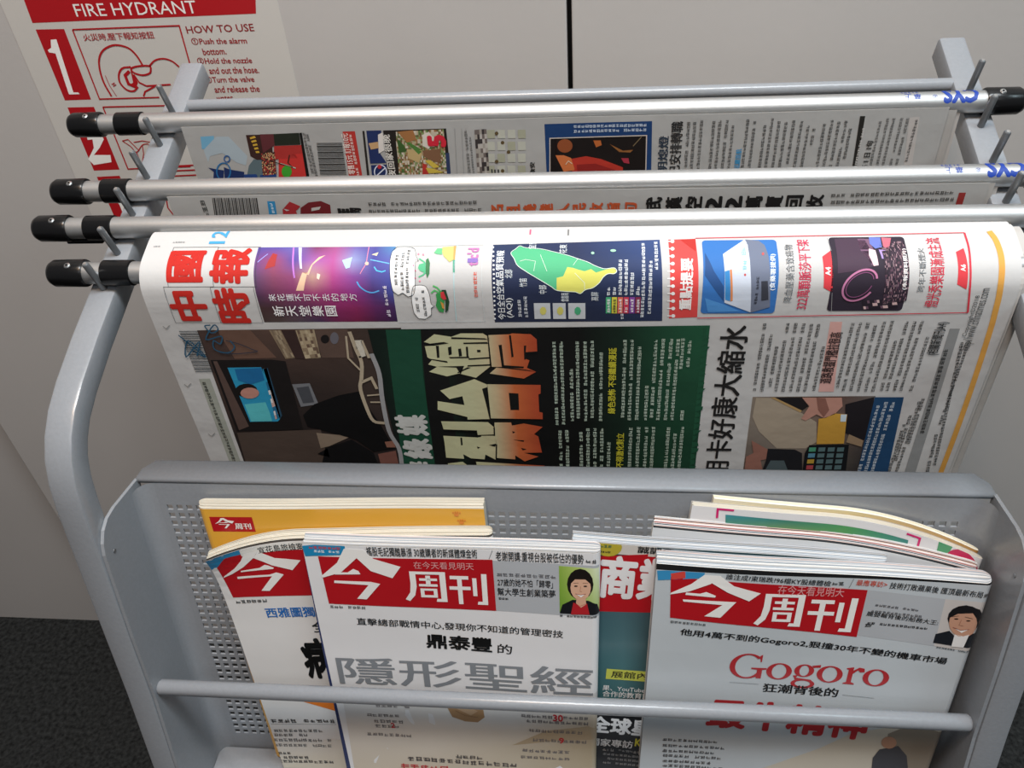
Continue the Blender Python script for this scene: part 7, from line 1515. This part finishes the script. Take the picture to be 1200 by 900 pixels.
for i, (dx, wd, ou, col) in enumerate(((.001,536,-.0016,'c9c6c2'),(.0035,538.5,-.0030,'b9b6b2'),(.002,541,-.0042,'c4c1bd'))):
    Sheet(roll(-.2575+dx, ou), wd, 386+i, col, 1, 12, cutB=cuts[::3]).build('inner_sheet', NEWS, P1)
def hang(X0, Y, Z0): return lambda a, b_, l: (X0+a/1000, Y-l+.0004*math.sin(a/37), Z0-b_/1000)
cutA = [13*i for i in range(1,42)]
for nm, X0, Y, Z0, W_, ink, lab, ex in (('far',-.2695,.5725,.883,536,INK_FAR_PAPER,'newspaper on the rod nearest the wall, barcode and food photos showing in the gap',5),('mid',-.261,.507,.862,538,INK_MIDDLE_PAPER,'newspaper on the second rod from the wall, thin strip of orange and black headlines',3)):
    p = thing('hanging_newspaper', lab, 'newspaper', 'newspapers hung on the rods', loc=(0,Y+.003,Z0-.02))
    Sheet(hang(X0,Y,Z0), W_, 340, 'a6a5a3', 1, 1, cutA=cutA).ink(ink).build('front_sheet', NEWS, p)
    for i in range(2): Sheet(hang(X0+.002*i+.001,Y+.0015+.0014*i,Z0-.001), W_+ex+i, 338, ('a9a6a2','b8b4b0')[i], 1, 1, cutA=cutA).build('inner_sheet', NEWS, p)
# ------------------------------------------------------------------ magazines
def magazine(label, A, e1, e2, W, t, ink, cover='dedcd8', curl=0, c0=.6, droop=0, gap=0, leaves=7, tints=('e8e4da',), spine=1, corner=0, inner=None, backcol='c8c6c2', wave=.0006, topdrop=0, slope=0):
    A, e1, e2 = V(A), V(e1).normalized(), V(e2); e2 = (e2-e1*e2.dot(e1)).normalized(); n3 = -e1.cross(e2); Wm = W*1000
    Hm = (A.z-max(0,-e1.z)*W-droop-.4565)/abs(e2.z)*1000
    root = thing('magazine', label, 'magazine', 'magazines in the pocket', loc=A+e1*(W/2)+e2*(Hm/1000)-n3*(t/2))
    def disp(a, b_):
        u = a/Wm; q = max(0,(u-c0)/(1-c0)); v = curl*q*q*(2-q*.9)/1.1+wave*math.sin(a/31+b_/60)*(1 if b_ < 200 else .5)
        if corner: v += corner*max(0,1-u/.34)**2*math.exp(-b_/26)
        return v
    def sink(a, b_):
        u = a/Wm; q = max(0,(u-c0)/(1-c0)); k = droop*q*q
        if corner: k += .9*corner*max(0,1-u/.34)**2*math.exp(-b_/26)
        return k
    def place(a, b_, d): return A+e1*(a/1000)+e2*(b_/1000+sink(a,b_))+n3*d
    def edge(a):
        e = 5.0; x = (Wm-a) if spine > 0 else a
        return 1 if x >= e else math.sqrt(max(0,1-((e-x)/e)**2))
    def gp(b_): return gap*math.exp(-b_/38)
    def front(a, b_, l): 
        return place(a, b_, disp(a,b_)-t/2+t/2*max(.06,edge(a))+l+.0003)
    rndm = random.Random(int(W*1e6)+leaves)
    ca = [Wm*i/26 for i in range(1,26)] if curl or corner else [Wm*i/12 for i in range(1,12)]
    ca = sorted(ca+([Wm-4.5,Wm-3,Wm-1.8,Wm-.8,Wm-.2] if spine > 0 else [.2,.8,1.8,3,4.5])); cb = [3,7,12,18,26,36,50,70,100,140,190]
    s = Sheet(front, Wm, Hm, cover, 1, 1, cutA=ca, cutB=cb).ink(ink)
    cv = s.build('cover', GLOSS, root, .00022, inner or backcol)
    # back cover
    Sheet(lambda a, b_, l: place(a, b_, disp(a,b_)-t/2-t/2*max(.06,edge(a))-.0003-l), Wm, Hm, backcol, 1, 1, cutA=ca, cutB=cb).build('back_cover', GLOSS, root, -.0002, backcol)
    v, f, c = [], [], []
    As = [0.3]+ca+[Wm-.15]; As = sorted(set(As)); Bs = [0]+cb[3:]+[Hm-.5]
    for L in range(leaves):
        top = rndm.uniform(-.25,.25)+topdrop*(1.15-.9*L/max(1,leaves-1)); lo_, hi_ = L/leaves, (L+.93)/leaves; col = hexc(tints[(L*5+rndm.randrange(2))%len(tints)]); ins = rndm.uniform(0,.9)
        n0 = len(v); na = len(As)
        for b_ in Bs:
            for a in As:
                a_ = a if spine > 0 and a > Wm/2 else max(a, ins) if a < Wm/2 else min(a, Wm-ins)
                ed = max(.06,edge(a)); mid = disp(a,b_)-t/2; fr = mid+t/2*ed-gp(b_)*(1-slope*a/Wm); bk = mid-t/2*ed
                for q in (hi_,lo_): v.append(place(a_, top*(1-slope*a/Wm) if b_ == 0 else b_, bk+(fr-bk)*q))
        def id_(j, i, k): return n0+(j*na+i)*2+k
        nb = len(Bs)
        for i in range(na-1):
            f.append((id_(0,i,0),id_(0,i+1,0),id_(0,i+1,1),id_(0,i,1))); c.append(col); f.append((id_(nb-1,i,1),id_(nb-1,i+1,1),id_(nb-1,i+1,0),id_(nb-1,i,0))); c.append(col)
            for j in range(nb-1):
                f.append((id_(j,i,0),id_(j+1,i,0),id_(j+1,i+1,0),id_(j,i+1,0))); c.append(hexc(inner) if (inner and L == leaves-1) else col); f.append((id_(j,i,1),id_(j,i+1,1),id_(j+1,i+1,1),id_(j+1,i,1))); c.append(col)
        for j in range(nb-1):
            f.append((id_(j,0,1),id_(j+1,0,1),id_(j+1,0,0),id_(j,0,0))); c.append(col); e = na-1; f.append((id_(j,e,0),id_(j+1,e,0),id_(j+1,e,1),id_(j,e,1))); c.append(col)
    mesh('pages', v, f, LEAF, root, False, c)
    return root
PW = ('d8d2c4','c4bdae','e0dbce','b4ac9c','cfc8b8'); PC = ('d6d4d2','b4b6ba','c4c9ce','dcdad6','98a0a8','d0bcb4','a8a6a4')
magazine('yellow magazine at the back left of the pocket, its small red title box just showing', (-0.23407,0.36199,0.70644),(0.99965,0.00518,0.02589),(0.02641,-0.19605,-0.98024),0.1956, .0076, INK_YELLOW, 'e2a83c', tints=PW, leaves=10, spine=-1, topdrop=-2.8)
magazine('white magazine with a large black character and red title, leftmost front cover', (-0.22818,0.34971,0.68757),(0.99892,0.00912,0.04561),(0.04651,-0.19590,-0.97952),0.1954, .0074, INK_LEFT, 'e2e0de', corner=.010, gap=.0015, inner='5a544e', tints=PW, leaves=10, topdrop=-3.4)
magazine('white magazine with red title and portrait of a woman, in front at the centre', (-0.15682,0.34053,0.69916),(0.99995,-0.00203,-0.01014),(-0.01035,-0.19611,-0.98053),0.1938, .0086, INK_CENTRE, 'e4e3e4', tints=PC, leaves=12, topdrop=-2.6)
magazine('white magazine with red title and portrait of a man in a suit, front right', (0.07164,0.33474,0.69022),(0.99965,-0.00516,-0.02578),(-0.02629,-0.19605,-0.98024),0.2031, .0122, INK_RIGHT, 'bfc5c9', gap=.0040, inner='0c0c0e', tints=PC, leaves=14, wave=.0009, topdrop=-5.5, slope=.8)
magazine('dark teal magazine with red title, partly hidden between the two front magazines', (0.01850,0.34940,0.69849),(0.99809,-0.01212,-0.06060),(-0.06180,-0.19574,-0.97871),0.1967, .0052, INK_TEAL, '2b4a52', tints=PC, leaves=8, topdrop=-3.2)
magazine('magazine with pink, blue and black striped page edges, behind the front right magazine', (0.06985,0.35697,0.70386),(0.99698,-0.01524,-0.07621),(-0.07772,-0.19552,-0.97761),0.2009, .0050, INK_BLUE, 'd6d8da', curl=.006, droop=.010, c0=.45, topdrop=-5, tints=('e0deda','26282c','d8b8ac','dcdee2','3f86c0','c8ccd0','303438','e0deda','b87a70'), leaves=13)
magazine('white magazine with pink corner marks and green photo strip, second from the back right', (0.09403,0.36462,0.71711),(0.99716,-0.01478,-0.07391),(-0.07537,-0.19556,-0.97779),0.1819, .0042, INK_PINK, 'e4e2e2', curl=.006, droop=.020, c0=.45, tints=PW, leaves=4)
magazine('brown-edged magazine at the very back right, curled at its right end', (0.10762,0.36982,0.71808),(0.99634,-0.01677,-0.08384),(-0.08550,-0.19540,-0.97699),0.1674, .0036, INK_BROWN, 'cfc6ac', curl=.006, droop=.019, c0=.45, tints=('e0d8c0','c8b088','efe8d8'), leaves=3)
